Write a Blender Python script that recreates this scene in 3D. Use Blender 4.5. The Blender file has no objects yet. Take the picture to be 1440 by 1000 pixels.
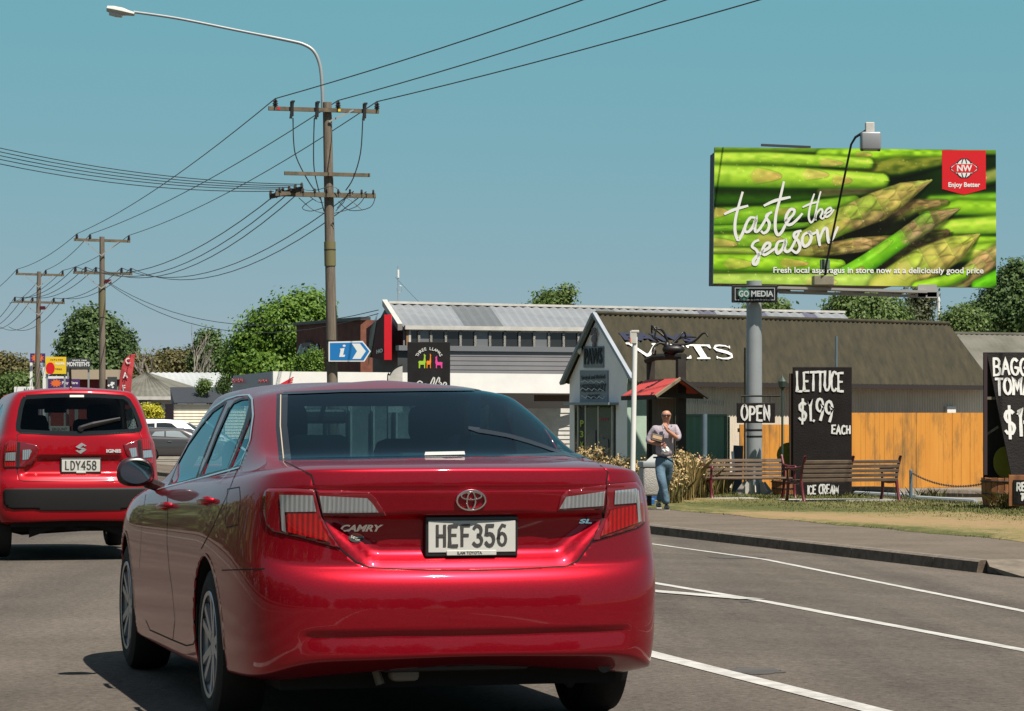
import bpy, bmesh, math, random
import numpy as np
from mathutils import Vector, Matrix
from mathutils.bvhtree import BVHTree
from mathutils.interpolate import poly_3d_calc

SC = bpy.context.scene
COL = SC.collection
R = math.radians
random.seed(7)
# ------------------------------------------------------------------ camera
F = 4000.0; HY = 602.0; CH = 1.25          # focal length in photo pixels, horizon row, eye height
cam_d = bpy.data.cameras.new('camera')
cam = bpy.data.objects.new('camera', cam_d); COL.objects.link(cam)
cam_d.sensor_width = 36.0; cam_d.lens = 36.0 * F / 1440.0
cam_d.shift_y = (HY - 500.0) / 1440.0
cam_d.clip_start = 0.5; cam_d.clip_end = 8000
cam.location = (0, 0, CH); cam.rotation_euler = (R(90), 0, 0)
SC.camera = cam
# ------------------------------------------------------------------ sky and sun
SUN_DIR = Vector((0.354, -0.475, 1.0)).normalized()
elev = math.asin(SUN_DIR.z)
wd = bpy.data.worlds.new('World'); SC.world = wd; wd.use_nodes = True
nt = wd.node_tree; bg = nt.nodes['Background']
sk = nt.nodes.new('ShaderNodeTexSky'); sk.sky_type = 'NISHITA'; sk.sun_disc = False
sk.sun_elevation = elev
sk.sun_rotation = math.atan2(SUN_DIR.x, SUN_DIR.y)
sk.altitude = 1500; sk.air_density = 1.0; sk.dust_density = 0.0; sk.ozone_density = 2.2
tint = nt.nodes.new('ShaderNodeMix'); tint.data_type = 'RGBA'; tint.blend_type = 'MULTIPLY'
tint.inputs[0].default_value = 1.0; tint.inputs[7].default_value = (0.96, 0.17, 0.13, 1)
even = nt.nodes.new('ShaderNodeMix'); even.data_type = 'RGBA'; even.inputs[0].default_value = 0.74   # a clear, even blue-green sky
even.inputs[7].default_value = (.68, 3.60, 4.28, 1)
nt.links.new(sk.outputs[0], tint.inputs[6]); nt.links.new(tint.outputs[2], even.inputs[6]); 
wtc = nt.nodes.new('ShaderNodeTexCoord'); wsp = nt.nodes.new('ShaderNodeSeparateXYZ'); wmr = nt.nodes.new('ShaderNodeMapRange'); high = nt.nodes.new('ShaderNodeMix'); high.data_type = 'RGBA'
wmr.inputs[1].default_value = 0.17; wmr.inputs[2].default_value = 0.50; high.inputs[7].default_value = (1.75, 2.25, 2.95, 1)   # unseen upper sky, whitened to take the teal out of the fill light
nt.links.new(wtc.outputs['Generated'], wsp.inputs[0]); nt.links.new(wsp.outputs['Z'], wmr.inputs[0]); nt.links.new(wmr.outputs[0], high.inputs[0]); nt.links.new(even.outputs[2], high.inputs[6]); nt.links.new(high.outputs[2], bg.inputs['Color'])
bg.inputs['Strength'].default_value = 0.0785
sun_d = bpy.data.lights.new('sun', 'SUN'); sun_d.energy = 5.0; sun_d.angle = R(0.5)
sun_d.color = (1.0, 0.92, 0.80)
sun = bpy.data.objects.new('sun', sun_d); COL.objects.link(sun)
sun.rotation_euler = SUN_DIR.to_track_quat('Z', 'Y').to_euler()
SC.view_settings.view_transform = 'Standard'; SC.view_settings.look = 'None'
SC.view_settings.exposure = 0.85; SC.view_settings.gamma = 1.0

# ------------------------------------------------------------------ helpers
def PX(px, Y): return (px - 720.0) / F * Y
def PZ(py, Y): return CH - (py - HY) / F * Y
def P(px, py, Y): return Vector((PX(px, Y), Y, PZ(py, Y)))
YAW = 0.26
RD = Vector((math.cos(YAW), math.sin(YAW), 0))      # across the road, to the right
DD = Vector((-math.sin(YAW), math.cos(YAW), 0))     # along the road, away
def SOF(x, y): return RD.x * x + RD.y * y
def st(s, t, z=0.0): v = RD * s + DD * t; v.z = z; return v
def gz(x, y):
    s = SOF(x, y)
    if s < 5: return 0.0
    if s < 12.5: return -0.28 * (s - 5) / 7.5
    if s < 12.62: return -0.15
    if s < 20: return -0.15 - 0.05 * (s - 12.62) / 7.4
    return -0.20
def ground_at(px, py):                              # the ground point seen at a pixel
    Y = 50.0
    for _ in range(40):
        z = gz(PX(px, Y), Y); Y = 0.5 * Y + 0.5 * (CH - z) * F / (py - HY)
    return Vector((PX(px, Y), Y, gz(PX(px, Y), Y)))

ALB = 0.72                                          # reflectances were chosen by eye for a dimmer sun
def mat(name, col, rough=0.6, metal=0.0, spec=0.5, var=0.0, scale=4.0, bump=0.0, bscale=40.0, coat=0.0, col2=None, detail=6, stretch=None, trans=0.0):
    m = bpy.data.materials.new(name); m.use_nodes = True
    n = m.node_tree.nodes; l = m.node_tree.links; b = n['Principled BSDF']
    if metal < .7: col = tuple(x * ALB for x in col); col2 = tuple(x * ALB for x in col2) if col2 else None
    if rough > .5: spec *= .5
    c = tuple(col) + (1,)
    b.inputs['Base Color'].default_value = c
    b.inputs['Roughness'].default_value = rough; b.inputs['Metallic'].default_value = metal
    b.inputs['Specular IOR Level'].default_value = spec
    b.inputs['Coat Weight'].default_value = coat; b.inputs['Coat Roughness'].default_value = 0.03
    if trans: b.inputs['Transmission Weight'].default_value = trans
    tc = None
    if var > 0 or col2 or bump > 0:
        tc = n.new('ShaderNodeTexCoord'); mp = n.new('ShaderNodeMapping')
        l.new(tc.outputs['Object'], mp.inputs[0])
        if stretch: mp.inputs['Scale'].default_value = stretch
    if var > 0 or col2:
        t = n.new('ShaderNodeTexNoise'); t.inputs['Scale'].default_value = scale; t.inputs['Detail'].default_value = detail
        t.inputs['Roughness'].default_value = 0.65
        l.new(mp.outputs[0], t.inputs['Vector'])
        rp = n.new('ShaderNodeValToRGB')
        rp.color_ramp.elements[0].position = 0.32; rp.color_ramp.elements[1].position = 0.68
        lo = tuple(col2) if col2 else tuple(x * (1 - var) for x in col)
        hi = tuple(col) if col2 else tuple(min(1, x * (1 + var)) for x in col)
        rp.color_ramp.elements[0].color = lo + (1,); rp.color_ramp.elements[1].color = hi + (1,)
        l.new(t.outputs['Fac'], rp.inputs[0]); l.new(rp.outputs[0], b.inputs['Base Color'])
    if bump > 0:
        t2 = n.new('ShaderNodeTexNoise'); t2.inputs['Scale'].default_value = bscale; t2.inputs['Detail'].default_value = 4
        l.new(mp.outputs[0], t2.inputs['Vector'])
        bp = n.new('ShaderNodeBump'); bp.inputs['Strength'].default_value = bump; bp.inputs['Distance'].default_value = 0.02
        l.new(t2.outputs['Fac'], bp.inputs['Height']); l.new(bp.outputs[0], b.inputs['Normal'])
    return m

def link(name, me, parent=None):
    o = bpy.data.objects.new(name, me); COL.objects.link(o)
    if parent is not None: o.parent = parent
    return o
def tag(o, label=None, cat=None, group=None, kind=None):
    if label: o['label'] = label
    if cat: o['category'] = cat
    if group: o['group'] = group
    if kind: o['kind'] = kind
    return o
def empty(name, loc=(0, 0, 0), rz=0.0, label=None, cat=None, group=None):
    o = bpy.data.objects.new(name, None); COL.objects.link(o)
    o.empty_display_size = 0.1
    o.location = loc; o.rotation_euler = (0, 0, rz)
    return tag(o, label, cat, group)
def copy_tree(o, parent=None):
    c = o.copy(); COL.objects.link(c)
    if parent is not None: c.parent = parent
    for ch in o.children: copy_tree(ch, c)
    return c

class MB:
    """collects shapes and links them as one mesh object"""
    def __init__(s): s.v = []; s.f = []; s.mi = []; s.cur = 0
    def add(s, vs, fs):
        b = len(s.v); s.v += [tuple(v) for v in vs]
        s.f += [tuple(i + b for i in f) for f in fs]; s.mi += [s.cur] * len(fs); return s
    def box(s, c, d, rz=0.0, M=None):
        x, y, z = d[0] / 2, d[1] / 2, d[2] / 2
        T = M if M is not None else Matrix.Rotation(rz, 3, 'Z')
        vs = [Vector(c) + T @ Vector((sx * x, sy * y, sz * z)) for sx in (-1, 1) for sy in (-1, 1) for sz in (-1, 1)]
        return s.add(vs, [(0, 1, 3, 2), (4, 6, 7, 5), (0, 4, 5, 1), (2, 3, 7, 6), (0, 2, 6, 4), (1, 5, 7, 3)])
    def bbox(s, c, d, bev=0.01, rz=0.0, seg=2, M=None):
        bm = bmesh.new(); bmesh.ops.create_cube(bm, size=1.0)
        for v in bm.verts: v.co = Vector((v.co.x * d[0], v.co.y * d[1], v.co.z * d[2]))
        bmesh.ops.bevel(bm, geom=bm.edges[:], offset=bev, segments=seg, profile=0.5, affect='EDGES')
        T = M if M is not None else Matrix.Rotation(rz, 3, 'Z')
        vs = [Vector(c) + T @ v.co for v in bm.verts]; bm.verts.index_update()
        fs = [[v.index for v in f.verts] for f in bm.faces]; bm.free()
        return s.add(vs, fs)
    def beam(s, a, b, w, h, up=(0, 0, 1)):
        a = Vector(a); b = Vector(b); d = b - a; L = d.length; d.normalize()
        sd = d.cross(Vector(up))
        if sd.length < 1e-5: sd = d.cross(Vector((1, 0, 0)))
        sd.normalize(); u = sd.cross(d)
        M = Matrix((sd, d, u)).transposed()
        return s.box((a + b) / 2, (w, L, h), M=M)
    def tube(s, pts, r, n=8, cap=True):
        pts = [Vector(p) for p in pts]; rs = r if isinstance(r, (list, tuple)) else [r] * len(pts)
        prev = None; rings = []
        for i, p in enumerate(pts):
            d = (pts[min(i + 1, len(pts) - 1)] - pts[max(i - 1, 0)])
            if d.length < 1e-9: d = Vector((0, 0, 1))
            d.normalize()
            if prev is None:
                a = d.orthogonal().normalized()
            else:
                a = prev - d * prev.dot(d)
                if a.length < 1e-6: a = d.orthogonal()
                a.normalize()
            prev = a; b = d.cross(a)
            rings.append([p + (a * math.cos(2 * math.pi * k / n) + b * math.sin(2 * math.pi * k / n)) * rs[i] for k in range(n)])
        vs = [q for rg in rings for q in rg]; fs = []
        for i in range(len(pts) - 1):
            for k in range(n):
                k2 = (k + 1) % n
                fs.append((i * n + k, i * n + k2, (i + 1) * n + k2, (i + 1) * n + k))
        if cap:
            fs.append(tuple(range(n - 1, -1, -1))); fs.append(tuple((len(pts) - 1) * n + k for k in range(n)))
        return s.add(vs, fs)
    def lathe(s, prof, M=None, n=24, close=False):
        """prof: (radius, height) pairs round local z"""
        vs = []; fs = []; T = M if M is not None else Matrix.Identity(4)
        for r_, h in prof:
            for k in range(n):
                a = 2 * math.pi * k / n
                vs.append(T @ Vector((r_ * math.cos(a), r_ * math.sin(a), h)))
        for i in range(len(prof) - 1):
            for k in range(n):
                k2 = (k + 1) % n
                fs.append((i * n + k, i * n + k2, (i + 1) * n + k2, (i + 1) * n + k))
        if not close:
            fs.append(tuple(range(n - 1, -1, -1))); fs.append(tuple((len(prof) - 1) * n + k for k in range(n)))
        return s.add(vs, fs)
    def prism(s, poly, org, ex, ey, depth):
        """polygon in plane (ex, ey), given thickness backwards along -(ex x ey)"""
        ex = Vector(ex); ey = Vector(ey); nrm = ex.cross(ey).normalized(); org = Vector(org); n = len(poly)
        f = [org + ex * p[0] + ey * p[1] for p in poly]; b = [q - nrm * depth for q in f]
        fs = [tuple(range(n)), tuple(range(2 * n - 1, n - 1, -1))]
        for i in range(n):
            j = (i + 1) % n; fs.append((i, n + i, n + j, j))
        return s.add(f + b, fs)
    def build(s, name, m, parent=None, smooth=None, bevel=0.0):
        me = bpy.data.meshes.new(name); me.from_pydata(s.v, [], s.f)
        bm = bmesh.new(); bm.from_mesh(me); bmesh.ops.recalc_face_normals(bm, faces=bm.faces[:]); bm.to_mesh(me); bm.free()
        if isinstance(m, (list, tuple)):
            for q in m: me.materials.append(q)
            me.polygons.foreach_set('material_index', s.mi)
        elif m: me.materials.append(m)
        if smooth:
            me.polygons.foreach_set('use_smooth', [True] * len(me.polygons)); me.set_sharp_from_angle(angle=R(smooth))
        me.update()
        o = link(name, me, parent)
        if bevel:
            md = o.modifiers.new('bevel', 'BEVEL'); md.width = bevel; md.segments = 2; md.limit_method = 'ANGLE'
        return o

def catenary(a, b, sag, n=14):
    a = Vector(a); b = Vector(b)
    return [a.lerp(b, i / n) - Vector((0, 0, 4 * sag * (i / n) * (1 - i / n))) for i in range(n + 1)]

def text_obj(name, txt, size, m, parent=None, M=None, extrude=0.004, align='CENTER', bold=0.0, xs=1.0, shear=0.0, space=1.0):
    """writing in the built-in typeface as a mesh standing in local x/y"""
    cu = bpy.data.curves.new(name, 'FONT'); cu.body = txt; cu.size = size; cu.align_x = align; cu.align_y = 'CENTER'
    cu.extrude = extrude; cu.offset = bold; cu.shear = shear; cu.resolution_u = 3; cu.space_character = space
    o = bpy.data.objects.new(name, cu); COL.objects.link(o)
    dg = bpy.context.evaluated_depsgraph_get(); dg.update()
    me = bpy.data.meshes.new_from_object(o.evaluated_get(dg))
    bpy.data.objects.remove(o); bpy.data.curves.remove(cu)
    me.materials.clear(); me.materials.append(m)
    me.transform(Matrix.Diagonal((xs, 1, 1, 1)))
    if M is not None: me.transform(M)
    me.name = name
    return link(name, me, parent)
def frame(org, ex, ey):
    """4x4 with local x -> ex, y -> ey, z -> outwards"""
    ex = Vector(ex).normalized(); ey = Vector(ey).normalized(); ez = ex.cross(ey)
    M = Matrix((ex, ey, ez)).transposed().to_4x4(); M.translation = Vector(org); return M

# strokes of hand-painted capitals in a unit box (x to the right, y up)
def arc(cx, cy, rx, ry, a0, a1, n=8): return [(cx + rx * math.cos(R(a0 + (a1 - a0) * i / n)), cy + ry * math.sin(R(a0 + (a1 - a0) * i / n))) for i in range(n + 1)]
GL = {
 'A': [[(0, 0), (.32, 1), (.62, 0)], [(.12, .36), (.5, .36)]],
 'B': [[(.05, 0), (.05, 1)], [(.05, 1)] + arc(.28, .76, .25, .24, 90, -90) + [(.05, .52)], [(.05, .52)] + arc(.3, .26, .28, .26, 90, -90) + [(.05, 0)]],
 'C': [arc(.34, .5, .32, .5, 50, 310, 12)],
 'D': [[(.05, 0), (.05, 1)], [(.05, 1)] + arc(.2, .5, .4, .5, 90, -90, 12) + [(.05, 0)]],
 'E': [[(.55, 1), (.06, 1), (.06, 0), (.56, 0)], [(.06, .52), (.46, .52)]],
 'F': [[(.55, 1), (.06, 1), (.06, 0)], [(.06, .52), (.46, .52)]],
 'G': [arc(.34, .5, .32, .5, 50, 350, 12) + [(.36, .46)]],
 'H': [[(.05, 0), (.05, 1)], [(.55, 0), (.55, 1)], [(.05, .5), (.55, .5)]],
 'I': [[(.1, 0), (.1, 1)]],
 'L': [[(.06, 1), (.06, 0), (.52, 0)]],
 'M': [[(.02, 0), (.08, 1), (.38, .3), (.68, 1), (.74, 0)]],
 'N': [[(.05, 0), (.05, 1), (.58, 0), (.58, 1)]],
 'O': [arc(.33, .5, .32, .5, 90, 450, 16)],
 'P': [[(.05, 0), (.05, 1)], [(.05, 1)] + arc(.28, .73, .28, .27, 90, -90) + [(.05, .46)]],
 'R': [[(.05, 0), (.05, 1)], [(.05, 1)] + arc(.28, .74, .27, .26, 90, -90) + [(.05, .48)], [(.25, .48), (.58, 0)]],
 'S': [arc(.3, .75, .26, .25, 40, 270, 8)[:-1] + arc(.28, .25, .28, .25, 90, -150, 8)],
 'T': [[(0, 1), (.62, 1)], [(.31, 1), (.31, 0)]],
 'U': [[(.05, 1), (.05, .3)] + arc(.31, .3, .26, .3, 180, 360, 8) + [(.57, 1)]],
 'V': [[(0, 1), (.3, 0), (.6, 1)]],
 'Y': [[(0, 1), (.3, .5), (.6, 1)], [(.3, .5), (.3, 0)]],
 '$': [arc(.3, .72, .26, .22, 40, 270, 8)[:-1] + arc(.28, .28, .28, .22, 90, -150, 8), [(.3, 1.1), (.28, -.1)]],
 '1': [[(.1, .82), (.22, 1), (.22, 0)]],
 '3': [arc(.28, .75, .26, .25, 150, -90, 8) + arc(.28, .25, .3, .25, 90, -150, 8)],
 '4': [[(.42, 0), (.42, 1), (.02, .3), (.6, .3)]],
 '5': [[(.52, 1), (.1, 1), (.06, .56)] + arc(.28, .3, .29, .3, 120, -150, 9)],
 '6': [[(.5, .96), (.3, 1), (.1, .75), (.04, .3)] + arc(.3, .3, .26, .3, 180, -180, 12)],
 '8': [arc(.3, .76, .24, .24, -90, 270, 12), arc(.3, .26, .28, .26, 90, 450, 12)],
 '9': [arc(.3, .7, .26, .3, 0, 360, 12) + [(.5, .3), (.36, 0)]],
 '.': [[(.06, .0), (.1, .03)]],
 '-': [[(.05, .45), (.35, .45)]],
}
ADV = {'I': .22, '1': .36, '.': .24, '-': .45, 'M': .9, 'O': .78, ' ': .45, 'D': .74, 'N': .78, 'A': .76}
def stroke_width(txt, gap=.0): return sum(ADV.get(c, .72) + gap for c in txt)
def ribbon(mb, pts, w, to3, jit=0.0, taper=False):
    """flat painted stroke through pts (2-D) as a strip of width w"""
    L = []; R_ = []; n = len(pts); pts = [(p[0], p[1]) for p in pts]
    for i in range(n):
        a = Vector(pts[max(i - 1, 0)]); b = Vector(pts[min(i + 1, n - 1)]); d = b - a
        if d.length < 1e-9: d = Vector((1, 0))
        d.normalize(); nn = Vector((-d.y, d.x)); ww = w * 0.5 * (1 + random.uniform(-jit, jit))
        if taper: ww *= 0.55 + 0.45 * math.sin(math.pi * (0.12 + 0.76 * i / max(1, n - 1)))
        p = Vector(pts[i])
        if 0 < i < n - 1:
            d1 = (p - a).normalized(); d2 = (b - p).normalized(); c = max(0.45, math.sqrt(max(0, (1 + d1.dot(d2)) / 2)))
            ww /= c
        if i == 0: p = p - d * w * 0.35
        if i == n - 1: p = p + d * w * 0.35
        L.append(to3(p + nn * ww)); R_.append(to3(p - nn * ww))
    mb.add(L + R_, [(i, i + 1, n + i + 1, n + i) for i in range(n - 1)])
def stroke_text(name, txt, h, w, m, parent, M, xs=1.0, gap=0.0, jit=0.0, wob=0.0, lift=0.004):
    mb = MB(); x = -0.5 * (stroke_width(txt, gap) - 0.15) * h * xs; k = 0
    for c in txt:
        dy = random.uniform(-wob, wob) * h; sc = 1 + random.uniform(-wob, wob); sl = random.uniform(-wob, wob)
        for pl in GL.get(c, []):
            q = []
            for i in range(len(pl) - 1):                     # subdivide long straights
                a = Vector(pl[i]); b = Vector(pl[i + 1]); k_ = 1 if (b - a).length < .3 else 3
                q += [a.lerp(b, j / k_) for j in range(k_)]
            q.append(Vector(pl[-1]))
            pts = [(x + (p.x + sl * p.y) * h * xs, p.y * h * sc + dy - h / 2) for p in q]
            k += 1; z = lift + 0.0006 * (k % 5)
            ribbon(mb, pts, w, lambda p: M @ Vector((p[0], p[1], z)), jit)
        x += (ADV.get(c, .72) + gap) * h * xs
    return mb.build(name, m, parent)
# ------------------------------------------------------------------ materials
M = {}
M['asphalt'] = mat('asphalt', (.122, .107, .094), .95, var=.16, scale=.55, bump=.5, bscale=60, spec=.12)
def speckle(m, sc=22.0, lo=.55, hi=1.5):
    n = m.node_tree.nodes; l = m.node_tree.links; b = n['Principled BSDF']
    src = b.inputs['Base Color'].links[0].from_socket
    tc = n.new('ShaderNodeTexCoord'); t = n.new('ShaderNodeTexNoise'); t.inputs['Scale'].default_value = sc; t.inputs['Detail'].default_value = 5; t.inputs['Roughness'].default_value = .8
    l.new(tc.outputs['Object'], t.inputs['Vector'])
    rp = n.new('ShaderNodeValToRGB'); rp.color_ramp.elements[0].position = .3; rp.color_ramp.elements[1].position = .7
    rp.color_ramp.elements[0].color = (lo, lo, lo, 1); rp.color_ramp.elements[1].color = (hi, hi, hi, 1)
    l.new(t.outputs['Fac'], rp.inputs[0])
    mx = n.new('ShaderNodeMix'); mx.data_type = 'RGBA'; mx.blend_type = 'MULTIPLY'; mx.inputs[0].default_value = 1
    l.new(src, mx.inputs[6]); l.new(rp.outputs[0], mx.inputs[7]); l.new(mx.outputs[2], b.inputs['Base Color'])
speckle(M['asphalt'])
def wheel_tracks(m):
    """worn wheel paths and patches that run along the road"""
    n = m.node_tree.nodes; l = m.node_tree.links; b = n['Principled BSDF']
    src = b.inputs['Base Color'].links[0].from_socket
    tc = n.new('ShaderNodeTexCoord'); mp = n.new('ShaderNodeMapping'); mp.inputs['Rotation'].default_value = (0, 0, -YAW); mp.inputs['Scale'].default_value = (1.1, .05, 1)
    l.new(tc.outputs['Object'], mp.inputs[0])
    t = n.new('ShaderNodeTexNoise'); t.inputs['Scale'].default_value = 1.0; t.inputs['Detail'].default_value = 5
    l.new(mp.outputs[0], t.inputs['Vector'])
    rp = n.new('ShaderNodeValToRGB'); rp.color_ramp.elements[0].position = .35; rp.color_ramp.elements[1].position = .65
    rp.color_ramp.elements[0].color = (.68, .68, .7, 1); rp.color_ramp.elements[1].color = (1.12, 1.1, 1.06, 1)
    l.new(t.outputs['Fac'], rp.inputs[0])
    mx = n.new('ShaderNodeMix'); mx.data_type = 'RGBA'; mx.blend_type = 'MULTIPLY'; mx.inputs[0].default_value = .9
    l.new(src, mx.inputs[6]); l.new(rp.outputs[0], mx.inputs[7]); l.new(mx.outputs[2], b.inputs['Base Color'])
wheel_tracks(M['asphalt'])
M['path'] = mat('footpath_asphalt', (.148, .124, .102), .95, var=.14, scale=.8, bump=.4, bscale=50, spec=.12); speckle(M['path'], 18, .75, 1.3)
M['drive'] = mat('driveway_asphalt', (.075, .068, .062), .95, spec=.1, var=.2, scale=1.5); speckle(M['drive'], 18, .7, 1.3)
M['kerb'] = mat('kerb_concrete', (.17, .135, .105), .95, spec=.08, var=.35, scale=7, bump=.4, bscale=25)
M['gravel'] = mat('gravel', (.22, .195, .165), .95, var=.25, scale=1.6, bump=.6, bscale=12); speckle(M['gravel'], 9, .7, 1.3)
M['paintline'] = mat('road_paint', (.60, .59, .57), .7, col2=(.34, .33, .31), scale=7, bump=.2, bscale=50)
M['grass'] = mat('dry_grass', (.30, .205, .105), .95, col2=(.115, .115, .035), scale=.24, bump=.8, bscale=16, detail=9)
M['far_ground'] = mat('far_ground', (.22, .22, .12), .95, var=.3, scale=.05)
M['white'] = mat('white_paint', (.80, .80, .79), .5, var=.06, scale=1.5)
M['offwhite'] = mat('weathered_white', (.62, .61, .58), .6, col2=(.46, .45, .42), scale=3)
M['cream'] = mat('cream_steel', (.82, .74, .62), .6, col2=(.68, .61, .50), scale=1.2, stretch=(3, 3, .6))
M['greywall'] = mat('blue_grey_render', (1.08, 1.02, 1.02), .85, var=.06, scale=1.5, bump=.1, bscale=30)
M['greytrim'] = mat('pale_grey_trim', (.33, .37, .42), .6, var=.08, scale=2)
M['oliveroof'] = mat('olive_roof_steel', (.066, .055, .033), .85, col2=(.030, .030, .019), scale=2.2, stretch=(3, .6, .6), detail=9)
M['lichenroof'] = mat('lichen_roof_steel', (.20, .195, .17), .75, col2=(.10, .098, .075), scale=.7, detail=9)
M['zinc'] = mat('galvanised_roof', (.27, .29, .31), .6, col2=(.20, .22, .24), scale=.6, stretch=(.4, 2, 2))
M['zincdark'] = mat('grey_roof_sheet', (.135, .15, .16), .6, var=.1, scale=1)
M['clad'] = mat('grey_cladding', (.20, .20, .215), .6, var=.08, scale=1)
M['darkgrey'] = mat('charcoal_paint', (.055, .058, .066), .55, var=.12, scale=2)
M['black'] = mat('black_paint', (.014, .013, .014), .55, var=.3, scale=3)
M['blackboard'] = mat('blackboard_paint', (.020, .016, .015), .6, spec=.3, col2=(.010, .008, .008), scale=2.5, bump=.35, bscale=30)
M['chalk'] = mat('white_lettering', (.82, .82, .80), .7, col2=(.62, .62, .60), scale=14)
M['brick'] = mat('dark_red_brick', (.16, .07, .055), .85, col2=(.09, .042, .036), scale=3)
M['brick2'] = mat('lighter_red_brick', (.30, .125, .08), .85, col2=(.2, .07, .05), scale=4)  # lighter tone of red brick for the corner pier
M['maroon'] = mat('maroon_panel', (.085, .016, .024), .7, spec=.2, var=.1)
M['red'] = mat('red_enamel', (.68, .012, .025), .35, var=.05)
M['redroof'] = mat('red_painted_roof', (.52, .065, .055), .5, var=.12, scale=3)
M['timber'] = mat('weathered_timber', (.235, .195, .155), .85, col2=(.115, .095, .075), scale=3.0, stretch=(6, 6, .5), bump=.4, bscale=20, detail=9)
M['bench_timber'] = mat('bench_slats', (.19, .135, .095), .8, col2=(.09, .065, .05), scale=4, stretch=(.7, 5, 5))
M['dark_timber'] = mat('dark_stained_timber', (.045, .04, .034), .8, col2=(.022, .02, .019), scale=3)
M['arm_timber'] = mat('crossarm_timber', (.20, .16, .115), .85, col2=(.09, .08, .055), scale=4)
M['orange'] = mat('orange_fence_paint', (.64, .285, .050), .8, col2=(.57, .235, .036), scale=1.6, stretch=(3, 3, .5), detail=10)
def stains(m, col, sc, lo, hi, stretch):
    n = m.node_tree.nodes; l = m.node_tree.links; b = n['Principled BSDF']
    src = b.inputs['Base Color'].links[0].from_socket
    tc = n.new('ShaderNodeTexCoord'); mp = n.new('ShaderNodeMapping'); mp.inputs['Scale'].default_value = stretch
    t = n.new('ShaderNodeTexNoise'); t.inputs['Scale'].default_value = sc; t.inputs['Detail'].default_value = 8; t.inputs['Roughness'].default_value = .7
    l.new(tc.outputs['Object'], mp.inputs[0]); l.new(mp.outputs[0], t.inputs['Vector'])
    rp = n.new('ShaderNodeValToRGB'); rp.color_ramp.elements[0].position = lo; rp.color_ramp.elements[1].position = hi
    l.new(t.outputs['Fac'], rp.inputs[0])
    mx = n.new('ShaderNodeMix'); mx.data_type = 'RGBA'; mx.blend_type = 'MIX'; mx.inputs[7].default_value = tuple(x * ALB for x in col) + (1,)
    l.new(rp.outputs[0], mx.inputs[0]); l.new(src, mx.inputs[6]); l.new(mx.outputs[2], b.inputs['Base Color'])
stains(M['orange'], (.15, .10, .045), 1.0, .49, .70, (1.7, 1.7, .5))
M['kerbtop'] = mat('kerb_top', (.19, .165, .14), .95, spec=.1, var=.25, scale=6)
M['steelgrey'] = mat('grey_galvanised_steel', (.36, .39, .41), .45, metal=.3, var=.08, scale=2)
M['bluegrey'] = mat('blue_grey_post', (.10, .15, .19), .5, var=.1)
M['green'] = mat('green_sheet', (.115, .24, .165), .6, col2=(.09, .20, .135), scale=2)
M['palegreen'] = mat('pale_green_paint', (.40, .52, .42), .7, var=.1)
M['insul'] = mat('dark_insulator', (.03, .025, .025), .25)
M['wire'] = mat('wire', (.02, .02, .022), .5)
M['benchiron'] = mat('maroon_cast_iron', (.115, .010, .016), .4, var=.15)
M['terracotta'] = mat('planter_wood', (.36, .15, .06), .75, col2=(.22, .09, .04), scale=3)
M['window'] = mat('dark_window_glass', (.025, .028, .03), .06, spec=.6)
M['glassgrey'] = mat('reflective_shop_glass', (.16, .17, .18), .08, spec=.7)
M['shopglass'] = mat('bright_shop_glass', (.30, .33, .33), .1, col2=(.12, .13, .13), scale=.7)
M['alum'] = mat('aluminium_frame', (.55, .53, .46), .4, metal=.4)
M['navy'] = mat('navy_paint', (.012, .016, .045), .5)
M['blue'] = mat('blue_sign_face', (.015, .19, .52), .35)
M['signwhite'] = mat('sign_white', (.80, .82, .82), .35)
M['concrete'] = mat('concrete', (.45, .43, .40), .85, var=.15, scale=2)
M['yellow'] = mat('yellow_sign', (.80, .55, .02), .5)
M['purple'] = mat('purple_sign', (.06, .02, .13), .5)
M['orangeink'] = mat('orange_ink', (.75, .16, .03), .5)

# ------------------------------------------------------------------ ground, road, kerb, path, grass
def strip_mesh(name, ss, t0, t1, zf, m, nt_=1):
    mb = MB(); vs = []; fs = []
    for i in range(nt_ + 1):
        t = t0 + (t1 - t0) * i / nt_
        for s in ss: vs.append(st(s, t, zf(s)))
    n = len(ss)
    for i in range(nt_):
        for k in range(n - 1): fs.append((i * n + k, i * n + k + 1, (i + 1) * n + k + 1, (i + 1) * n + k))
    mb.add(vs, fs); o = mb.build(name, m); o['kind'] = 'structure'; return o
def zroad(s): return 0.0 if s < 5 else -0.28 * (s - 5) / 7.5
g = MB(); g.add([(-3000, -1500, -.42), (3000, -1500, -.42), (3000, 5000, -.42), (-3000, 5000, -.42)], [(0, 1, 2, 3)])
tag(g.build('ground', M['far_ground']), kind='structure')
strip_mesh('road', [-9, 5, 12.52], -25, 600, zroad, M['asphalt'])
TK = 27.8
strip_mesh('footpath', [12.64, 15.15, 15.35], TK, 500, lambda s: -.146 - .004 * (s - 12.64), M['path'])
strip_mesh('driveway', [12.50, 14, 40], -25, TK + .02, lambda s: {12.5: -.285, 14: -.165}.get(s, -.175), M['drive'])
strip_mesh('gravel_yard', [15.3, 60, 300], TK - .16, 700, lambda s: -.205, M['gravel'])
strip_mesh('left_verge', [-9.0, -13, -200], -25, 600, lambda s: .10, M['path'])
mb = MB(); sec = [(12.48, -.40), (12.48, -.272), (12.50, -.165), (12.53, -.146), (12.645, -.146), (12.645, -.40)]
ts = [TK, TK + .3, TK + .6] + [TK + 1.2 + 2.4 * i for i in range(140)]
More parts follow.
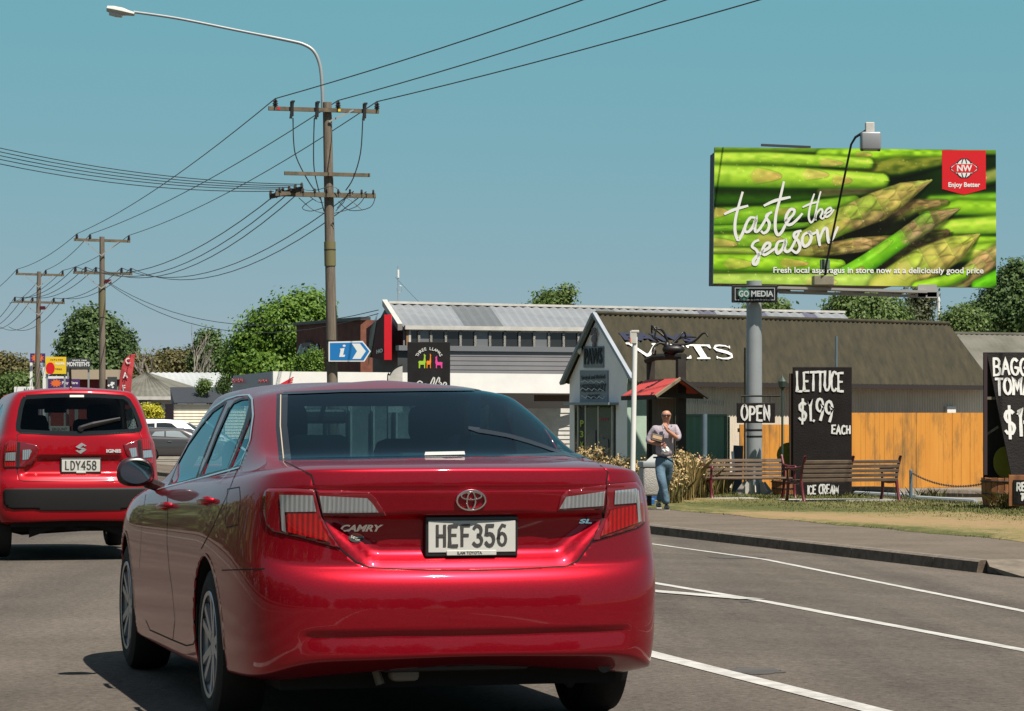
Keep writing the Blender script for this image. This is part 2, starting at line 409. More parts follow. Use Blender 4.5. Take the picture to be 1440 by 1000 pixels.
for i in range(len(ts) - 1):                          # kerb stones; the end curves into the driveway
    a, b = ts[i], ts[i + 1] - (.012 if i > 1 else 0)
    def off(t): return 0, 0
    va = [st(s + off(a)[0], a, z + (off(a)[1] if z > -.2 else 0)) for s, z in sec]; vb = [st(s + off(b)[0], b, z + (off(b)[1] if z > -.2 else 0)) for s, z in sec]
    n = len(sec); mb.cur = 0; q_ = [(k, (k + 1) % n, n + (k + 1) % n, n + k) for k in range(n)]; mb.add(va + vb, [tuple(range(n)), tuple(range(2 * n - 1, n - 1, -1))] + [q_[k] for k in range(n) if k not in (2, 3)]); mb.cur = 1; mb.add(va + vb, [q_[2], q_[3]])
tag(mb.build('kerb', [M['kerb'], M['kerbtop']]), kind='structure')
mb = MB(); mb.add([st(12.48, TK - 1.0, -.272), st(12.75, TK - 1.0, -.262), st(13.2, TK - .45, -.20), st(13.6, TK + .02, -.148), st(12.60, TK + .02, -.142), st(12.49, TK - .3, -.2)], [(0, 1, 2, 3, 4, 5)]); mb.add([st(12.48, TK - 1.3, -.276), st(12.49, TK - .3, -.2), st(12.60, TK + .02, -.142), st(12.6, TK, -.4), st(12.48, TK - 1.3, -.4)], [(0, 1, 2, 3, 4)]); tag(mb.build('kerb_return', mat('worn_kerb_concrete', (.20, .172, .14), .95, spec=.1, var=.25, scale=4, bump=.3, bscale=20)), kind='structure')
# channel of smoother asphalt against the kerb
# road markings, laid on the road where they run
def mark(name, pts, w, wob=.0, dz=.004):
    mb = MB(); L = []; Rr = []
    for i, p in enumerate(pts):
        p = Vector(p); d = (Vector(pts[min(i + 1, len(pts) - 1)]) - Vector(pts[max(i - 1, 0)])).normalized(); nn = Vector((-d.y, d.x, 0))
        ww = w[i] if isinstance(w, (list, tuple)) else w
        for sg, A in ((1, L), (-1, Rr)):
            q = p + nn * sg * (ww / 2 + random.uniform(-wob, wob)); q.z = zroad(SOF(q.x, q.y)) + dz; A.append(q)
    n = len(pts); mb.add(L + Rr, [(i, i + 1, n + i + 1, n + i) for i in range(n - 1)])
    tag(mb.build(name, M['paintline']), kind='structure')
def line_between(a, b, n=24): a = Vector(a); b = Vector(b); return [a.lerp(b, i / n) for i in range(n + 1)]
A = ground_at(1230, 1000); B = ground_at(915, 920)
d = (B - A).normalized()
mark('lane_line', line_between(A - d * 9, A + d * 120, 60), .135, .004)
A = ground_at(1440, 915); A2 = ground_at(1080, 847); B = ground_at(918, 820)
mark('lane_line', line_between(A - (A2 - A).normalized() * 8, A, 8)[:-1] + line_between(A, A2, 12)[:-1] + line_between(A2, B + (B - A2) * 6, 30), .12, .004)
A = ground_at(1058, 843.5); B = ground_at(918, 832)
mark('painted_taper', line_between(A, B + (B - A) * 4, 30), .30, .005, .008)
A = ground_at(1440, 860); Bm = ground_at(1180, 808); B = ground_at(1075, 787); C_ = ground_at(915, 765)
mark('lane_line', line_between(A - (Bm - A).normalized() * 8, A, 8)[:-1] + line_between(A, Bm, 8)[:-1] + line_between(Bm, B, 8)[:-1] + line_between(B, C_, 8)[:-1] + line_between(C_, C_ + (C_ - B) * 3, 12), .10, .006)
mark('lane_line', line_between(st(1.02, -20), st(1.02, 12.3), 16), .12, .004)
mark('lane_line', line_between(st(-4.2, -20), st(-4.2, 90), 30), .12, .004)

# grass berm between path and yard: an uneven strip, part green and part burnt dry, with blades on it
def cover(s_, t):                                     # above 0 the turf is green, below it is dry
    return np.sin(s_ * 1.1 + 1.7 * np.sin(t * .31)) * .8 + .8 * np.sin(t * .47 + s_ * .6) + 1.0 * (s_ < 15.6) + 1.5 * (s_ > 19.6) + 1.1 * (t > 44.5) - .55
gs_ = np.concatenate([[15.2, 15.3], np.linspace(15.5, 22.0, 24), [22.15, 22.3]]); gt_ = np.arange(TK - .1, 100, .3); vs = []; cv = []
for t in gt_:
    e0 = .09 * math.sin(t * 1.9) + random.uniform(-.06, .06); e1 = random.uniform(-.2, .2) + .3 * math.sin(t * .7)
    for i, s_ in enumerate(gs_):
        sx = s_ + e0 * max(0, 1 - i / 4) + e1 * max(0, (i - len(gs_) + 6) / 5); z = -.152 if i == 0 else (-.212 if i == len(gs_) - 1 else -.128 - .055 * (s_ - 15.3) / 6.7 + random.uniform(-.008, .008))
        vs.append(st(sx, t, z)); cv.append(float(cover(np.array(s_), np.array(t))) + random.uniform(-.35, .35))
n = len(gs_); mb = MB(); mb.add(vs, [(i * n + k, i * n + k + 1, (i + 1) * n + k + 1, (i + 1) * n + k) for i in range(len(gt_) - 1) for k in range(n - 1)])
M['berm'] = mat('berm_turf', (.2, .2, .2), .95, bump=.8, bscale=16)
def turf_nodes(m):
    n_ = m.node_tree.nodes; l = m.node_tree.links; b = n_['Principled BSDF']; at = n_.new('ShaderNodeAttribute'); at.attribute_name = 'cover'
    tc = n_.new('ShaderNodeTexCoord'); tx = n_.new('ShaderNodeTexNoise'); tx.inputs['Scale'].default_value = 5; tx.inputs['Detail'].default_value = 8; tx.inputs['Roughness'].default_value = .75; l.new(tc.outputs['Object'], tx.inputs['Vector'])
    m1 = n_.new('ShaderNodeMath'); m1.operation = 'MULTIPLY_ADD'; m1.inputs[1].default_value = 8.0; m1.inputs[2].default_value = -4.0; l.new(tx.outputs['Fac'], m1.inputs[0])
    ad = n_.new('ShaderNodeMath'); ad.operation = 'ADD'; l.new(m1.outputs[0], ad.inputs[0]); l.new(at.outputs['Fac'], ad.inputs[1])
    mr = n_.new('ShaderNodeMapRange'); mr.inputs[1].default_value = -1.3; mr.inputs[2].default_value = 1.3; l.new(ad.outputs[0], mr.inputs[0])
    rp = n_.new('ShaderNodeValToRGB'); e = rp.color_ramp.elements; e[0].color = (.215, .145, .075, 1); e[1].color = (.062, .068, .018, 1); q = e.new(.5); q.color = (.150, .125, .050, 1); l.new(mr.outputs[0], rp.inputs[0]); l.new(rp.outputs[0], b.inputs['Base Color'])
turf_nodes(M['berm'])
bo_ = mb.build('grass_berm', M['berm'], smooth=60); at = bo_.data.attributes.new('cover', 'FLOAT', 'POINT'); at.data.foreach_set('value', cv); tag(bo_, kind='structure')
def blade_mat(name, c1, c2, rough=.7):
    m = bpy.data.materials.new(name); m.use_nodes = True; n = m.node_tree.nodes; l = m.node_tree.links; b = n['Principled BSDF']
    b.inputs['Roughness'].default_value = rough; b.inputs['Specular IOR Level'].default_value = .25
    ge = n.new('ShaderNodeNewGeometry'); rp = n.new('ShaderNodeValToRGB')
    rp.color_ramp.elements[0].color = tuple(x * ALB for x in c1) + (1,); rp.color_ramp.elements[1].color = tuple(x * ALB for x in c2) + (1,)
    l.new(ge.outputs['Random Per Island'], rp.inputs[0]); l.new(rp.outputs[0], b.inputs['Base Color'])
    return m
def leaf_mesh(name, cen, size, nrm, m, parent=None, elong=1.6, rng=None):
    """one small kite-shaped leaf per row of cen, facing nrm"""
    rng = rng or np.random.default_rng(1); n = len(cen)
    a = np.cross(nrm, rng.normal(size=(n, 3))); a /= np.linalg.norm(a, axis=1)[:, None] + 1e-9
    b = np.cross(nrm, a); s = size[:, None]
    v = np.stack([cen + a * s * elong * .5, cen + b * s * .5 - nrm * s * .12, cen - a * s * elong * .5, cen - b * s * .5 - nrm * s * .12], 1).reshape(-1, 3)
    me = bpy.data.meshes.new(name); me.vertices.add(4 * n); me.vertices.foreach_set('co', v.astype(np.float32).ravel())
    me.loops.add(4 * n); me.loops.foreach_set('vertex_index', np.arange(4 * n, dtype=np.int32))
    me.polygons.add(n); me.polygons.foreach_set('loop_start', np.arange(0, 4 * n, 4, dtype=np.int32))
    me.materials.append(m); me.update(calc_edges=True); me.validate()
    return link(name, me, parent)
def blades(name, base, h, w, m, parent=None, rng=None, lean=.5):
    """tapered blades: base (n,3), heights, widths"""
    rng = rng or np.random.default_rng(2); n = len(base)
    ang = rng.uniform(0, 2 * np.pi, n); dx = np.stack([np.cos(ang), np.sin(ang), np.zeros(n)], 1)
    ln = np.stack([np.cos(ang + 1.57), np.sin(ang + 1.57), np.zeros(n)], 1) * (rng.normal(size=n) * lean)[:, None]
    up = np.array([0, 0, 1.0]); H = h[:, None]; W = w[:, None]
    p1 = base + up * H * .55 + ln * H * .3; p2 = base + up * H + ln * H
    v = np.stack([base - dx * W, base + dx * W, p1 + dx * W * .8, p2, p1 - dx * W * .8], 1).reshape(-1, 3)
    me = bpy.data.meshes.new(name); me.vertices.add(5 * n); me.vertices.foreach_set('co', v.astype(np.float32).ravel())
    me.loops.add(5 * n); me.loops.foreach_set('vertex_index', np.arange(5 * n, dtype=np.int32))
    me.polygons.add(n); me.polygons.foreach_set('loop_start', np.arange(0, 5 * n, 5, dtype=np.int32))
    me.materials.append(m); me.update(calc_edges=True); me.validate()
    return link(name, me, parent)
rng = np.random.default_rng(5)
def scatter_st(n, s0, s1, t0, t1):
    s = rng.uniform(s0, s1, n); t = rng.uniform(t0, t1, n)
    return s, t, np.stack([RD.x * s + DD.x * t, RD.y * s + DD.y * t, np.full(n, -.17)], 1)
M['blade_green'] = blade_mat('green_grass_blades', (.085, .10, .022), (.19, .185, .06))
M['blade_dry'] = blade_mat('dry_grass_blades', (.15, .105, .045), (.40, .30, .15))
s, t, b = scatter_st(60000, 15.15, 22.6, TK, 70)
k = cover(s, t) + rng.normal(size=len(s)) * .6 > .1
o = blades('grass', b[k], rng.uniform(.015, .05, k.sum()), rng.uniform(.004, .010, k.sum()), M['blade_green'], rng=rng); tag(o, kind='stuff', label='short patchy green grass beside the footpath', cat='grass')
k = ~k
o = blades('dry_grass', b[k], rng.uniform(.012, .03, k.sum()), rng.uniform(.004, .009, k.sum()), M['blade_dry'], rng=rng); tag(o, kind='stuff', label='short straw coloured dry grass beside the footpath', cat='grass')

# old oil marks and a patched spot on the lane
def oil(px, py, rx, ry, seed):
    rnd = random.Random(seed); c = ground_at(px, py); mb = MB(); q = []
    for k in range(26):
        a = 2 * math.pi * k / 26; f = 1 + rnd.uniform(-.22, .22); p = ground_at(px + rx * f * math.cos(a), py + ry * f * math.sin(a)); q.append(Vector((p.x, p.y, zroad(SOF(p.x, p.y)) + .003)))
    mb.add(q, [tuple(range(26))]); tag(mb.build('oil_stain', M['oil']), kind='structure')
M['oil'] = mat('oil_stain', (.060, .055, .052), .8, col2=(.10, .092, .086), scale=3.5)
oil(1062, 944, 40, 5, 1); oil(1035, 784, 36, 1.6, 2); oil(1052, 846, 11, 1.3, 3)
# ------------------------------------------------------------------ buildings
def corr(mb, p00, p10, p11, p01, pitch=.1, amp=.012, nrm=None):
    """corrugated sheet over a quad; ribs run from the p00-p10 edge to the p01-p11 edge"""
    p00, p10, p11, p01 = map(Vector, (p00, p10, p11, p01))
    n = nrm or (p10 - p00).cross(p01 - p00).normalized(); k = max(2, int((p10 - p00).length / pitch) * 4)
    vs = []; fs = []
    for i in range(k + 1):
        u = i / k; d = n * amp * math.sin(i * math.pi / 2)
        vs += [p00.lerp(p10, u) + d, p01.lerp(p11, u) + d]
    for i in range(k): fs.append((2 * i, 2 * i + 2, 2 * i + 3, 2 * i + 1))
    mb.add(vs, fs)
def quad(mb, a, b, c, d): mb.add([a, b, c, d], [(0, 1, 2, 3)])
def hit(px, py, org, nrm):
    d = Vector((px - 720, F, -(py - HY))); o = Vector((0, 0, CH)); org = Vector(org); nrm = Vector(nrm)
    return o + d * ((org - o).dot(nrm) / d.dot(nrm))
def xy(px, Y, z=0.0): return Vector((PX(px, Y), Y, z))
UP = Vector((0, 0, 1))
def boards(mb, a, b, z0, z1, step, t=.03):
    """horizontal weatherboards from a to b (xy), facing the camera side"""
    a = Vector(a); b = Vector(b); ex = (b - a).normalized(); n = Vector((ex.y, -ex.x, 0)); L = (b - a).length
    k = int((z1 - z0) / step)
    for i in range(k):
        za = z0 + i * step; zb = za + step
        q = [a + UP * (za - a.z), b + UP * (za - b.z), b + UP * (zb - b.z), a + UP * (zb - a.z)]
        mb.add([q[0] + n * t, q[1] + n * t, q[2], q[3], q[0], q[1]], [(0, 1, 2, 3), (4, 5, 1, 0)])

# ---- vet clinic with the olive roof
GA = xy(882, 65, -.2); GB = xy(801, 68.6, -.2); GC = xy(1384, 71.6, -.2); GD = GC + (GB - GA)
hE = 2.42; ridL = (GA + GB) / 2; ridL.z = 3.86; ridR = (GC + GD) / 2; ridR.z = 3.86
exL = (GC - GA).normalized(); exG = (GB - GA).normalized(); nL = Vector((exL.y, -exL.x, 0)); nG = Vector((-exG.y, exG.x, 0))
if nG.x > 0: nG = -nG
vet = empty('vet_clinic', (GA + GC) / 2, 0, 'low clinic with olive corrugated roof and blue grey gable front', 'building')
vet.location = (0, 0, 0)
mb = MB(); mb.add([GA, GB, GB + UP * (hE + .2), ridL, GA + UP * (hE + .2)], [(0, 1, 2, 3, 4)])
mb.add([GB, GD, GD + UP * (hE + .2), GB + UP * (hE + .2)], [(0, 1, 2, 3)]); mb.add([GC, GD, GD + UP * (hE + .2), ridR, GC + UP * (hE + .2)], [(0, 1, 2, 3, 4)])
mb.build('gable_wall', M['greywall'], vet)
mb = MB(); A0 = GA + exL * .55; corr(mb, A0, GC, GC + UP * (hE + .2), A0 + UP * (hE + .2), .085, .012)
mb.build('side_wall', M['cream'], vet)
mb = MB(); quad(mb, GA, A0 - exL * .002, A0 - exL * .002 + UP * 2.6, GA + UP * 2.6); mb.build('corner_panel', M['palegreen'], vet)
# roof: two slopes with an overhang
ov = .35; ovg = .05
mb = MB()
eL = GA + nL * ov - exL * ovg; eR = GC + nL * ov + exL * .02
def slope_z(off): return hE + (3.86 - hE) * (1 - (1 + off / ((GB - GA).dot(-nL) / 2)))
sl = (3.86 - hE) / max(.3, abs((ridL - GA).dot(nL)))
eL.z = eR.z = hE - ov * sl * .55 + .04
rl = ridL - exL * ovg; rr = ridR + exL * .02; rl.z = rr.z = 3.92
corr(mb, eL, eR, rr, rl, .15, .022)
fl = GB - nL * ov * .5 - exL * ovg; fr = GD - nL * ov * .5; fl.z = fr.z = hE - .1
corr(mb, fr, fl, rl, rr, .12, .014)
roof = mb.build('roof', M['oliveroof'], vet)
mb = MB(); mb.tube([rl + UP * .03, rr + UP * .03], .05, 8); mb.build('ridge_cap', M['oliveroof'], roof)
mb = MB(); mb.beam(eL + exL * .2 - UP * .05, eR - UP * .05, .10, .11); mb.build('gutter', mat('brown_gutter', (.03, .022, .02), .5), vet)
mb = MB(); mb.beam(rl + UP * .02 - exL * .06, eL + UP * .03 - exL * .06, .07, .11, up=exL); mb.beam(rl + UP * .02 - exL * .06, fl + UP * .0 - exL * .06, .07, .11, up=exL)
mb.build('bargeboard', M['greytrim'], vet)
def on_gable(px, py, out=.02): p = hit(px, py, GA, nG); return p + nG * out
def gpanel(name, x0, y0, x1, y1, m, out=.03, th=.03, parent=vet):
    q = [on_gable(x, y, out) for x, y in ((x0, y1), (x1, y1), (x1, y0), (x0, y0))]
    mb = MB(); b = [p - nG * th for p in q]; mb.add(q + b, [(0, 1, 2, 3), (0, 4, 5, 1), (1, 5, 6, 2), (2, 6, 7, 3), (3, 7, 4, 0)])
    return mb.build(name, m, parent)
exS = (on_gable(860, 600) - on_gable(820, 600)); exS.z = 0; exS.normalize()
def gtext(name, txt, cx, cy, hpx, m, parent, xs=1.0, out=.05, bold=.0, wpx=None):
    c = on_gable(cx, cy, out); s = hpx * c.y / F * 1.38
    o = text_obj(name, txt, s, m, parent, None, .003, bold=bold * s)
    co = [v.co.x for v in o.data.vertices]; w = max(co) - min(co)
    if wpx: xs = (on_gable(cx + wpx / 2, cy) - on_gable(cx - wpx / 2, cy)).length / w
    o.data.transform(frame(c, exS, UP) @ Matrix.Diagonal((xs, 1, 1, 1))); return o
s1 = gpanel('name_sign', 822, 487, 850, 517, mat('grey_sign_board', (.22, .25, .29), .5)); gtext('lettering', 'PAWS', 836.5, 502, 22, M['black'], s1, bold=.03, wpx=25)
s2 = gpanel('service_sign', 817, 521, 856, 566, mat('mid_grey_sign_board', (.25, .28, .32), .5))
for txt, cy, h, w, mm in (('Surgical and Medical', 530.5, 5.5, 33, 'darkgrey'), ('VETERINARY', 546, 11, 36, 'darkgrey'), ('CLINIC', 558, 6, 17, 'darkgrey')): gtext('lettering', txt, 836.5, cy, h, M[mm], s2, bold=.02, wpx=w)
mb = MB(); random.seed(3)
for k in range(5):                                    # loose white brush script over the dark letters
    x0 = 819 + random.uniform(0, 3); y0 = 536 + k * 5.5; pts = []
    for i in range(13): pts.append((x0 + i * 2.7, y0 + 1.8 * math.sin(i * 2.1 + k) + i * .12))
    if k in (0, 2, 4): ribbon(mb, pts, .75, lambda p: on_gable(p[0], p[1], .056 + .001 * k), .4)
mb.build('script', M['signwhite'], s2)
mb = MB(); mb.lathe([(0, 0), (.09, 0), (.1, .03), (.05, .08), (0, .09)], frame(on_gable(819.5, 493, .05), exS, UP), 12); mb.build('floodlight', M['white'], vet)
# paw print emblem
mb = MB()
for dx, dy, r_ in ((0, 6, 4.6), (-4, -2, 2.2), (-1.5, -7, 2.4), (2, -7, 2.4), (4.2, -1.5, 2.2), (0, 14, 2.6)):
    c = on_gable(838 + dx * .75, 471 + dy, .05); mb.lathe([(r_ * .022, 0), (r_ * .02, .02), (0, .025)], frame(c, exS, UP) @ Matrix.Diagonal((1.5, 1.0, 1, 1)), 14)
mb.build('emblem', mat('faded_emblem', (.20, .17, .20), .6), vet)
d = gpanel('doorway', 809, 569, 866, 692, M['window'], .02, .02)
gpanel('door_glass', 826, 573, 843.5, 690, M['glassgrey'], .04, .02, d); gpanel('door_glass', 844.5, 573, 862, 690, M['glassgrey'], .04, .02, d)
gpanel('hours_panel', 817.5, 574, 825, 690, M['black'], .045, .02, d)
for x in (815.5, 826, 844, 863.5): gpanel('frame', x - .8, 571, x + .9, 691, M['alum'], .055, .04, d)
gpanel('canopy', 806, 566, 870, 569.5, M['greytrim'], .25, .25, vet)
for i, tx in enumerate(('P', '3', 'X', 'E')): gtext('lettering', tx, 821.5, 596 + i * 15, 9, mat('lime_vinyl', (.45, .6, .03), .5), d, out=.06, bold=.02, wpx=5)
gtext('lettering', 'PETS', 852.5, 590, 4, mat('red_vinyl', (.6, .03, .06), .5), d, out=.06, wpx=12)
# silhouettes of a dog and a cat on the glass
mb = MB()
for pl, nm in (([(832, 640), (835, 618), (838, 605), (841, 604), (841, 620), (840, 640), (838, 640), (837, 625), (835, 640)], 0), ([(849, 640), (849, 622), (850, 612), (852, 618), (858, 617), (859, 622), (859, 640), (857, 640), (856.5, 627), (851.5, 628), (851, 640)], 1)):
    mb.add([on_gable(x, y, .065) for x, y in pl], [tuple(range(len(pl)))])
mb.build('animal_decal', mat('grey_decal', (.10, .10, .11), .5), d)
# downpipe at the gable corner
# roof lettering
def on_roof(px, py, out=.035):
    n = (eR - eL).cross(rl - eL).normalized()
    if n.z < 0: n = -n
    return hit(px, py, eL, n) + n * out
mb = MB()
def rpoly(pts): mb.add([on_roof(870 + x / 6.25, 440 + y / 6.25) for x, y in pts], [tuple(range(len(pts)))])
rpoly([(55, 272), (135, 272), (135, 285), (118, 288), (245, 372), (262, 360), (300, 292), (285, 288), (285, 278), (345, 278), (345, 288), (328, 292), (272, 394), (240, 394), (85, 288), (60, 285)])   # V
for q in ([(400, 285), (560, 285), (570, 310), (558, 310), (545, 297), (470, 297), (505, 340), (550, 340), (555, 350), (512, 350), (550, 400), (610, 400), (622, 385), (632, 385), (635, 412), (480, 412), (478, 403), (498, 400), (420, 297), (400, 294)],):
    rpoly(q)
rpoly([(575, 287), (795, 290), (808, 322), (795, 322), (770, 303), (712, 302), (775, 402), (800, 404), (802, 416), (688, 416), (684, 406), (718, 402), (652, 302), (612, 302), (612, 318), (598, 318)])
S = [(962, 312), (930, 300), (880, 296), (845, 300), (836, 318), (860, 335), (905, 346), (950, 358), (985, 376), (992, 398), (960, 411), (910, 412), (868, 402)]
wS = [.3, .5, .7, .9, 1, 1.15, 1.3, 1.25, 1.1, .95, .8, .55, .35]
Lq = []; Rq = []
for i, p in enumerate(S):
    a = Vector(S[max(0, i - 1)]); b = Vector(S[min(len(S) - 1, i + 1)]); dd = (b - a).normalized(); nn = Vector((-dd.y, dd.x)) * 9.5 * wS[i]
    Lq.append(Vector(p) + nn); Rq.append(Vector(p) - nn)
n = len(S); mb.add([on_roof(870 + p.x / 6.25, 440 + p.y / 6.25) for p in Lq + Rq], [(i, i + 1, n + i + 1, n + i) for i in range(n - 1)])
rpoly([(962, 300), (972, 300), (975, 322), (965, 322)]); rpoly([(855, 390), (865, 390), (870, 412), (858, 412)])
mb.build('roof_lettering', M['chalk'], roof)
c = on_roof(925, 476.5); exr = (eR - eL).normalized(); nr = (eR - eL).cross(rl - eL).normalized(); nr = nr if nr.z > 0 else -nr; eyr = nr.cross(exr)
o = text_obj('roof_lettering', 'PAWS', .42, M['navy'], roof, None, .003, bold=.02)
co = [v.co.x for v in o.data.vertices]; w = max(co) - min(co); tgt = (on_roof(977, 478) - on_roof(874, 475)).length
o.data.transform(frame(c, exr, eyr) @ Matrix.Diagonal((tgt / w, .95, 1, 1)))
# small louvre box on the wall
mb = MB(); p = hit(1334, 577, GA, nL); mb.bbox(p + nL * .05, (.3, .12, .2), .01, math.atan2(exL.y, exL.x)); mb.build('wall_vent', M['white'], vet)
# little row of painted marks on the wall
mb = MB()
for i in range(19):
    p = hit(963 + i * 3.05, 564 + .12 * i, GA, nL) + nL * .02; mb.box(p, (.022, .01, .09), math.atan2(exL.y, exL.x))
mb.build('wall_lettering', M['chalk'], vet)

# ---- lean shed at the right
mb = MB(); sh = empty('lean_shed', (0, 0, 0), 0, 'low shed with lichen covered grey iron roof at the right edge', 'building')
Y0 = 73.0; a = P(1399, 541, Y0 - 1.2); b = P(1560, 545, Y0 + 1.5); c = P(1530, 472, Y0 + 4.2); d = P(1338, 469, Y0 + 1.9)
corr(mb, a, b, c, d, .16, .012); mb.build('roof', M['lichenroof'], sh)
mb = MB(); mb.beam(d + UP * .02, c + UP * .02, .12, .06); mb.build('ridge_cap', M['lichenroof'], sh)
mb = MB(); a2 = a + Vector((-.15, .25, 0)); b2 = b + Vector((0, .25, 0))
corr(mb, Vector((a2.x, a2.y, -.2)), Vector((b2.x, b2.y, -.2)), b2 - UP * .03, a2 - UP * .03, .085, .012); mb.build('wall', M['cream'], sh)

# ---- orange fence in front of the clinic
fe = empty('orange_fence', (0, 0, 0), 0, 'orange painted board fence with dirt stains in front of the clinic wall', 'fence')
F0 = xy(1040, 65.6); F1 = xy(1388, 70.2)
exF = (F1 - F0).normalized(); L = (F1 - F0).length; random.seed(11)
mb = MB(); x = 0.0; nF = Vector((exF.y, -exF.x, 0))
while x < L:
    w = .15; p = F0 + exF * (x + w / 2); top = PZ(597, 65.8) if 0 < (p.x / p.y * F + 720) - 1040 < 68 else PZ(580.5 + .004 * 0, p.y)
    if not (1049.5 < p.x / p.y * F + 720 < 1053.5):
        mb.box(p + UP * ((top - .2) / 2) + nF * random.uniform(-.006, .006), (w - .004, .025, top + .2), math.atan2(exF.y, exF.x))
    x += w
mb.build('boards', M['orange'], fe)
mb = MB()
for zz in (.15, 1.2): mb.beam(F0 + UP * zz - nF * .05, F1 + UP * zz - nF * .05, .05, .09)
mb.build('rail', M['timber'], fe)

# ---- green sheet gate and posts
gt = empty('green_gate', (0, 0, 0), 0, 'green sheet metal gate beside the cream corrugated wall', 'gate')
a = xy(962, 63.6); b = xy(1021, 64.3); mb = MB(); corr(mb, a - UP * .2, b - UP * .2, b + UP * PZ(585, 64), a + UP * PZ(585, 64), .2, .006); mb.build('panel', M['green'], gt)
mb = MB(); mb.beam(a + UP * PZ(584, 64), b + UP * PZ(584, 64), .05, .05); mb.beam(b - UP * .2, b + UP * PZ(584, 64), .06, .06); mb.beam(b + Vector((.06, 0, -.2)), b + Vector((.06, 0, PZ(586, 64))), .03, .05)
mb.build('gate_frame', mat('dark_green_frame', (.05, .12, .08), .5), gt)
tag(MB().tube([xy(990.5, 60, -.2), xy(990.5, 60, PZ(582, 60))], .062, 12).build('bluegrey_post', M['bluegrey'], smooth=40), 'plain blue grey steel post left of the slatted benches', 'post').name = 'steel_post'
mb = MB(); a = xy(1176, 64.5); mb.tube([a - UP * .2, Vector((a.x, a.y, PZ(473, 64.5)))], .03, 8)
tag(mb.build('steel_post', M['bluegrey']), 'thin blue grey post rising behind the lettuce board', 'post')
mb = MB(); a = xy(1047.5, 63); mb.tube([a - UP * .2, Vector((a.x, a.y, PZ(489, 63)))], .022, 8); tag(mb.build('steel_post', M['timber']), 'thin brown stake behind the billboard column', 'post')
# leaning planks at the gate
t = empty('leaning_boards', (0, 0, 0), 0, 'dark board with white mark leaning by the green gate', 'board')
mb = MB(); a = xy(1036, 64); mb.beam(a - UP * .2, a + Vector((.06, .3, .85)), .22, .03, up=(0, 1, 0)); mb.build('panel', M['darkgrey'], t)
mb = MB(); mb.beam(a + Vector((-.05, -.05, .1)), a + Vector((-.09, .1, .72)), .06, .03, up=(0, 1, 0)); mb.build('white_strip', M['white'], t)

# ---- long workshop with clerestory
ws = empty('long_workshop', (0, 0, 0), 0, 'long grey workshop with clerestory windows and galvanised roof', 'building')
E0 = xy(567, 93); E1 = xy(1210, 99.4); R0 = xy(545, 96.0); R1 = xy(1186, 103.6)
zE = PZ(459, 93); zR = PZ(427, 96); 
E0.z = zE; E1.z = PZ(466, 99.4); R0.z = zR; R1.z = PZ(440.5, 103.6)
def roofpt(u, v): return (E0.lerp(E1, u)).lerp(R0.lerp(R1, u), v)
mb = MB(); mb2 = MB(); segs = [(0, .128, 0), (.128, .21, 1), (.21, .435, 0), (.435, .475, 1), (.475, .66, 0), (.66, .70, 2), (.70, .78, 0), (.78, .815, 2), (.815, .90, 0), (.90, .93, 2), (.93, 1, 0)]
mb3 = MB()
vio = mat('dark_violet_sheet', (.10, .10, .15), .5)
for u0, u1, k in segs:
    if not k: corr(mb, roofpt(u0, -.03), roofpt(u1, -.03), roofpt(u1, 1), roofpt(u0, 1), .3, .028)
rf = mb.build('roof', M['zinc'], ws)
for u0, u1, k in segs:
    if k: mb = MB(); corr(mb, roofpt(u0, -.03), roofpt(u1, -.03), roofpt(u1, 1), roofpt(u0, 1), .3, .028); mb.build('roof_sheet', (0, M['zincdark'], vio)[k], rf)
mb = MB(); mb.beam(R0 + UP * .04, R1 + UP * .04, .25, .08); mb.build('ridge_cap', M['offwhite'], rf)
bk = (R0 - E0); B0 = R0 + Vector((bk.x, bk.y, -bk.z)); B1 = R1 + Vector((bk.x, bk.y, -bk.z))
mb = MB(); quad(mb, R0, R1, B1, B0); mb.build('roof', M['zinc'], ws)
mb = MB(); mb.beam(E0 - Vector((.1, 0, .02)), R0 - Vector((.1, 0, -.03)), .22, .16, up=(1, 0, 0)); mb.build('bargeboard', M['offwhite'], ws)
mb = MB(); mb.add([Vector((E0.x, E0.y, -.2)), E0, R0, B0, Vector((B0.x, B0.y, -.2))], [(0, 1, 2, 3, 4)]); mb.build('gable_wall', mat('maroon_grey_wall', (.060, .040, .050), .6, var=.15), ws)
mb = MB(); Ea = E0 - UP * .04; Eb = E1 - UP * .04; mb.beam(Ea + Vector((.05, -.12, .0)), Eb + Vector((0, -.12, 0)), .14, .13); mb.build('gutter', M['offwhite'], ws)
ex = (E1 - E0); ex.z = 0; Lw = ex.length; ex.normalize(); nw = Vector((ex.y, -ex.x, 0))
mb = MB(); w0 = E0 + nw * -.02; q = [Vector((E0.x, E0.y, -.2)), Vector((E1.x, E1.y, -.2)), E1 - UP * .1, E0 - UP * .1]; mb.add(q, [(0, 1, 2, 3)]); mb.build('side_wall', M['clad'], ws)
zt = PZ(464, 93); zb = PZ(487.5, 93)
ang = math.atan2(ex.y, ex.x)
def wp(px, z, out=.05): p = hit(px, 470, E0, nw); return Vector((p.x, p.y, z)) + nw * out
xs_ = [575, 588, 605] + [605 + 20.7 * i for i in range(1, 12)]
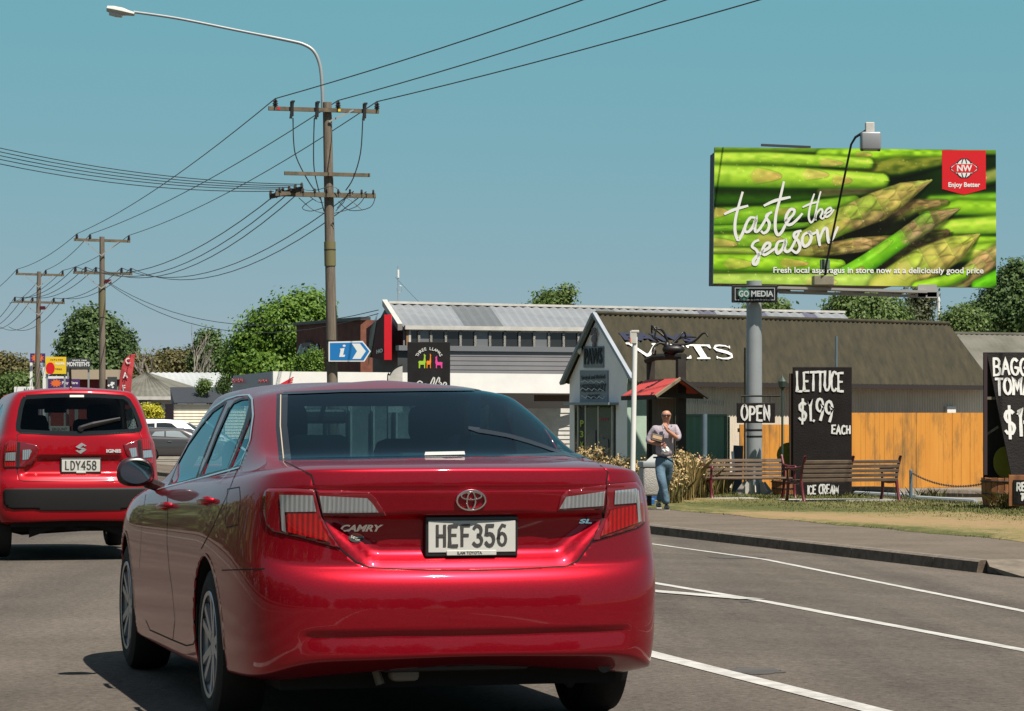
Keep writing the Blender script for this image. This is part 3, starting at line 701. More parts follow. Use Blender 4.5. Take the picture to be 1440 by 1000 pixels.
for i in range(len(xs_) - 1):
    a = wp(xs_[i], 0, .03); b = wp(xs_[i + 1], 0, .03)
    mb = MB(); quad(mb, a + UP * zb, b + UP * zb, b + UP * zt, a + UP * zt)
    wn = mb.build('window', M['window'] if i % 4 != 1 else M['glassgrey'], ws)
    mb = MB()
    for pp in (a, b): mb.box(pp + nw * .03 + UP * ((zb + zt) / 2), (.075, .07, zt - zb), ang)
    mb.box((a + b) / 2 + nw * .028 + UP * zb, ((b - a).length - .075, .07, .05), ang); mb.box((a + b) / 2 + nw * .028 + UP * (zt - .0), ((b - a).length - .075, .07, .05), ang)
    mb.build('frame', M['offwhite'], wn)
mb = MB()
a = wp(570, 0, .06); b = wp(577, 0, .06); mb.box((a + b) / 2 + UP * (zb + zt) / 2, (.16, .05, zt - zb), ang); mb.build('corner_post', mat('tan_board', (.30, .17, .09), .7), ws)
# parapet front, cladding and the white fascia
C0 = xy(560, 90.5); C1 = xy(860, 93.0); exc = (C1 - C0).normalized(); nc = Vector((exc.y, -exc.x, 0)); angc = math.atan2(exc.y, exc.x)
mb = MB(); z0, z1 = PZ(526, 91), PZ(493, 91); boards(mb, xy(632, 91.1, 0), C1, z0, z1, .145, .014); mb.build('cladding', M['clad'], ws)
mb = MB(); mb.box((C0 + C1) / 2 + UP * (z1 + .07) - nc * .1, ((C1 - C0).length, .34, .16), angc); mb.build('parapet_flashing', mat('blue_grey_flashing', (.16, .17, .19), .5), ws)
mb = MB(); p0 = C0 - nc * .06; p1 = xy(640, 91.17) - nc * .06; quad(mb, p0 + UP * -.2, p1 + UP * -.2, p1 + UP * z1, p0 + UP * z1); mb.build('front_wall', M['darkgrey'], ws)
mb = MB(); p0 = xy(640, 91.15) - nc * .1; p1 = C1 - nc * .1; quad(mb, p0 - UP * .2, p1 - UP * .2, p1 + UP * z0, p0 + UP * z0); mb.build('shopfront', mat('dark_shopfront', (.04, .035, .032), .4), ws)
mb = MB(); z2 = PZ(553, 89.5); D0 = xy(383, 85.6); D1 = xy(812, 90.2); exd = (D1 - D0).normalized(); angd = math.atan2(exd.y, exd.x); zf = PZ(524.5, 88)
mb.box((D0 + D1) / 2 + UP * (z2 + zf) / 2, ((D1 - D0).length, .12, zf - z2), angd); nd = Vector((exd.y, -exd.x, 0))
fs_ = mb.build('fascia', M['white'], ws)
mb = MB(); q = [D0 + UP * z2 - nd * .06, D1 + UP * z2 - nd * .06, D1 + UP * z2 - nd * 1.3, D0 + UP * z2 - nd * 1.3]; mb.add(q, [(0, 1, 2, 3)]); mb.build('soffit', M['clad'], ws)
mb = MB(); boards(mb, xy(722, 90.9, 0), xy(812, 91.2, 0), .2, PZ(573, 91), .14, .03); mb.build('weatherboard', M['offwhite'], ws)
mb = MB(); mb.box(xy(785, 90.6, PZ(560, 90.6)), (1.6, .1, .2), angc); mb.build('soffit_beam', mat('timber_beam', (.08, .05, .035), .7), ws)
for i in range(9):                                    # shop windows under the fascia
    xa = 430 + i * 32; a = xy(xa, 90.3); b = xy(xa + 29, 90.5); mb = MB(); quad(mb, a + UP * .25, b + UP * .25, b + UP * 2.05, a + UP * 2.05); wn = mb.build('shop_window', M['shopglass'], ws)
    mb = MB()
    for q_p in (a, b): mb.box(q_p + UP * 1.15 - Vector((0, .03, 0)), (.06, .06, 1.9))
    mb.box((a + b) / 2 + UP * .24 - Vector((0, .03, 0)), ((b - a).length, .08, .08)); mb.build('frame', M['offwhite'], wn)
# side return of the fascia, shade painted into its grey, with its lettering
S1 = xy(327, 92.5); S1.z = 0; exs = (D0 - S1).normalized(); ns = Vector((exs.y, -exs.x, 0)); angs = math.atan2(exs.y, exs.x)
S0 = D0 - exs * .07
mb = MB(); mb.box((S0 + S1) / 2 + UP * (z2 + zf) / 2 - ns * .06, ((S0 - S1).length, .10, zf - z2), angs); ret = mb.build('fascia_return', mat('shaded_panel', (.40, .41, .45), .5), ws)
def stext(txt, px, py, hpx, m, par, org, nrm, exv, wpx=None, bold=.0, out=.08, name='lettering', shear=0.0):
    c = hit(px, py, org, nrm) + nrm * out; s = hpx * c.y / F * 1.38; o = text_obj(name, txt, s, m, par, None, .004, bold=bold * s, shear=shear)
    co = [v.co.x for v in o.data.vertices]; w = max(co) - min(co)
    xs = (hit(px + wpx / 2, py, org, nrm) - hit(px - wpx / 2, py, org, nrm)).length / w if wpx else 1
    o.data.transform(frame(c, exv, UP) @ Matrix.Diagonal((xs, 1, 1, 1))); return o
redink = mat('red_lettering', (.55, .02, .04), .45)
stext('HONDA', 337, 536, 6.5, redink, ret, S1, ns, exs, 15, .02); stext('HONDA', 373, 536.5, 5, redink, ret, S1, ns, exs, 12, .02)
def wing(mb, c, exv, nrm, s):
    for k in range(4):
        pts = [(-1.3 + k * .28, -.42 + k * .02), (-.4 + k * .12, -.1 - k * .05 + .08 * k), (.75 - k * .05, .52 - .2 * k)]
        f = frame(c, exv, UP); ribbon(mb, [(x * s, y * s) for x, y in pts], .14 * s, lambda p: f @ Vector((p[0], p[1], .002 * k)), 0, True)
mb = MB(); wing(mb, hit(400, 539, D0, nd) + nd * .065, exd, nd, .34); mb.build('wing_mark', redink, fs_)
stext('HONDA', 415, 547, 5, redink, fs_, D0, nd, exd, 14, .02)
# blade sign: maroon face, lit red edge
bs = empty('blade_sign', (0, 0, 0), 0, 'maroon blade sign with bright red edge on the workshop gable', 'sign')
a = xy(515, 98); b = xy(540, 92.2); z0, z1 = PZ(507, 93), PZ(444, 93); exb = (b - a).normalized(); nb = Vector((exb.y, -exb.x, 0))
mb = MB(); mb.prism([(0, z0 + .25), (0, z1 - .25), ((b - a).length, z1), ((b - a).length, z0)], a, exb, UP, .18); mb.build('panel', M['maroon'], bs)
mb = MB(); mb.box(b + Vector((.13, .02, (z0 + z1) / 2)), (.24, .2, z1 - z0)); mb.build('edge', M['red'], bs)
mb = MB()
for k in range(6):
    f = frame(hit(527 - 1.2 * k, 470 + 4 * k, a, nb) + nb * .02, exb, UP); ribbon(mb, [(-.95 + .1 * k, -.55), (-.1, 0), (1.0 - .12 * k, .62)], .14, lambda p: f @ Vector((p[0], p[1], .004 * k)), 0, True)
mb.build('wing_mark', mat('silver_black_mark', (.10, .13, .13), .3, metal=.5), bs)
stext('HO', 535, 494, 5, M['signwhite'], bs, a, nb, exb, 9, .05, .03)
# antenna on the ridge
an = empty('roof_antenna', R0 + Vector((.35, .1, 0)), 0, 'thin white roof antenna with a small loop on the workshop ridge', 'antenna')
mb = MB(); mb.tube([(0, 0, 0), (0, 0, 1.28)], .018, 6); mb.build('mast', M['steelgrey'], an)
mb = MB(); mb.tube([(0, 0, .88), (0, 0, 1.15)], .04, 8); mb.build('whip', M['white'], an)
mb = MB(); mb.tube([(.05 + .09 * math.sin(i * .7), 0, .5 + .12 * math.cos(i * .7)) for i in range(8)], .012, 5); mb.build('loop', M['steelgrey'], an)

# ---- brick building
bb = empty('brick_building', (0, 0, 0), 0, 'dark brick building with a flat parapet and two open sash windows', 'building')
K0 = xy(417, 109); K1 = xy(509, 103.5); K2 = K1 + Vector((.9, 3.0, 0)); z1a = PZ(457, 109); z1 = PZ(450, 103.5)
exk = (K1 - K0).normalized(); nk = Vector((exk.y, -exk.x, 0)); angk = math.atan2(exk.y, exk.x)
mb = MB(); mb.prism([(0, -.2), ((K1 - K0).length, -.2), ((K1 - K0).length, z1), (0, z1)], K0, exk, UP, 5); mb.build('wall', M['brick'], bb)
mb = MB(); mb.box((K0 + K1) / 2 + UP * (z1 + .05) + nk * -.1, ((K1 - K0).length + .2, .4, .12), angk); mb.build('parapet_cap', mat('dark_cap', (.05, .05, .055), .5), bb)
mb = MB(); mb.box(K1 + Vector((.16, .1, (z1 - .2) / 2)), (.42, .25, z1 + .2)); mb.build('corner_pier', M['brick2'], bb)
mb = MB(); x0, x1, ya, yb = 421, 450, 486, 522; q = [hit(x, y, K0, nk) + nk * .02 for x, y in ((x0, yb), (x1, yb), (x1, ya), (x0, ya))]; mb.add(q, [(0, 1, 2, 3)]); wn = mb.build('window', M['window'], bb)
mb = MB(); mb.box(hit(435.5, 484.5, K0, nk) + nk * .06, (.85, .12, .14), angk); mb.build('lintel', mat('grey_lintel', (.16, .15, .15), .6), wn)
for x in (425, 431.5, 441, 447.5):
    mb = MB(); c = hit(x, 491, K0, nk) + nk * .12; mb.box(c, (.14, .015, .42), M=Matrix.Rotation(angk, 3, 'Z') @ Matrix.Rotation(-.35, 3, 'X') @ Matrix.Rotation(.12, 3, 'Y')); mb.build('sash', mat('sash_glass', (.35, .45, .47), .1), wn)
mb = MB(); mb.beam(K1 + Vector((-.1, -.4, -.2)), K1 + Vector((-.1, -.4, 2.6)), .05, .05)
mb = MB(); c = hit(500, 520, K0, nk) + nk * .04; mb.box(Vector((c.x, c.y, 1.35)), (.9, .06, 3.1), angk); mb.build('door', mat('maroon_door', (.09, .02, .02), .5), bb)

# ---- far left houses
hs = empty('hip_roof_house', (0, 0, 0), 0, 'pale house with a hipped grey corrugated roof beyond the parked cars', 'house')
Yh = 168; a = P(150, 558, Yh - 2); b = P(258, 558, Yh - 2); apx = P(205, 523, Yh + 3); c = b + Vector((2, 9, 0)); e = a + Vector((-2, 9, 0))
mb = MB(); corr(mb, a, b, apx + Vector((.05, 0, 0)), apx - Vector((.05, 0, 0)), .35, .03); quad(mb, b, c, apx, apx + Vector((.02, .02, 0))); quad(mb, e, a, apx, apx + Vector((-.02, .02, 0)))
rf = mb.build('roof', M['lichenroof'], hs)
mb = MB(); a2 = P(205, 526, Yh + 5); corr(mb, P(214, 545, Yh + 3), P(345, 546, Yh + 8), P(335, 524, Yh + 12), P(205, 524, Yh + 8), .4, .03); mb.build('roof', mat('pale_grey_iron', (.50, .53, .53), .6, col2=(.38, .41, .41), scale=.4), hs)
mb = MB(); mb.beam(a - UP * .08, b - UP * .08, .15, .2); mb.build('gutter', M['offwhite'], hs)
mb = MB(); w0 = a + Vector((.4, .5, 0)); w1 = b + Vector((-.4, .5, 0)); quad(mb, Vector((w0.x, w0.y, -.2)), Vector((w1.x, w1.y, -.2)), Vector((w1.x, w1.y, a.z)), Vector((w0.x, w0.y, a.z))); mb.build('wall', mat('grey_stucco', (.42, .42, .40), .8), hs)
for x0, x1 in ((188, 202), (163, 178)):
    mb = MB(); y_ = w0.y - .05; q = [P(x0, 580, y_), P(x1, 580, y_), P(x1, 563, y_), P(x0, 563, y_)]; mb.add(q, [(0, 1, 2, 3)]); wn = mb.build('window', M['glassgrey'], hs)
    mb = MB(); mb.box(P((x0 + x1) / 2, 571.5, y_ - .05), (.06, .05, .75)); mb.box(P((x0 + x1) / 2, 580.5, y_ - .05), (.62, .08, .06)); mb.build('frame', M['white'], wn)
mb = MB(); y_ = w0.y - .06; q = [P(215, 588, y_), P(226, 588, y_), P(226, 567, y_), P(215, 567, y_)]; mb.add(q, [(0, 1, 2, 3)]); mb.build('porch_doorway', mat('dark_doorway', (.03, .015, .012), .6), hs)
mb = MB(); mb.box(P(210, 576, y_ - .1), (.24, .2, .95)); mb.box(P(203, 577, y_ - .1), (.2, .15, 1.0)); mb.build('porch_post', M['cream'], hs)

gs = empty('dark_roof_shed', (0, 0, 0), 0, 'small weatherboard shed with a dark slate coloured roof', 'shed')
Ys = 150; a = P(245, 566.5, Ys); b = P(346, 566.5, Ys + 2); c = P(346, 544.5, Ys + 5); d = P(239, 544.5, Ys + 3)
mb = MB(); mb.add([a, b, c, d], [(0, 1, 2, 3)]); e = a + Vector((-.65, 5.2, 0)); mb.add([d, c, b + Vector((-.5, 6, 0)), e], [(0, 1, 2, 3)]); mb.build('roof', mat('slate_roof', (.038, .043, .052), .6, var=.1), gs)
mb = MB(); g0 = a + Vector((0, .25, 0)); g1 = e + Vector((0, -.1, 0)); mb.add([Vector((g0.x, g0.y, -.2)), g0, d + Vector((.0, .1, -.03)), g1, Vector((g1.x, g1.y, -.2))], [(0, 1, 2, 3, 4)]); mb.build('gable_wall', mat('grey_gable', (.20, .22, .24), .7), gs)
mb = MB(); boards(mb, Vector((g0.x, g0.y, 0)), Vector((b.x, b.y + .25, 0)), -.2, a.z - .05, .16, .03); mb.build('wall', M['cream'], gs)
mb = MB(); mb.add([P(232, 600, Ys + 3), P(244, 600, Ys + .3), P(244, 568, Ys + .3), P(232, 568, Ys + 3)], [(0, 1, 2, 3)]); mb.build('door', mat('maroon_side', (.09, .04, .06), .7), gs)
for v in gs.children[-1].data.vertices: v.co.x -= .06

# brick tavern with its signs, far left
tv = empty('brick_tavern', (0, 0, 0), 0, 'low red brick tavern with a tan fascia far along the road', 'building')
Yt = 175
mb = MB(); q0 = P(66, 534, Yt); q1 = P(168, 534, Yt); mb.box(((q0.x + q1.x) / 2, Yt + 3, q0.z / 2 - .1), (q1.x - q0.x, 6, q0.z + .2)); mb.build('wall', mat('tavern_brick', (.27, .05, .045), .8, col2=(.2, .035, .035), scale=2), tv)
mb = MB(); a = P(100, 533.5, Yt - .5); b = P(168, 520, Yt - .5); mb.box(((a.x + b.x) / 2, Yt + 1, (a.z + b.z) / 2), (b.x - a.x, 3.4, b.z - a.z)); mb.build('fascia', mat('tan_fascia', (.42, .35, .26), .7), tv)
mb = MB(); a = P(64, 532, Yt - .3); b = P(140, 529.5, Yt - .3); mb.box(((a.x + b.x) / 2, Yt - .3, (a.z + b.z) / 2), (b.x - a.x, .3, .14)); mb.box(P(65, 546, Yt - .3), (.22, .3, 1.4)); mb.build('white_trim', M['white'], tv)
def board(name, x0, y0, x1, y1, Y, m, label, cat, th=.1, parent=None, posts=True):
    r = empty(name, (PX((x0 + x1) / 2, Y), Y, 0), 0, label, cat)
    h0, h1 = PZ(y1, Y), PZ(y0, Y); w = (x1 - x0) / F * Y
    mb = MB(); mb.bbox((0, 0, (h0 + h1) / 2), (w, th, h1 - h0), .008); mb.build('panel', m, r)
    if posts:
        for sx in (-1, 1): mb = MB(); mb.box((sx * w * .42, th, h0 / 2), (.1, .1, h0 + .4)); mb.build('post', M['steelgrey'], r)
    return r
def btext(r, txt, px, py, hpx, m, Y, wpx=None, bold=.02, th=.1, shear=0):
    s = hpx / F * Y * 1.38; o = text_obj('lettering', txt, s, m, r, None, .004, bold=bold * s, shear=shear)
    co = [v.co.x for v in o.data.vertices]; w = max(co) - min(co); xs = (wpx / F * Y) / w if wpx else 1
    fr = frame((PX(px, Y) - r.location.x, -th / 2 - .012, PZ(py, Y)), (1, 0, 0), (0, 0, 1)); o.data.transform(fr @ Matrix.Diagonal((xs, 1, 1, 1))); return o
def burst(r, px, py, rpx, Y, m, n=11, th=.1):
    mb = MB(); c = Vector((PX(px, Y) - r.location.x, -th / 2 - .006, PZ(py, Y))); s = rpx / F * Y
    pts = [c + Vector((math.cos(math.pi * k / n) * s * (1.25 if k % 2 else .8), 0, math.sin(math.pi * k / n) * s * (.85 if k % 2 else .55))) for k in range(2 * n)]
    mb.add(pts, [tuple(range(2 * n))]); return mb.build('starburst', m, r)
r = board('pub_sign', 66, 533, 112, 546, 172, M['purple'], 'purple sign reading Play Here with an orange burst on the tavern wall', 'sign'); burst(r, 79, 539, 7, 172, M['orangeink']); btext(r, 'Play Here', 98.5, 538.5, 4, M['signwhite'], 172, 22)
r = board('pub_sign', 62, 546.5, 110, 556, 171.5, M['red'], 'long red sign low on the tavern wall', 'sign'); btext(r, 'Social Gaming', 83, 549, 3, M['signwhite'], 171.5, 26)
r = board('pylon_sign', 42.5, 497, 63.5, 510, 168, M['purple'], 'purple and orange pylon sign on white legs behind the far pole', 'sign', posts=False); burst(r, 53, 503.5, 8, 168, M['orangeink'])
for x in (44, 62): mb = MB(); mb.box((PX(x, 168) - r.location.x, 0, PZ(510, 168) / 2 - .1), (.15, .12, PZ(510, 168) + .2)); mb.build('leg', M['white'], r)
mb = MB(); mb.box((0, .06, 2.3), (.7, .05, 2.6)); mb.build('infill', mat('lilac_panel', (.35, .22, .40), .6), r)
r = board('yellow_sign', 63.5, 502, 93, 526, 170, M['yellow'], 'yellow billboard with a red patch above the tavern', 'sign')
mb = MB(); c = Vector((PX(71, 170) - r.location.x, -.058, PZ(518, 170))); mb.add([c + Vector((.27 * math.cos(a) , 0, .36 * math.sin(a))) for a in [k * math.pi / 7 for k in range(14)]], [tuple(range(14))]); mb.build('red_patch', M['red'], r)
bi_ = mat('brown_ink', (.3, .1, .02), .5); rnd_ = random.Random(3)
for (xa, ya, n_, st_, hh, mm) in ((72, 506, 7, 2.6, 1.6, bi_), (79, 511.5, 5, 2.7, 3.0, M['signwhite']), (79, 519, 4, 2.4, 2.2, bi_)):   # print too small to read in the photograph
    mb = MB()
    for i in range(n_):
        w_ = st_ * rnd_.uniform(.45, .8) / F * 170; mb.box(Vector((PX(xa + i * st_, 170) - r.location.x, -.058, PZ(ya + rnd_.uniform(-.3, .3), 170))), (w_, .004, hh / F * 170))
    mb.build('print', mm, r)
r = board('black_sign', 92.5, 504.5, 127, 519, 173, M['darkgrey'], 'long charcoal sign with white capitals above the tavern', 'sign'); btext(r, "MONTEITH'S", 110, 512.5, 6, M['signwhite'], 173, 32, .03); btext(r, 'SINCE 1868', 112, 507, 2, M['signwhite'], 173, 20)
r = board('menu_board', 151, 530, 164.5, 556, 150, M['darkgrey'], 'tall dark menu board with white floral print', 'sign')
mb = MB(); random.seed(2)
for k in range(9):
    c = Vector((random.uniform(-.18, .18), -.06 - .002 * k, 1.25 + (602 - random.uniform(533, 553)) / F * 150)); q = random.uniform(.05, .1)
    mb.add([c + Vector((q * math.cos(a) * (1.2 if j % 2 else .7), 0, q * math.sin(a) * (1.2 if j % 2 else .7))) for j, a in enumerate([i * math.pi / 5 for i in range(10)])], [tuple(range(10))])
mb.build('floral_print', M['signwhite'], r)
r = board('white_shop_sign', 20, 544, 47, 556, 158, M['white'], 'low white sign with dark script at the far left', 'sign'); mb = MB(); [mb.beam(Vector((PX(a_, 158) - r.location.x, -.07, PZ(b_, 158))), Vector((PX(c_, 158) - r.location.x, -.07, PZ(d_, 158))), .01, .05, up=(0, 1, 0)) for a_, b_, c_, d_ in ((32, 553, 35, 546), (35, 546, 37, 553), (40, 546, 42, 553), (42, 553, 45, 545))]; mb.build('brush_marks', M['darkgrey'], r)
# ------------------------------------------------------------------ utility poles and wires
def insul(mb, p, h=.30, r=.06):
    mb.lathe([(.018, -.12), (.018, 0), (r, .02), (r * .6, h * .3), (r, h * .36), (r * .55, h * .62), (r * .9, h * .68), (r * .4, h)], Matrix.Translation(p), 10)
ARM = RD.copy()
main = empty('utility_pole', (PX(470, 80), 80, -.2), 0, 'tall timber utility pole carrying the curved street lamp arm and three crossarms', 'utility pole', 'timber utility poles along the road')
o0 = main.location
def L80(px, py, dy=0.0): return P(px, py, 80 + dy) - o0
topP = L80(460, 144); botP = Vector((0, 0, 0))
mb = MB(); mb.tube([botP, botP.lerp(topP, .5), topP], [.165, .145, .125], 16); mb.build('shaft', M['timber'], main, smooth=50)
mb = MB(); a = botP.lerp(topP, (373.0 - 674) / (144 - 674)); 
def onpole(py): return botP.lerp(topP, (py - 674.5) / (144 - 674.5))
mb.tube([onpole(374), onpole(340)], .162, 16); mb.build('sleeve', mat('olive_sleeve', (.17, .155, .075), .7), main, smooth=50)
mb = MB()
for y in (352, 480, 508): mb.tube([onpole(y), onpole(y) + Vector((0, 0, .03))], .168, 16)
mb.tube([onpole(430) + Vector((.14, -.05, 0)), onpole(500) + Vector((.15, -.05, 0))], .02, 6); mb.build('strap', mat('dark_strap', (.04, .038, .035), .6), main)
def arm_at(x0, x1, y, w, h, off=-.2):
    c = onpole(y); a = c + ARM * ((x0 - 463) / F * 80 / ARM.x) + Vector((0, off, 0)); b = c + ARM * ((x1 - 463) / F * 80 / ARM.x) + Vector((0, off, 0))
    mb = MB(); mb.beam(a, b, w, h); return mb.build('crossarm', M['arm_timber'], main), a, b
arm1, a1, b1 = arm_at(383, 535, 156, .1, .11)
arm2, a2, b2 = arm_at(403, 521, 246, .09, .1)
arm3, a3, b3 = arm_at(390, 528, 275, .12, .13)
def onarm(a, b, px):
    u = (px - ((a.x + o0.x) / (a.y + o0.y) * F + 720)); v = ((b.x + o0.x) / (b.y + o0.y) * F + 720) - ((a.x + o0.x) / (a.y + o0.y) * F + 720); return a.lerp(b, u / v)
for px in (387, 475, 530):
    mb = MB(); insul(mb, onarm(a1, b1, px) + Vector((0, 0, .06)), .2, .085); mb.build('insulator', M['insul'], arm1, smooth=40)
for px in (410, 445, 512):
    p = onarm(a1, b1, px) + Vector((0, -.12, -.0)); mb = MB(); mb.tube([p + Vector((.04, 0, .2)), p + Vector((-.02, 0, -.28))], .04, 8); mb.bbox(p + Vector((.01, .05, 0)), (.1, .1, .42), .015); mb.box(p + Vector((.05, -.02, .2)), (.1, .05, .05)); mb.build('cutout_fuse', M['insul'], arm1)
mb = MB(); mb.beam(onarm(a1, b1, 497) + Vector((0, -.05, .02)), onpole(172) + Vector((.05, -.16, 0)), .03, .05); mb.build('brace', M['steelgrey'], arm1)
for px, c in ((392, 'red'), (477, 'yellow')):
    mb = MB(); mb.box(onarm(a1, b1, px) + Vector((0, -.056, 0)), (.07, .006, .07), YAW); mb.build('phase_tag', M[c], arm1)
random.seed(4)
mb = MB()
for k in range(9):
    px = 393 + k * 16.5; p = onarm(a3, b3, px); insul(mb, p + Vector((0, -.05, .05)), .12, .04)
mb.build('shackle_insulators', M['insul'], arm3)
mb = MB(); sp0 = onarm(a3, b3, 408) + Vector((.35, -.35, .12)); sp1 = onarm(a3, b3, 392) + Vector((-.3, .9, .0)); mb.beam(sp0, sp1, .1, .12)
for k in range(6): insul(mb, sp0.lerp(sp1, k / 5) + Vector((0, -.05, .03)), .14, .05)
mb.build('side_arm', mat('dark_side_arm', (.05, .042, .035), .8), main)
def curvepts(pts, n=4):
    pts = [Vector(p) for p in pts]; out = []
    for i in range(len(pts) - 1):
        p0 = pts[max(i - 1, 0)]; p1 = pts[i]; p2 = pts[i + 1]; p3 = pts[min(i + 2, len(pts) - 1)]
        for k in range(n):
            t = k / n; out.append(.5 * ((2 * p1) + (p2 - p0) * t + (2 * p0 - 5 * p1 + 4 * p2 - p3) * t * t + (-p0 + 3 * p1 - 3 * p2 + p3) * t ** 3))
    out.append(pts[-1]); return out
for pts in ([(412, 166), (413, 200), (417, 222), (432, 252), (452, 282)], [(442, 166), (441, 205), (442, 240), (450, 275), (456, 298)], [(510, 170), (507, 215), (497, 250), (486, 268)]):
    mb = MB(); mb.tube(curvepts([L80(x, y, -.3) for x, y in pts]), .017, 6); mb.build('dropper_cable', M['wire'], main)
for pts in ([(420, 278), (440, 295), (456, 300)], [(470, 300), (500, 291), (513, 277)], [(474, 293), (490, 275), (500, 280)], [(430, 272), (445, 283), (455, 285)], [(476, 283), (492, 296), (520, 292), (528, 277)], [(440, 280), (425, 292), (437, 297), (455, 292)], [(480, 273), (468, 262), (440, 268), (412, 263)], [(472, 297), (483, 285), (489, 279), (510, 296)]):
    mb = MB(); mb.tube(curvepts([L80(x, y, -.28) for x, y in pts]), .011, 5); mb.build('jumper_wire', M['wire'], main)
mb = MB(); mb.tube(curvepts([L80(454, 152), L80(453, 120), L80(450, 92), L80(442, 73), L80(428, 63), L80(405, 57), L80(330, 42), L80(250, 26), L80(188, 17)], 5), [.05] * 20 + [.048] * 8 + [.04] * 13, 10)
la = mb.build('lamp_arm', M['steelgrey'], main, smooth=50)
f = frame(L80(170, 16.5), (L80(188, 20) - L80(150, 12)), (0, 0, 1))
mb = MB(); mb.lathe([(.0, -.42), (.10, -.40), (.14, -.25), (.145, .1), (.10, .3), (.06, .42), (0, .42)], frame(L80(169, 15.5), (0, 1, 0), (0, 0, 1)) @ Matrix.Rotation(R(0), 4, 'X'), 14)
v = (L80(189, 20) - L80(150, 12)).normalized(); rot = Vector((0, 0, 1)).rotation_difference(v).to_matrix().to_4x4(); rot.translation = L80(169.5, 16)
mb = MB(); mb.lathe([(.0, -.40), (.085, -.38), (.115, -.2), (.115, .05), (.08, .22), (.055, .40), (0, .40)], rot @ Matrix.Diagonal((1, 1.5, 1, 1)), 12); lh = mb.build('lamp_head', M['offwhite'], la, smooth=35)
rot2 = rot.copy(); rot2.translation = L80(163, 20)
mb = MB(); mb.lathe([(.0, -.2), (.07, -.18), (.085, 0), (.07, .18), (0, .2)], rot2 @ Matrix.Diagonal((1, 1.5, 1, 1)), 12); mb.build('lamp_bowl', mat('lamp_bowl', (.55, .57, .58), .15), lh, smooth=40)

def far_pole(px, Y, ytop, arms, label, ybot_px):
    r = empty('utility_pole', (PX(ybot_px, Y), Y, -.2), 0, label, 'utility pole', 'timber utility poles along the road'); o = r.location
    t = P(px, ytop, Y) - o; mb = MB(); mb.tube([(0, 0, 0), t * .5, t], [.17, .15, .12], 12); mb.build('shaft', M['timber'], r, smooth=50)
    ends = []
    for (x0, x1, y, ins) in arms:
        c = P(px, y, Y) - o + Vector((0, -.18, 0)); a = P(x0, y - .5, Y) - o; b = P(x1, y + .8, Y) - o; a.y -= .25; b.y += .3
        mb = MB(); mb.beam(a, b, .11, .13); ar = mb.build('crossarm', M['arm_timber'], r); pts = []
        for xi in ins:
            p = a.lerp(b, (xi - x0) / (x1 - x0)) + Vector((0, 0, .06)); mb = MB(); insul(mb, p, .22, .085); mb.build('insulator', M['insul'], ar); pts.append(p + Vector((0, 0, .22)) + o)
        mb = MB(); w = (b - a) * .3
        for sg in (-1, 1): mb.beam(c + w * sg - Vector((0, 0, .06)), c + Vector((0, -.05, -.75)), .03, .05)
        mb.build('brace', M['steelgrey'], ar); ends.append(pts)
    return r, ends
p2, e2 = far_pole(143.5, 136, 333, [(105, 182, 338, (109, 127, 180)), (104, 185, 384, (107, 121, 135, 170, 183))], 'middle timber utility pole with two crossarms, before the dark green tree', 144)
mb = MB(); mb.tube([P(143.5, 446, 136) - p2.location, P(143.5, 400, 136) - p2.location], .17, 12)
mb.build('sleeve', mat('olive_sleeve_far', (.16, .14, .08), .7), p2, smooth=50)
p3, e3 = far_pole(55, 166, 382, [(23, 89, 386, (25, 64, 87)), (20, 90, 425, (22, 33, 46, 75, 88))], 'farthest timber utility pole at the left edge, behind the red hatchback', 51)
mb = MB(); p = P(152, 396, 136) - p2.location; mb.bbox(p, (.3, .25, .2), .02); mb.build('junction_box', M['maroon'], p2)
mb = MB(); p = P(60, 433, 166) - p3.location; mb.bbox(p, (.3, .25, .2), .02); mb.build('junction_box', M['maroon'], p3)
WG = 'overhead wires strung between the timber poles'
def wire(a, b, sag, label, r=.016, n=16):
    mb = MB(); mb.tube(catenary(a, b, sag, n), r, 5, cap=False); o = mb.build('overhead_wire', M['wire']); tag(o, label, 'wire', WG); return o
W = lambda v: v + o0
NP = Vector((9.2, 24, 0))                              # foot of the next pole along the line, beside the camera
for px, (ex, ey), k in ((387, (773, 0), 'leftmost'), (475, (888, 0), 'middle'), (530, (1012, 0), 'rightmost')):
    a = W(onarm(a1, b1, px)) + Vector((0, 0, .28)); 
    Y1 = 30.0; b_at = P(ex, ey, 62.0); b = a + (b_at - a) * 2.1
    wire(a, b, .25, k + ' of the three upper wires from the lamp pole to the top of the picture')
names = ('leftmost', 'middle', 'rightmost')
for i, px in enumerate((387, 475, 530)):
    wire(W(onarm(a1, b1, px)) + Vector((0, 0, .28)), e2[0][i], (.35, .35, .4)[i], names[i] + ' upper wire between the lamp pole and the middle pole')
    wire(e2[0][i], e3[0][i], .25, names[i] + ' upper wire between the middle pole and the farthest pole', .017)
    wire(e3[0][i], e3[0][i] + (e3[0][i] - e2[0][i]) * 1.2 + Vector((0, 0, -.3)), .4, names[i] + ' upper wire running off left from the farthest pole', .018)
for i, px in enumerate((396, 411, 424, 497, 515)):
    nm = ('first', 'second', 'third', 'fourth', 'fifth')[i]
    wire(W(onarm(a3, b3, px)) + Vector((0, -.1, .1)), e2[1][i], (1.1, 1.25, 1.3, 1.25, 1.35)[i], nm + ' lower wire from the left between the lamp pole and the middle pole')
    wire(e2[1][i], e3[1][i], .5, nm + ' lower wire from the left between the middle and farthest poles', .018)
    wire(e3[1][i], e3[1][i] + (e3[1][i] - e2[1][i]) * 1.2 + Vector((0, 0, -.3)), .9, nm + ' lower wire from the left leaving the farthest pole', .019)
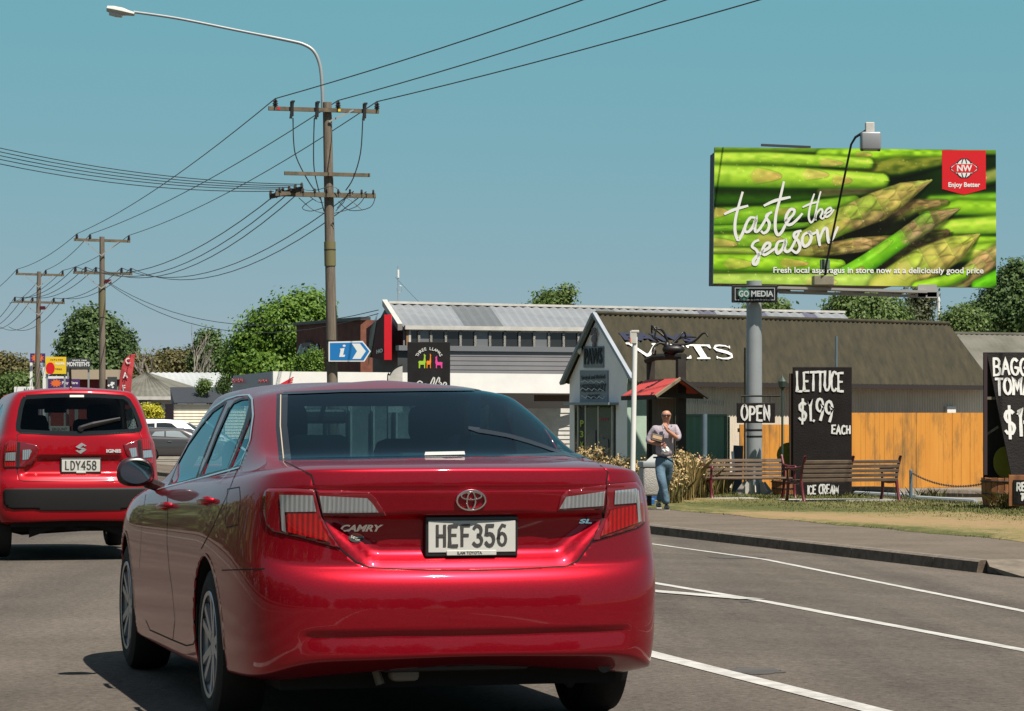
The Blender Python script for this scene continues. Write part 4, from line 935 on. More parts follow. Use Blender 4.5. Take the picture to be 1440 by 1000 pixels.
for i, (ey, r_) in enumerate(((203, 0), (209, .2), (215, .4), (221, .6), (228, .9))):
    a = W(sp0.lerp(sp1, r_)) + Vector((0, -.05, .12)); b1_ = P(0, ey, 77.0); b = a + (b1_ - a) * 1.5
    b = P(-60, ey - 9 - .5 * i, 76.5)
    b = a + (b - a) * 2 + Vector((0, 0, 2.24))          # on across the road, far outside the picture
    wire(a, b, 1.12, ('top', 'second', 'third', 'fourth', 'lowest')[i] + ' of the five side wires running left from the lamp pole', .012, 30)
wire(P(152, 397, 136), P(532, 436, 93), 1.15, 'upper service wire from the middle pole to the workshop', .014); wire(P(153, 399, 136), P(532, 441, 93), 1.35, 'lower service wire from the middle pole to the workshop', .014)
wire(P(556, 390, 96), P(740, 560, 115), .2, 'thin stay wire behind the roof antenna', .006)

# ------------------------------------------------------------------ blue arrow sign on the lamp pole
sg = empty('direction_sign', P(496, 494, 79.7), 0, 'blue arrow sign with white letter i and chevron on the timber lamp pole', 'sign')
def spx(x, y): return ((x - 496) / F * 79.7, -(y - 494) / F * 79.7)
mb = MB(); mb.prism([spx(*q) for q in ((462, 508.5), (512.5, 508.5), (521.5, 494), (510, 479.5), (462, 480.5))], (0, 0, 0), (1, 0, 0), (0, 0, 1), .03); mb.build('panel', M['signwhite'], sg)
mb = MB(); mb.prism([spx(*q) for q in ((464, 506.8), (511.3, 506.8), (519.5, 494), (509.5, 481.6), (464, 482.4))], (0, -.004, 0), (1, 0, 0), (0, 0, 1), .003); mb.build('face', M['blue'], sg)
mb = MB(); mb.prism([spx(*q) for q in ((495.5, 504.8), (507, 504.8), (514.5, 494), (506, 483.2), (494.8, 483.2), (502, 494))], (0, -.008, 0), (1, 0, 0), (0, 0, 1), .003)
mb.prism([spx(*q) for q in ((477, 502), (479, 492.5), (478, 490.5), (484.5, 489.5), (482.5, 499), (485.5, 499), (484.5, 502))], (0, -.008, 0), (1, 0, 0), (0, 0, 1), .003)
mb.prism([spx(484 + 2.2 * math.cos(k * .785), 486.3 + 1.6 * math.sin(k * .785)) for k in range(8)], (0, -.008, 0), (1, 0, 0), (0, 0, 1), .003)
mb.build('symbol', M['signwhite'], sg)

# ------------------------------------------------------------------ llama cafe sign, white flag, cafe flag
Yl = 84.0
r = board('cafe_sign', 573, 481, 633, 562, Yl, M['black'], 'square black sign with three bright llamas in front of the workshop', 'sign', .12)
def lpx(x, y, d=-.075): return Vector((PX(x, Yl) - r.location.x, d, PZ(y, Yl)))
for i, ch in enumerate('THREE LLAMAS'):
    if ch == ' ': continue
    a = R(152 - 124 * i / 11.0); c = (603.5 + 18.5 * math.cos(a), 508 - 17.5 * math.sin(a))
    o = text_obj('lettering', ch, 6.0 / F * Yl, M['chalk'], r, None, .003, bold=.002)
    rot = Matrix.Rotation(a - math.pi / 2, 3, 'Z'); ex_ = rot @ Vector((1, 0, 0)); ey_ = rot @ Vector((0, 1, 0))
    o.data.transform(frame(lpx(*c), (ex_.x, 0, ex_.y), (ey_.x, 0, ey_.y)))
ll = [(0, 0), (0, 7), (-.5, 8), (0, 10), (2, 10.5), (4.5, 10.2), (6.5, 10.5), (7.2, 14), (7.5, 17.5), (7.0, 18.8), (7.6, 20.8), (8.3, 19), (9.2, 19), (9.9, 17.3), (9.3, 16.3), (9.8, 9), (9, 6.2), (9, 0), (7.6, 0), (7.4, 5), (2.2, 5), (1.6, 0)]
for x0, cn, fl in ((589, (.38, .62, .04), 1), (600, (.95, .28, .01), 0), (622, (.85, .06, .35), -1)):
    mb = MB()
    if fl == 0: q = [(x0 + x * .65, 518 - y * 1.02) for x, y in ll]
    else: q = [(x0 + fl * x, 518 - y * (1 if fl > 0 else .85)) for x, y in ll]
    pts = [lpx(*p) for p in q]; mb.add(pts, [tuple(range(len(pts)))]); mb.build('llama_print', mat('llama_ink', cn, .5), r)
mb = MB(); f = lambda p: lpx(p[0], p[1], -.076)
for pl in ([(x_, y_ + 7) for x_, y_ in pl_] for pl_ in ([(594, 531), (590, 529), (586, 533), (585, 539), (589, 543), (594, 540)], [(596, 538), (599, 533), (602, 537), (599, 542), (596, 538)], [(601, 545), (606, 532), (610, 524), (611, 529), (605, 544), (604, 552)], [(608, 545), (613, 532), (617, 524), (618, 529), (612, 544), (611, 552)], [(616, 538), (621, 533), (618, 531), (615, 538), (618, 543), (623, 539), (628, 533), (625, 531), (622, 538), (625, 543), (630, 539)])):
    ribbon(mb, [tuple(v) for v in curvepts([(x, y, 0) for x, y in pl], 3)], 1.7, lambda p: f(p), .1)
mb.build('script_lettering', M['chalk'], r)
fl = empty('teardrop_flag', (PX(566, 83), 83, 0), 0, 'white teardrop flag beside the black llama sign', 'flag')
mb = MB(); q = [(566, 513), (560, 515), (553, 520), (548, 528), (545, 540), (545, 580), (566, 580)]; mb.prism([((x - 566) / F * 83, PZ(y, 83)) for x, y in q][::-1], (0, 0, 0), (1, 0, 0), (0, 0, 1), .02); mb.build('cloth', M['offwhite'], fl)
mb = MB(); mb.tube(curvepts([Vector(((x - 566) / F * 83, 0, PZ(y, 83))) for x, y in ((545, 700), (545, 540), (548, 528), (553, 520), (560, 515), (566, 513))]), .02, 6); mb.build('rod', M['black'], fl)
Yf = 115
fl = empty('feather_flag', (PX(168, Yf), Yf, 0), 0, 'tall red feather flag with white letters beside the red hatchback', 'flag')
flr = mat('red_flag_cloth', (.50, .06, .07), .7, var=.1)
L_ = [(167, 575), (167, 545), (169, 530), (171, 517), (175, 506), (181, 500), (189, 497.5)]; R__ = [(183, 575), (183.5, 560), (184.5, 545), (186, 530), (187.5, 518), (189, 505), (190.5, 498.5)]
mb = MB(); n = len(L_); vs = [Vector((PX(x, Yf) - fl.location.x, .03 * math.sin(i * 1.3 + k), PZ(y, Yf))) for k, A_ in enumerate((L_, R__)) for i, (x, y) in enumerate(A_)]
mb.add(vs, [(i, i + 1, n + i + 1, n + i) for i in range(n - 1)]); c = mb.build('cloth', flr, fl); md = c.modifiers.new('t', 'SOLIDIFY'); md.thickness = .01
mb = MB(); mb.tube([Vector((PX(x, Yf) - fl.location.x, .04, PZ(y, Yf))) for x, y in [(167, 650)] + L_], .02, 6); mb.build('rod', M['black'], fl)
for ch, x, y in (('C', 180, 508), ('A', 176.5, 528), ('F', 174.5, 546), ('E', 174, 564)):
    o = text_obj('lettering', ch, 11.5 / F * Yf, M['signwhite'], fl, None, .004, bold=.006); o.data.transform(frame((PX(x, Yf) - fl.location.x, -.06, PZ(y, Yf)), (1, 0, .06), (-.06, 0, 1)) @ Matrix.Diagonal((.85, 1, 1, 1)))

# ------------------------------------------------------------------ board signs of the produce stall
def panel(name, x0, y0, x1, y1, Y, m, label, cat, th=.06, tilt=0.0, loc=None):
    r = empty(name, (PX((x0 + x1) / 2, Y), Y, PZ(y1, Y)), 0, label, cat); h = (y1 - y0) / F * Y; w = (x1 - x0) / F * Y
    mb = MB(); mb.bbox((0, th / 2, h / 2), (w, th, h), .012); mb.build('panel', m, r); return r, w, h
Yb = 59.8
r, w, h = panel('price_board', 1115, 516, 1198, 698, Yb, M['blackboard'], 'tall black board hand lettered lettuce one ninety nine each behind the benches', 'sign board', .09)
def bfr(px, py, Y, loc, out=-.014): return frame(Vector((PX(px, Y), Y, PZ(py, Y))) - loc + Vector((0, out, 0)), (1, 0, 0), (0, 0, 1))
random.seed(8)
k = Yb / F
stroke_text('lettering', 'LETTUCE', 26 * k, 3.1 * k, M['chalk'], r, bfr(1153, 536.5, Yb, r.location), .50, .02, .22, .06)
stroke_text('lettering', '$1.99', 29 * k, 3.3 * k, M['chalk'], r, bfr(1147, 577, Yb, r.location), .60, .02, .25, .07)
stroke_text('lettering', 'EACH', 11 * k, 2.2 * k, M['chalk'], r, bfr(1182.5, 604.5, Yb, r.location), .80, .05, .2, .06)
mb = MB(); mb.box((-w / 2 - .03, .14, h * .48), (.06, .16, h * .94)); mb.build('side_rail', mat('dark_brown_rail', (.06, .035, .025), .7), r)
mb = MB(); mb.box((0, .03, -.03), (w * 1.02, .14, .09)); mb.build('footing', M['terracotta'], r)
o = empty('small_sign', P(1157, 698, 59.6), 0, 'low black sign reading ice cream under the back of the slatted bench', 'sign board')
mb = MB(); mb.bbox((0, 0, 9 / F * 59.6), (62 / F * 59.6, .03, 21 / F * 59.6), .006); mb.build('panel', M['blackboard'], o)
stroke_text('lettering', 'ICE CREAM', 12 * k, 1.9 * k, M['chalk'], o, frame((0, -.02, 9.5 / F * 59.6), (1, 0, 0), (0, 0, 1)), .58, .04, .2, .08)
r, w, h = panel('open_sign', 1036, 566.5, 1090, 595, 59.9, M['blackboard'], 'small black sign hand lettered open in front of the billboard column', 'sign board', .03)
stroke_text('lettering', 'OPEN', 20 * k, 2.9 * k, M['chalk'], r, bfr(1063, 580.5, 59.9, r.location, -.01), .66, .06, .2, .05)
mb = MB(); zt_ = 38 / F * 59.9; mb.tube([(-.3, .03, zt_), (.52, .03, zt_)], .02, 6); mb.tube([(-.3, .03, h - .02), (-.3, .03, zt_)], .008, 5); mb.tube([(.3, .03, h - .02), (.3, .03, zt_)], .008, 5); mb.build('hanging_rail', M['dark_timber'], r)
mb = MB(); xx = PX(1100.5, 59.9) - r.location.x; mb.tube([(xx, .06, -1.8), (xx, .06, zt_ + .2)], .025, 8); mb.lathe([(.03, 0), (.07, .04), (.09, .16), (.03, .24), (0, .3)], Matrix.Translation((xx, .06, zt_ + .15)), 8); mb.build('post', mat('dark_green_post', (.03, .055, .04), .5), r)
mb = MB(); mb.lathe([(0, 0), (.27, .01), (.27, .05), (0, .06)], frame(P(1110, 640, 60.3), (1, 0, 0), (0, 0, 1)), 20); 
tag(mb.build('yellow_disc', mat('yellow_disc', (.22, .21, .015), .6)), 'yellow painted disc leaning behind the lettuce board', 'disc')  # yellow darkened: the shade behind the board is put into its colour
# A-frame at the right edge
Yt_ = 50.5
af = empty('a_frame_sign', P(1430, 715, Yt_), 0, 'big black leaning A frame board for bagged tomatoes at the right edge', 'sign board'); ao = af.location
def q_(x, y, dy): return P(x, y, Yt_ + dy) - ao
mb = MB(); f0 = [q_(1422, 668, -.35), q_(1500, 668, -.35), q_(1492, 495, .05), q_(1388, 497, .05)]; nrm = (f0[1] - f0[0]).cross(f0[3] - f0[0]).normalized()
mb.add(f0 + [p - nrm * .05 for p in f0], [(0, 1, 2, 3), (7, 6, 5, 4), (0, 4, 5, 1), (1, 5, 6, 2), (2, 6, 7, 3), (3, 7, 4, 0)]); mb.build('front_panel', M['blackboard'], af)
mb = MB(); mb.add([q_(1383, 690, .5), q_(1470, 690, .5), q_(1480, 496, .12), q_(1383, 496, .12)], [(0, 1, 2, 3)]); q = mb.build('rear_panel', M['black'], af); md = q.modifiers.new('t', 'SOLIDIFY'); md.thickness = .05
mb = MB(); mb.beam(q_(1386, 668, -.1), q_(1386, 497, .06), .06, .08); mb.build('side_post', mat('dark_purple_post', (.045, .028, .032), .6), af)
mb = MB(); mb.beam(q_(1386, 560, .0), q_(1404, 560, .0), .03, .05); mb.beam(q_(1386, 612, .1), q_(1404, 600, .0), .02, .04); mb.build('strut', M['timber'], af)
mb = MB(); mb.lathe([(0, 0), (.28, .01), (.28, .05), (0, .06)], frame(q_(1413, 650, .3), (1, 0, 0), (0, 0, 1)) @ Matrix.Diagonal((.75, 1, 1, 1)), 22); mb.build('yellow_disc', bpy.data.materials['yellow_disc'], af)
ey_ = (f0[3] - f0[0]); ey_.x = 0; ey_.normalize(); k = Yt_ / F
def ffr(px, py):
    c = Vector((0, 0, CH)) - ao; d = Vector((px - 720, F, -(py - HY))); t_ = (f0[0] - c).dot(nrm) / d.dot(nrm); return frame(c + d * t_ + nrm * .012, (1, 0, .01), ey_)
random.seed(12)
stroke_text('lettering', 'BAGGED', 23 * k, 3.5 * k, M['chalk'], af, ffr(1433, 516), .70, .05, .2, .05)
stroke_text('lettering', 'TOMATOES', 22 * k, 3.5 * k, M['chalk'], af, ffr(1448, 544), .68, .05, .2, .05)
stroke_text('lettering', '$1-99', 39 * k, 4.4 * k, M['chalk'], af, ffr(1447, 592), .58, .03, .2, .05)
def barrel(px, y0, y1, wpx, Y, label, straw=False):
    r = empty('half_barrel', (PX(px, Y), Y, -.2), 0, label, 'planter'); w = wpx / F * Y / 2; h = PZ(y0, Y) + .2; random.seed(int(px))
    mb = MB(); n = 18
    for i in range(n):
        a = 2 * math.pi * i / n; pr = [(w * .86, 0), (w * .98, h * .45), (w, h)]
        vs = [];
        for rr, z in pr:
            for da in (-.155, .155): vs.append((rr * math.cos(a + da), rr * math.sin(a + da), z + (random.uniform(-.01, .01) if z == h else 0)))
        for rr, z in pr:
            for da in (-.155, .155): vs.append(((rr - .03) * math.cos(a + da), (rr - .03) * math.sin(a + da), z))
        mb.add(vs, [(0, 1, 3, 2), (2, 3, 5, 4), (6, 8, 9, 7), (8, 10, 11, 9), (4, 5, 11, 10), (0, 2, 8, 6), (2, 4, 10, 8), (1, 7, 9, 3), (3, 9, 11, 5)])
    mb.build('staves', M['terracotta'], r)
    mb = MB()
    for z in (.14 * h, .52 * h, .9 * h):
        rr = w * (.86 + .14 * z / h) + .015; mb.tube([(rr * math.cos(t), rr * math.sin(t), z) for t in [k_ * math.pi / 12 for k_ in range(25)]], .013, 5, False)
    mb.build('hoop', M['black'], r)
    mb = MB(); mb.lathe([(0, h * .8), (w * .93, h * .8)], None, 18, True); mb.build('soil', M['dark_timber'], r); return r
b_ = barrel(1408, 672, 719, 56, 50.3, 'wooden half barrel under the big tomato board', True)
barrel(1102, 675, 700, 34, 59.9, 'wooden half barrel behind the join of the two benches')
rg = np.random.default_rng(9); nb = 260; base = np.stack([PX(1414, 50) + rg.normal(size=nb) * .1, 49.95 - np.abs(rg.normal(size=nb)) * .05, -.2 + rg.uniform(0, .2, nb)], 1)
M['straw'] = blade_mat('straw_blades', (.40, .28, .09), (.62, .48, .22))
tag(blades('straw_tuft', base, rg.uniform(.06, .2, nb), rg.uniform(.002, .004, nb), M['straw'], rng=rg, lean=.9), 'dry straw tuft hanging over the half barrel', 'plant')
r = empty('crate_sign', P(1440, 712, 49.6), 0, 'small black sign in an orange wooden frame at the right edge', 'sign board'); k = 49.6 / F
mb = MB(); mb.bbox((0, .04, 22 * k), (42 * k, .05, 44 * k), .006); mb.build('frame', M['terracotta'], r)
mb = MB(); mb.bbox((2 * k, .0, 20 * k), (34 * k, .03, 34 * k), .004); mb.build('panel', M['blackboard'], r)
stroke_text('lettering', 'RED', 11 * k, 2.4 * k, M['chalk'], r, frame((-1 * k, -.02, 28 * k), (1, 0, 0), (0, 0, 1)), .8, .05, .2, .05)
stroke_text('lettering', 'TOMS', 9 * k, 2.2 * k, M['chalk'], r, frame((4 * k, -.02, 13 * k), (1, 0, 0), (0, 0, 1)), .6, .05, .2, .05)

# ------------------------------------------------------------------ benches
def bench(label, x0, x1, Y0_, Y1_, back_to_us, ytop):
    a = xy(x0, Y0_); b = xy(x1, Y1_); ex_ = (b - a); W_ = ex_.length; ang_ = math.atan2(ex_.y, ex_.x)
    r = empty('park_bench', ((a + b) / 2) + UP * -.19, ang_, label, 'bench', 'slatted park benches on the berm'); s = -1 if back_to_us else 1     # local -y faces the camera
    H = PZ(ytop, (Y0_ + Y1_) / 2) + .19
    yb = .25 * s; yf = -.25 * s                          # back and front of the seat
    n = 5
    for i in range(5):
        z = H - .05 - i * .088; y = yb + s * (.10 - i * .022)
        mb = MB(); mb.bbox((0, y, z), (W_ - .04, .028, .064), .006, M=Matrix.Rotation(-.2 * s, 3, 'X')); mb.build('back_slat', M['bench_timber'], r)
    for i in range(5):
        mb = MB(); mb.bbox((0, yb - s * (.05 + i * .1), .435 - .004 * (i == 4)), (W_ - .04, .075, .03), .006); mb.build('seat_slat', M['bench_timber'], r)
    for x in ((-W_ / 2 + .03, W_ / 2 - .03) if not back_to_us else (-W_ / 2 + .03, 0.0, W_ / 2 - .03)):
        mid = x == 0
        mb = MB()
        mb.tube(curvepts([(x, yb - s * .01, .40), (x, yb + s * .01, .6), (x, yb + s * .12, H + .02), (x, yb + s * .135, H + .05)], 3), .03, 8)
        if not mid:
            mb.tube(curvepts([(x, yb + s * .10, .02), (x, yb + s * .04, .2), (x, yb - s * .01, .42)], 3), [.04, .035, .032, .03, .03, .034, .036], 8)
            mb.tube(curvepts([(x, yf - s * .04, .02), (x, yf - s * .0, .18), (x, yf + s * .02, .41)], 3), [.045, .036, .03, .03, .03, .034, .036], 8)
            mb.tube([(x, yf + s * .02, .40), (x, 0, .385), (x, yb, .40)], .028, 8)
            mb.tube(curvepts([(x, yb + s * .06, .70), (x, 0, .66), (x, yf - s * .02, .665), (x, yf - s * .05, .62)], 4), [.028] * 12 + [.045], 8); mb.tube([(x, yf, .42), (x, yf - s * .01, .65)], .026, 8)
            mb.lathe([(0, 0), (.05, .01), (.05, .03), (0, .05)], Matrix.Translation((x, yf - s * .04, 0)), 10); mb.lathe([(0, 0), (.05, .01), (.05, .03), (0, .05)], Matrix.Translation((x, yb + s * .1, 0)), 10)
        mb.build('end_frame' if not mid else 'middle_stay', M['benchiron'], r, smooth=50)
    return r
bench('slatted park bench facing the road, left of its twin', 991.5, 1112, 57.0, 57.6, False, 644.5)
bench('slatted park bench seen from behind, in front of the lettuce board', 1115.5, 1252.5, 54.6, 55.6, True, 645.5)
mb = MB(); a = xy(1108, 55); b = xy(1242, 56); mb.box((a + b) / 2 + UP * -.165, ((b - a).length, .9, .05), .2); tag(mb.build('bench_slab', M['concrete']), kind='structure', label=None)
mb = MB(); a = xy(995, 56.8); b = xy(1060, 57); mb.box((a + b) / 2 + UP * -.17, ((b - a).length, .8, .05), .2); tag(mb.build('bench_slab', M['concrete']), kind='structure')

# low rails, bollard and chain
mb = MB(); a = xy(1281, 57); mb.tube([a - UP * .2, a + UP * PZ(662, 57)], .035, 10); mb.lathe([(.038, 0), (.03, .02), (0, .03)], Matrix.Translation(a + UP * PZ(662, 57)), 10)
tag(mb.build('bollard', M['bluegrey']), 'short blue grey bollard holding the end of a chain', 'bollard')
mb = MB(); pts = catenary(P(1282, 665, 57), P(1383, 680, 52), .14, 60)
for i in range(0, 60):
    c = pts[i]; d = (pts[i + 1] - pts[i]).normalized(); s_ = Vector((0, 0, 1)).cross(d).normalized() if i % 2 else Vector((0, 0, 1))
    mb.tube([c + d * .03 * math.cos(t) * 1.6 + s_ * .018 * math.sin(t) + d * .03 for t in [k_ * math.pi / 4 for k_ in range(9)]], .007, 4, False)
tag(mb.build('chain', mat('rusty_chain', (.09, .075, .06), .6)), 'sagging chain hung between the bollard and the tomato barrel', 'chain')
for x0, x1, y_, lab in ((1203, 1290, 699, 'grey pipe rail lying on the ground right of the benches'), (1290, 1372, 706, 'second grey pipe rail lying farther right near the barrel')):
    a = ground_at(x0, y_ - 2); b = ground_at(x1, y_ + 3); mb = MB(); mb.tube([a + UP * .05, b + UP * .05], .05, 8); tag(mb.build('pipe_rail', mat('pale_pipe', (.36, .40, .42), .6)), lab, 'rail')
for x0, x1, y_, lab in ((1196, 1262, 693.5, 'weathered log edging behind the right bench'), (1300, 1384, 698, 'weathered log edging beneath the chain'), (1120, 1190, 693, 'weathered log edging behind the low ice cream sign')):
    a = ground_at(x0, y_); b = ground_at(x1, y_ + 1); mb = MB(); mb.tube([a + UP * .06, a.lerp(b, .5) + UP * .07, b + UP * .06], .09, 8); tag(mb.build('log_edging', M['timber']), lab, 'log')

# ------------------------------------------------------------------ white pole, shelter and spider
wpole = empty('flagpole', (PX(889, 54), 54, -.17), 0, 'white painted pole with a square cap box standing by the path', 'pole')
mb = MB(); top = P(893, 470, 54) - wpole.location; mb.tube([(0, 0, 0), top], .05, 12); mb.build('shaft', M['white'], wpole, smooth=40)
mb = MB(); mb.bbox(top + Vector((-.035, 0, -.06)), (.13, .14, .24), .01); mb.bbox(top + Vector((.0, 0, .05)), (.15, .15, .05), .01); mb.build('cap_box', M['offwhite'], wpole)
mb = MB(); mb.box(top + Vector((-.09, -.06, -.12)), (.02, .03, .1)); mb.build('reflector', mat('orange_reflector', (.7, .15, .08), .4), wpole)
Ys_ = 58.0
shl = empty('notice_shelter', (PX(935, Ys_), Ys_, -.2), 0, 'dark timber notice shelter with a small red tin roof behind the man', 'shelter'); so = shl.location
def s_(x, y, dy=0.0): return P(x, y, Ys_ + dy) - so
def dd(p, l): return p + DD * l
# right front post and left back post with the tie beam on top
mb = MB(); b_ = s_(957.5, 505); mb.box((b_.x, b_.y, b_.z / 2), (.17, .17, b_.z), YAW); mb.build('post', M['dark_timber'], shl)
lp = s_(915, 505, 1.7); mb = MB(); mb.box((lp.x, lp.y, lp.z / 2), (.14, .14, lp.z), YAW); mb.build('post', M['dark_timber'], shl)
mb = MB(); mb.tube([s_(910, 507, 1.7), s_(922, 502, 1.3), s_(940, 501, .6), s_(962, 502, 0)], .075, 8); mb.build('tie_beam', M['dark_timber'], shl)
ap0 = s_(957, 532, -.55); ap1 = dd(ap0, 2.3); el = s_(922, 555, -.55); er = s_(996, 557.5, -.55)
mb = MB(); corr(mb, dd(el, 2.3), el, ap0, ap1, .09, .008); rf = mb.build('roof', M['redroof'], shl)
mb = MB(); corr(mb, er, dd(er, 2.3), ap1, ap0, .09, .008); mb.build('roof', M['redroof'], shl)
mb = MB(); mb.beam(ap0 - DD * .02 + UP * .0, el - DD * .02 - UP * .03, .05, .12, up=DD); mb.build('bargeboard', mat('tan_bargeboard', (.33, .27, .18), .7), shl)
mb = MB(); mb.beam(ap0 - DD * .02, er - DD * .02 - UP * .03, .05, .13, up=DD); mb.beam(el - UP * .05, dd(el, 2.3) - UP * .05, .05, .09); mb.build('bargeboard', M['dark_timber'], shl)
mb = MB(); mb.beam(el + UP * .0 + DD * .3, er + UP * .0 + DD * .3, .08, .1); mb.beam(s_(957, 548, 0), s_(915, 552, 1.7), .08, .12); mb.build('beam', M['dark_timber'], shl)
n0 = s_(920, 560, 1.55); n1 = s_(950, 560, .3); mb = MB(); q = [Vector((n0.x, n0.y, s_(0, 655).z)), Vector((n1.x, n1.y, s_(0, 655).z)), n1, n0]; mb.add(q, [(0, 1, 2, 3)]); c = mb.build('notice_board', mat('weathered_board', (.17, .145, .11), .8, col2=(.07, .065, .055), scale=2.5, stretch=(5, 5, .8), detail=9), shl); md = c.modifiers.new('t', 'SOLIDIFY'); md.thickness = .05
mb = MB(); q = [Vector((n0.x - .25, n0.y + .05, -.0)), Vector((n1.x + .1, n1.y, 0)), Vector((n1.x + .1, n1.y, s_(0, 656).z)), Vector((n0.x - .25, n0.y + .05, s_(0, 656).z))]; mb.add(q, [(0, 1, 2, 3)]); mb.build('lower_panel', M['dark_timber'], shl)
spd = empty('spider_sculpture', s_(945, 500, .3) + so, 0, 'black welded insect sculpture with long bent legs on top of the shelter', 'sculpture'); po = spd.location
def c4(x, y, dy=0.0): return P(870 + x / 6.25, 440 + y / 6.25, Ys_ + .3 + dy) - po
mb = MB(); sk_ = mat('black_iron', (.012, .011, .012), .45, metal=.3)
bodyM = Matrix.Translation(c4(485, 322)) @ Matrix.Rotation(R(90), 4, 'Y')
mb.lathe([(0, -.24), (.06, -.22), (.10, -.1), (.105, .05), (.07, .19), (0, .23)], bodyM @ Matrix.Diagonal((.95, 1.2, 1.0, 1)), 14); mb.build('abdomen', sk_, spd, smooth=60)
mb = MB(); mb.lathe([(0, -.1), (.06, -.07), (.075, 0), (.05, .08), (0, .1)], Matrix.Translation(c4(425, 295)), 10); mb.build('head', sk_, spd, smooth=60)
mb = MB(); mb.tube([c4(440, 300), c4(445, 360), c4(400, 372)], .05, 8); mb.tube([c4(500, 330), c4(470, 365)], .03, 6); mb.build('mount', sk_, spd)
for i, (pts, dy) in enumerate((([(440, 280), (410, 200), (380, 152), (338, 140), (322, 180), (316, 235)], -.1), ([(430, 285), (418, 225), (330, 150), (300, 118), (290, 135), (292, 180)], .25), ([(470, 275), (520, 225), (560, 175), (578, 172), (590, 205)], .2), ([(480, 278), (600, 276), (680, 238), (735, 185), (768, 182), (785, 210)], -.15), ([(470, 270), (560, 215), (680, 214)], .35), ([(430, 290), (370, 265), (318, 290), (295, 345), (318, 370), (325, 330)], -.2), ([(440, 300), (390, 275), (300, 215), (325, 222)], .1))):
    mb = MB(); q = curvepts([c4(x, y, dy * j / (len(pts) - 1)) for j, (x, y) in enumerate(pts)], 4); mb.tube(q, [.028 - .012 * j / len(q) for j in range(len(q))], 7); mb.build('leg', sk_, spd, smooth=60)
mb = MB()
for a_ in ((285, 108, 300, 150), (300, 118, 340, 126), (310, 118, 312, 160), (330, 118, 335, 150)): mb.tube([c4(a_[0], a_[1], .25), c4(a_[2], a_[3], .25)], .013, 5)
mb.build('claw', sk_, spd)

# ------------------------------------------------------------------ bin and the curved banner behind it
bn = empty('litter_bin', (PX(913, 50.6), 50.6, -.16), 0, 'grey perforated litter bin behind the walking man', 'litter bin')
zb_ = PZ(697, 50.6) + .16; zt2 = PZ(649, 50.6) + .16; w = .16
mb = MB(); mb.bbox((0, 0, (zb_ + zt2) / 2 - .05), (.31, .31, zt2 - zb_ - .1), .035, .25, 3); 
mperf = mat('perforated_steel', (.40, .38, .36), .5, metal=.2, var=.1, bump=.8, bscale=70); mb.build('body', mperf, bn, smooth=40)
mb = MB(); mb.bbox((0, 0, zt2 - .05), (.335, .335, .11), .02, .25); mb.build('lid', M['steelgrey'], bn, smooth=40)
mb = MB(); mb.tube([(0, 0, 0), (0, 0, zb_ + .1)], .045, 10); mb.build('stand', M['black'], bn)
bnr = empty('curved_banner', (PX(908, 51.5), 51.5, -.16), 0, 'blue and white curved banner standing behind the litter bin', 'banner'); bo = bnr.location
def bp(x, y): return (PX(x, 51.5) - bo.x, PZ(y, 51.5) - bo.z)
mb = MB(); mb.prism([bp(*p) for p in ((900, 703), (896, 690), (897, 674), (901, 660), (909, 648), (919, 639), (925, 640), (925, 703))], (0, 0, 0), (1, 0, 0), (0, 0, 1), .03); mb.build('cloth', M['signwhite'], bnr)
mb = MB(); mb.prism([bp(*p) for p in ((900, 703), (898, 692), (898.5, 678), (903, 665), (908, 668), (925, 672), (925, 703))], (0, -.004, 0), (1, 0, 0), (0, 0, 1), .003); mb.build('print', mat('banner_blue', (.03, .10, .26), .5), bnr)
mb = MB(); mb.bbox((0, 0, .07), (.32, .25, .14), .02); mb.build('base', mat('blue_base', (.02, .12, .35), .5), bnr)

# ------------------------------------------------------------------ billboard
Yp = 60.9
bb_ = empty('billboard', (PX(1060.5, Yp), Yp, -.2), 0, 'large roadside billboard with an asparagus poster on a grey steel column', 'billboard'); bo = bb_.location
def q3(x, y, dy=0.0): return P(x, y, Yp + dy) - bo
mb = MB(); c = Vector((0, 0, 0)); mb.lathe([(.172, 0.0), (.172, .1), (.165, 4.6)], None, 28); mb.build('column', M['steelgrey'], bb_, smooth=50)
mb = MB()
for y in (605, 614): z = PZ(y, Yp) - bo.z; mb.lathe([(.172, z - .022), (.172, z + .022)], None, 28, True)
mb.build('strap', M['black'], bb_)
mb = MB(); mb.bbox((0, 0, .015), (.75, .75, .03), .008)
for k in range(8):
    a = k * math.pi / 4; mb.beam((.17 * math.cos(a), .17 * math.sin(a), .26), (.33 * math.cos(a), .33 * math.sin(a), .04), .02, .16)
mb.build('base_flange', M['concrete'], bb_)
TL = q3(1005, 207, .2); TR = q3(1400.5, 211, -.4); BR = q3(1401, 404.5, -.4); BL = q3(1003, 398.5, .2)
nB = (BR - BL).cross(TL - BL).normalized(); 
exB = (BR - BL).normalized()
mb = MB(); q = [BL, BR, TR, TL]; back = [p + Vector((0, .22, 0)) for p in q]; mb.add([p - nB * .012 for p in q] + back, [(0, 1, 2, 3), (7, 6, 5, 4), (0, 4, 5, 1), (1, 5, 6, 2), (2, 6, 7, 3), (3, 7, 4, 0)]); mb.build('cabinet', mat('cabinet_grey', (.12, .125, .13), .5), bb_)
mb = MB(); q2 = [BL + exB * .02, BR - exB * 2.2, TR - exB * 2.2 - UP * .06, TL + exB * .02 - UP * .06]; f_ = [p - nB * .24 for p in q2]; b2_ = [p + Vector((-.03, 1.25, 0)) for p in q2]; mb.add(f_ + b2_, [(0, 1, 2, 3), (7, 6, 5, 4), (0, 4, 5, 1), (1, 5, 6, 2), (2, 6, 7, 3), (3, 7, 4, 0)]); mb.build('rear_frame', mat('rear_frame_dark', (.035, .038, .045), .6), bb_)
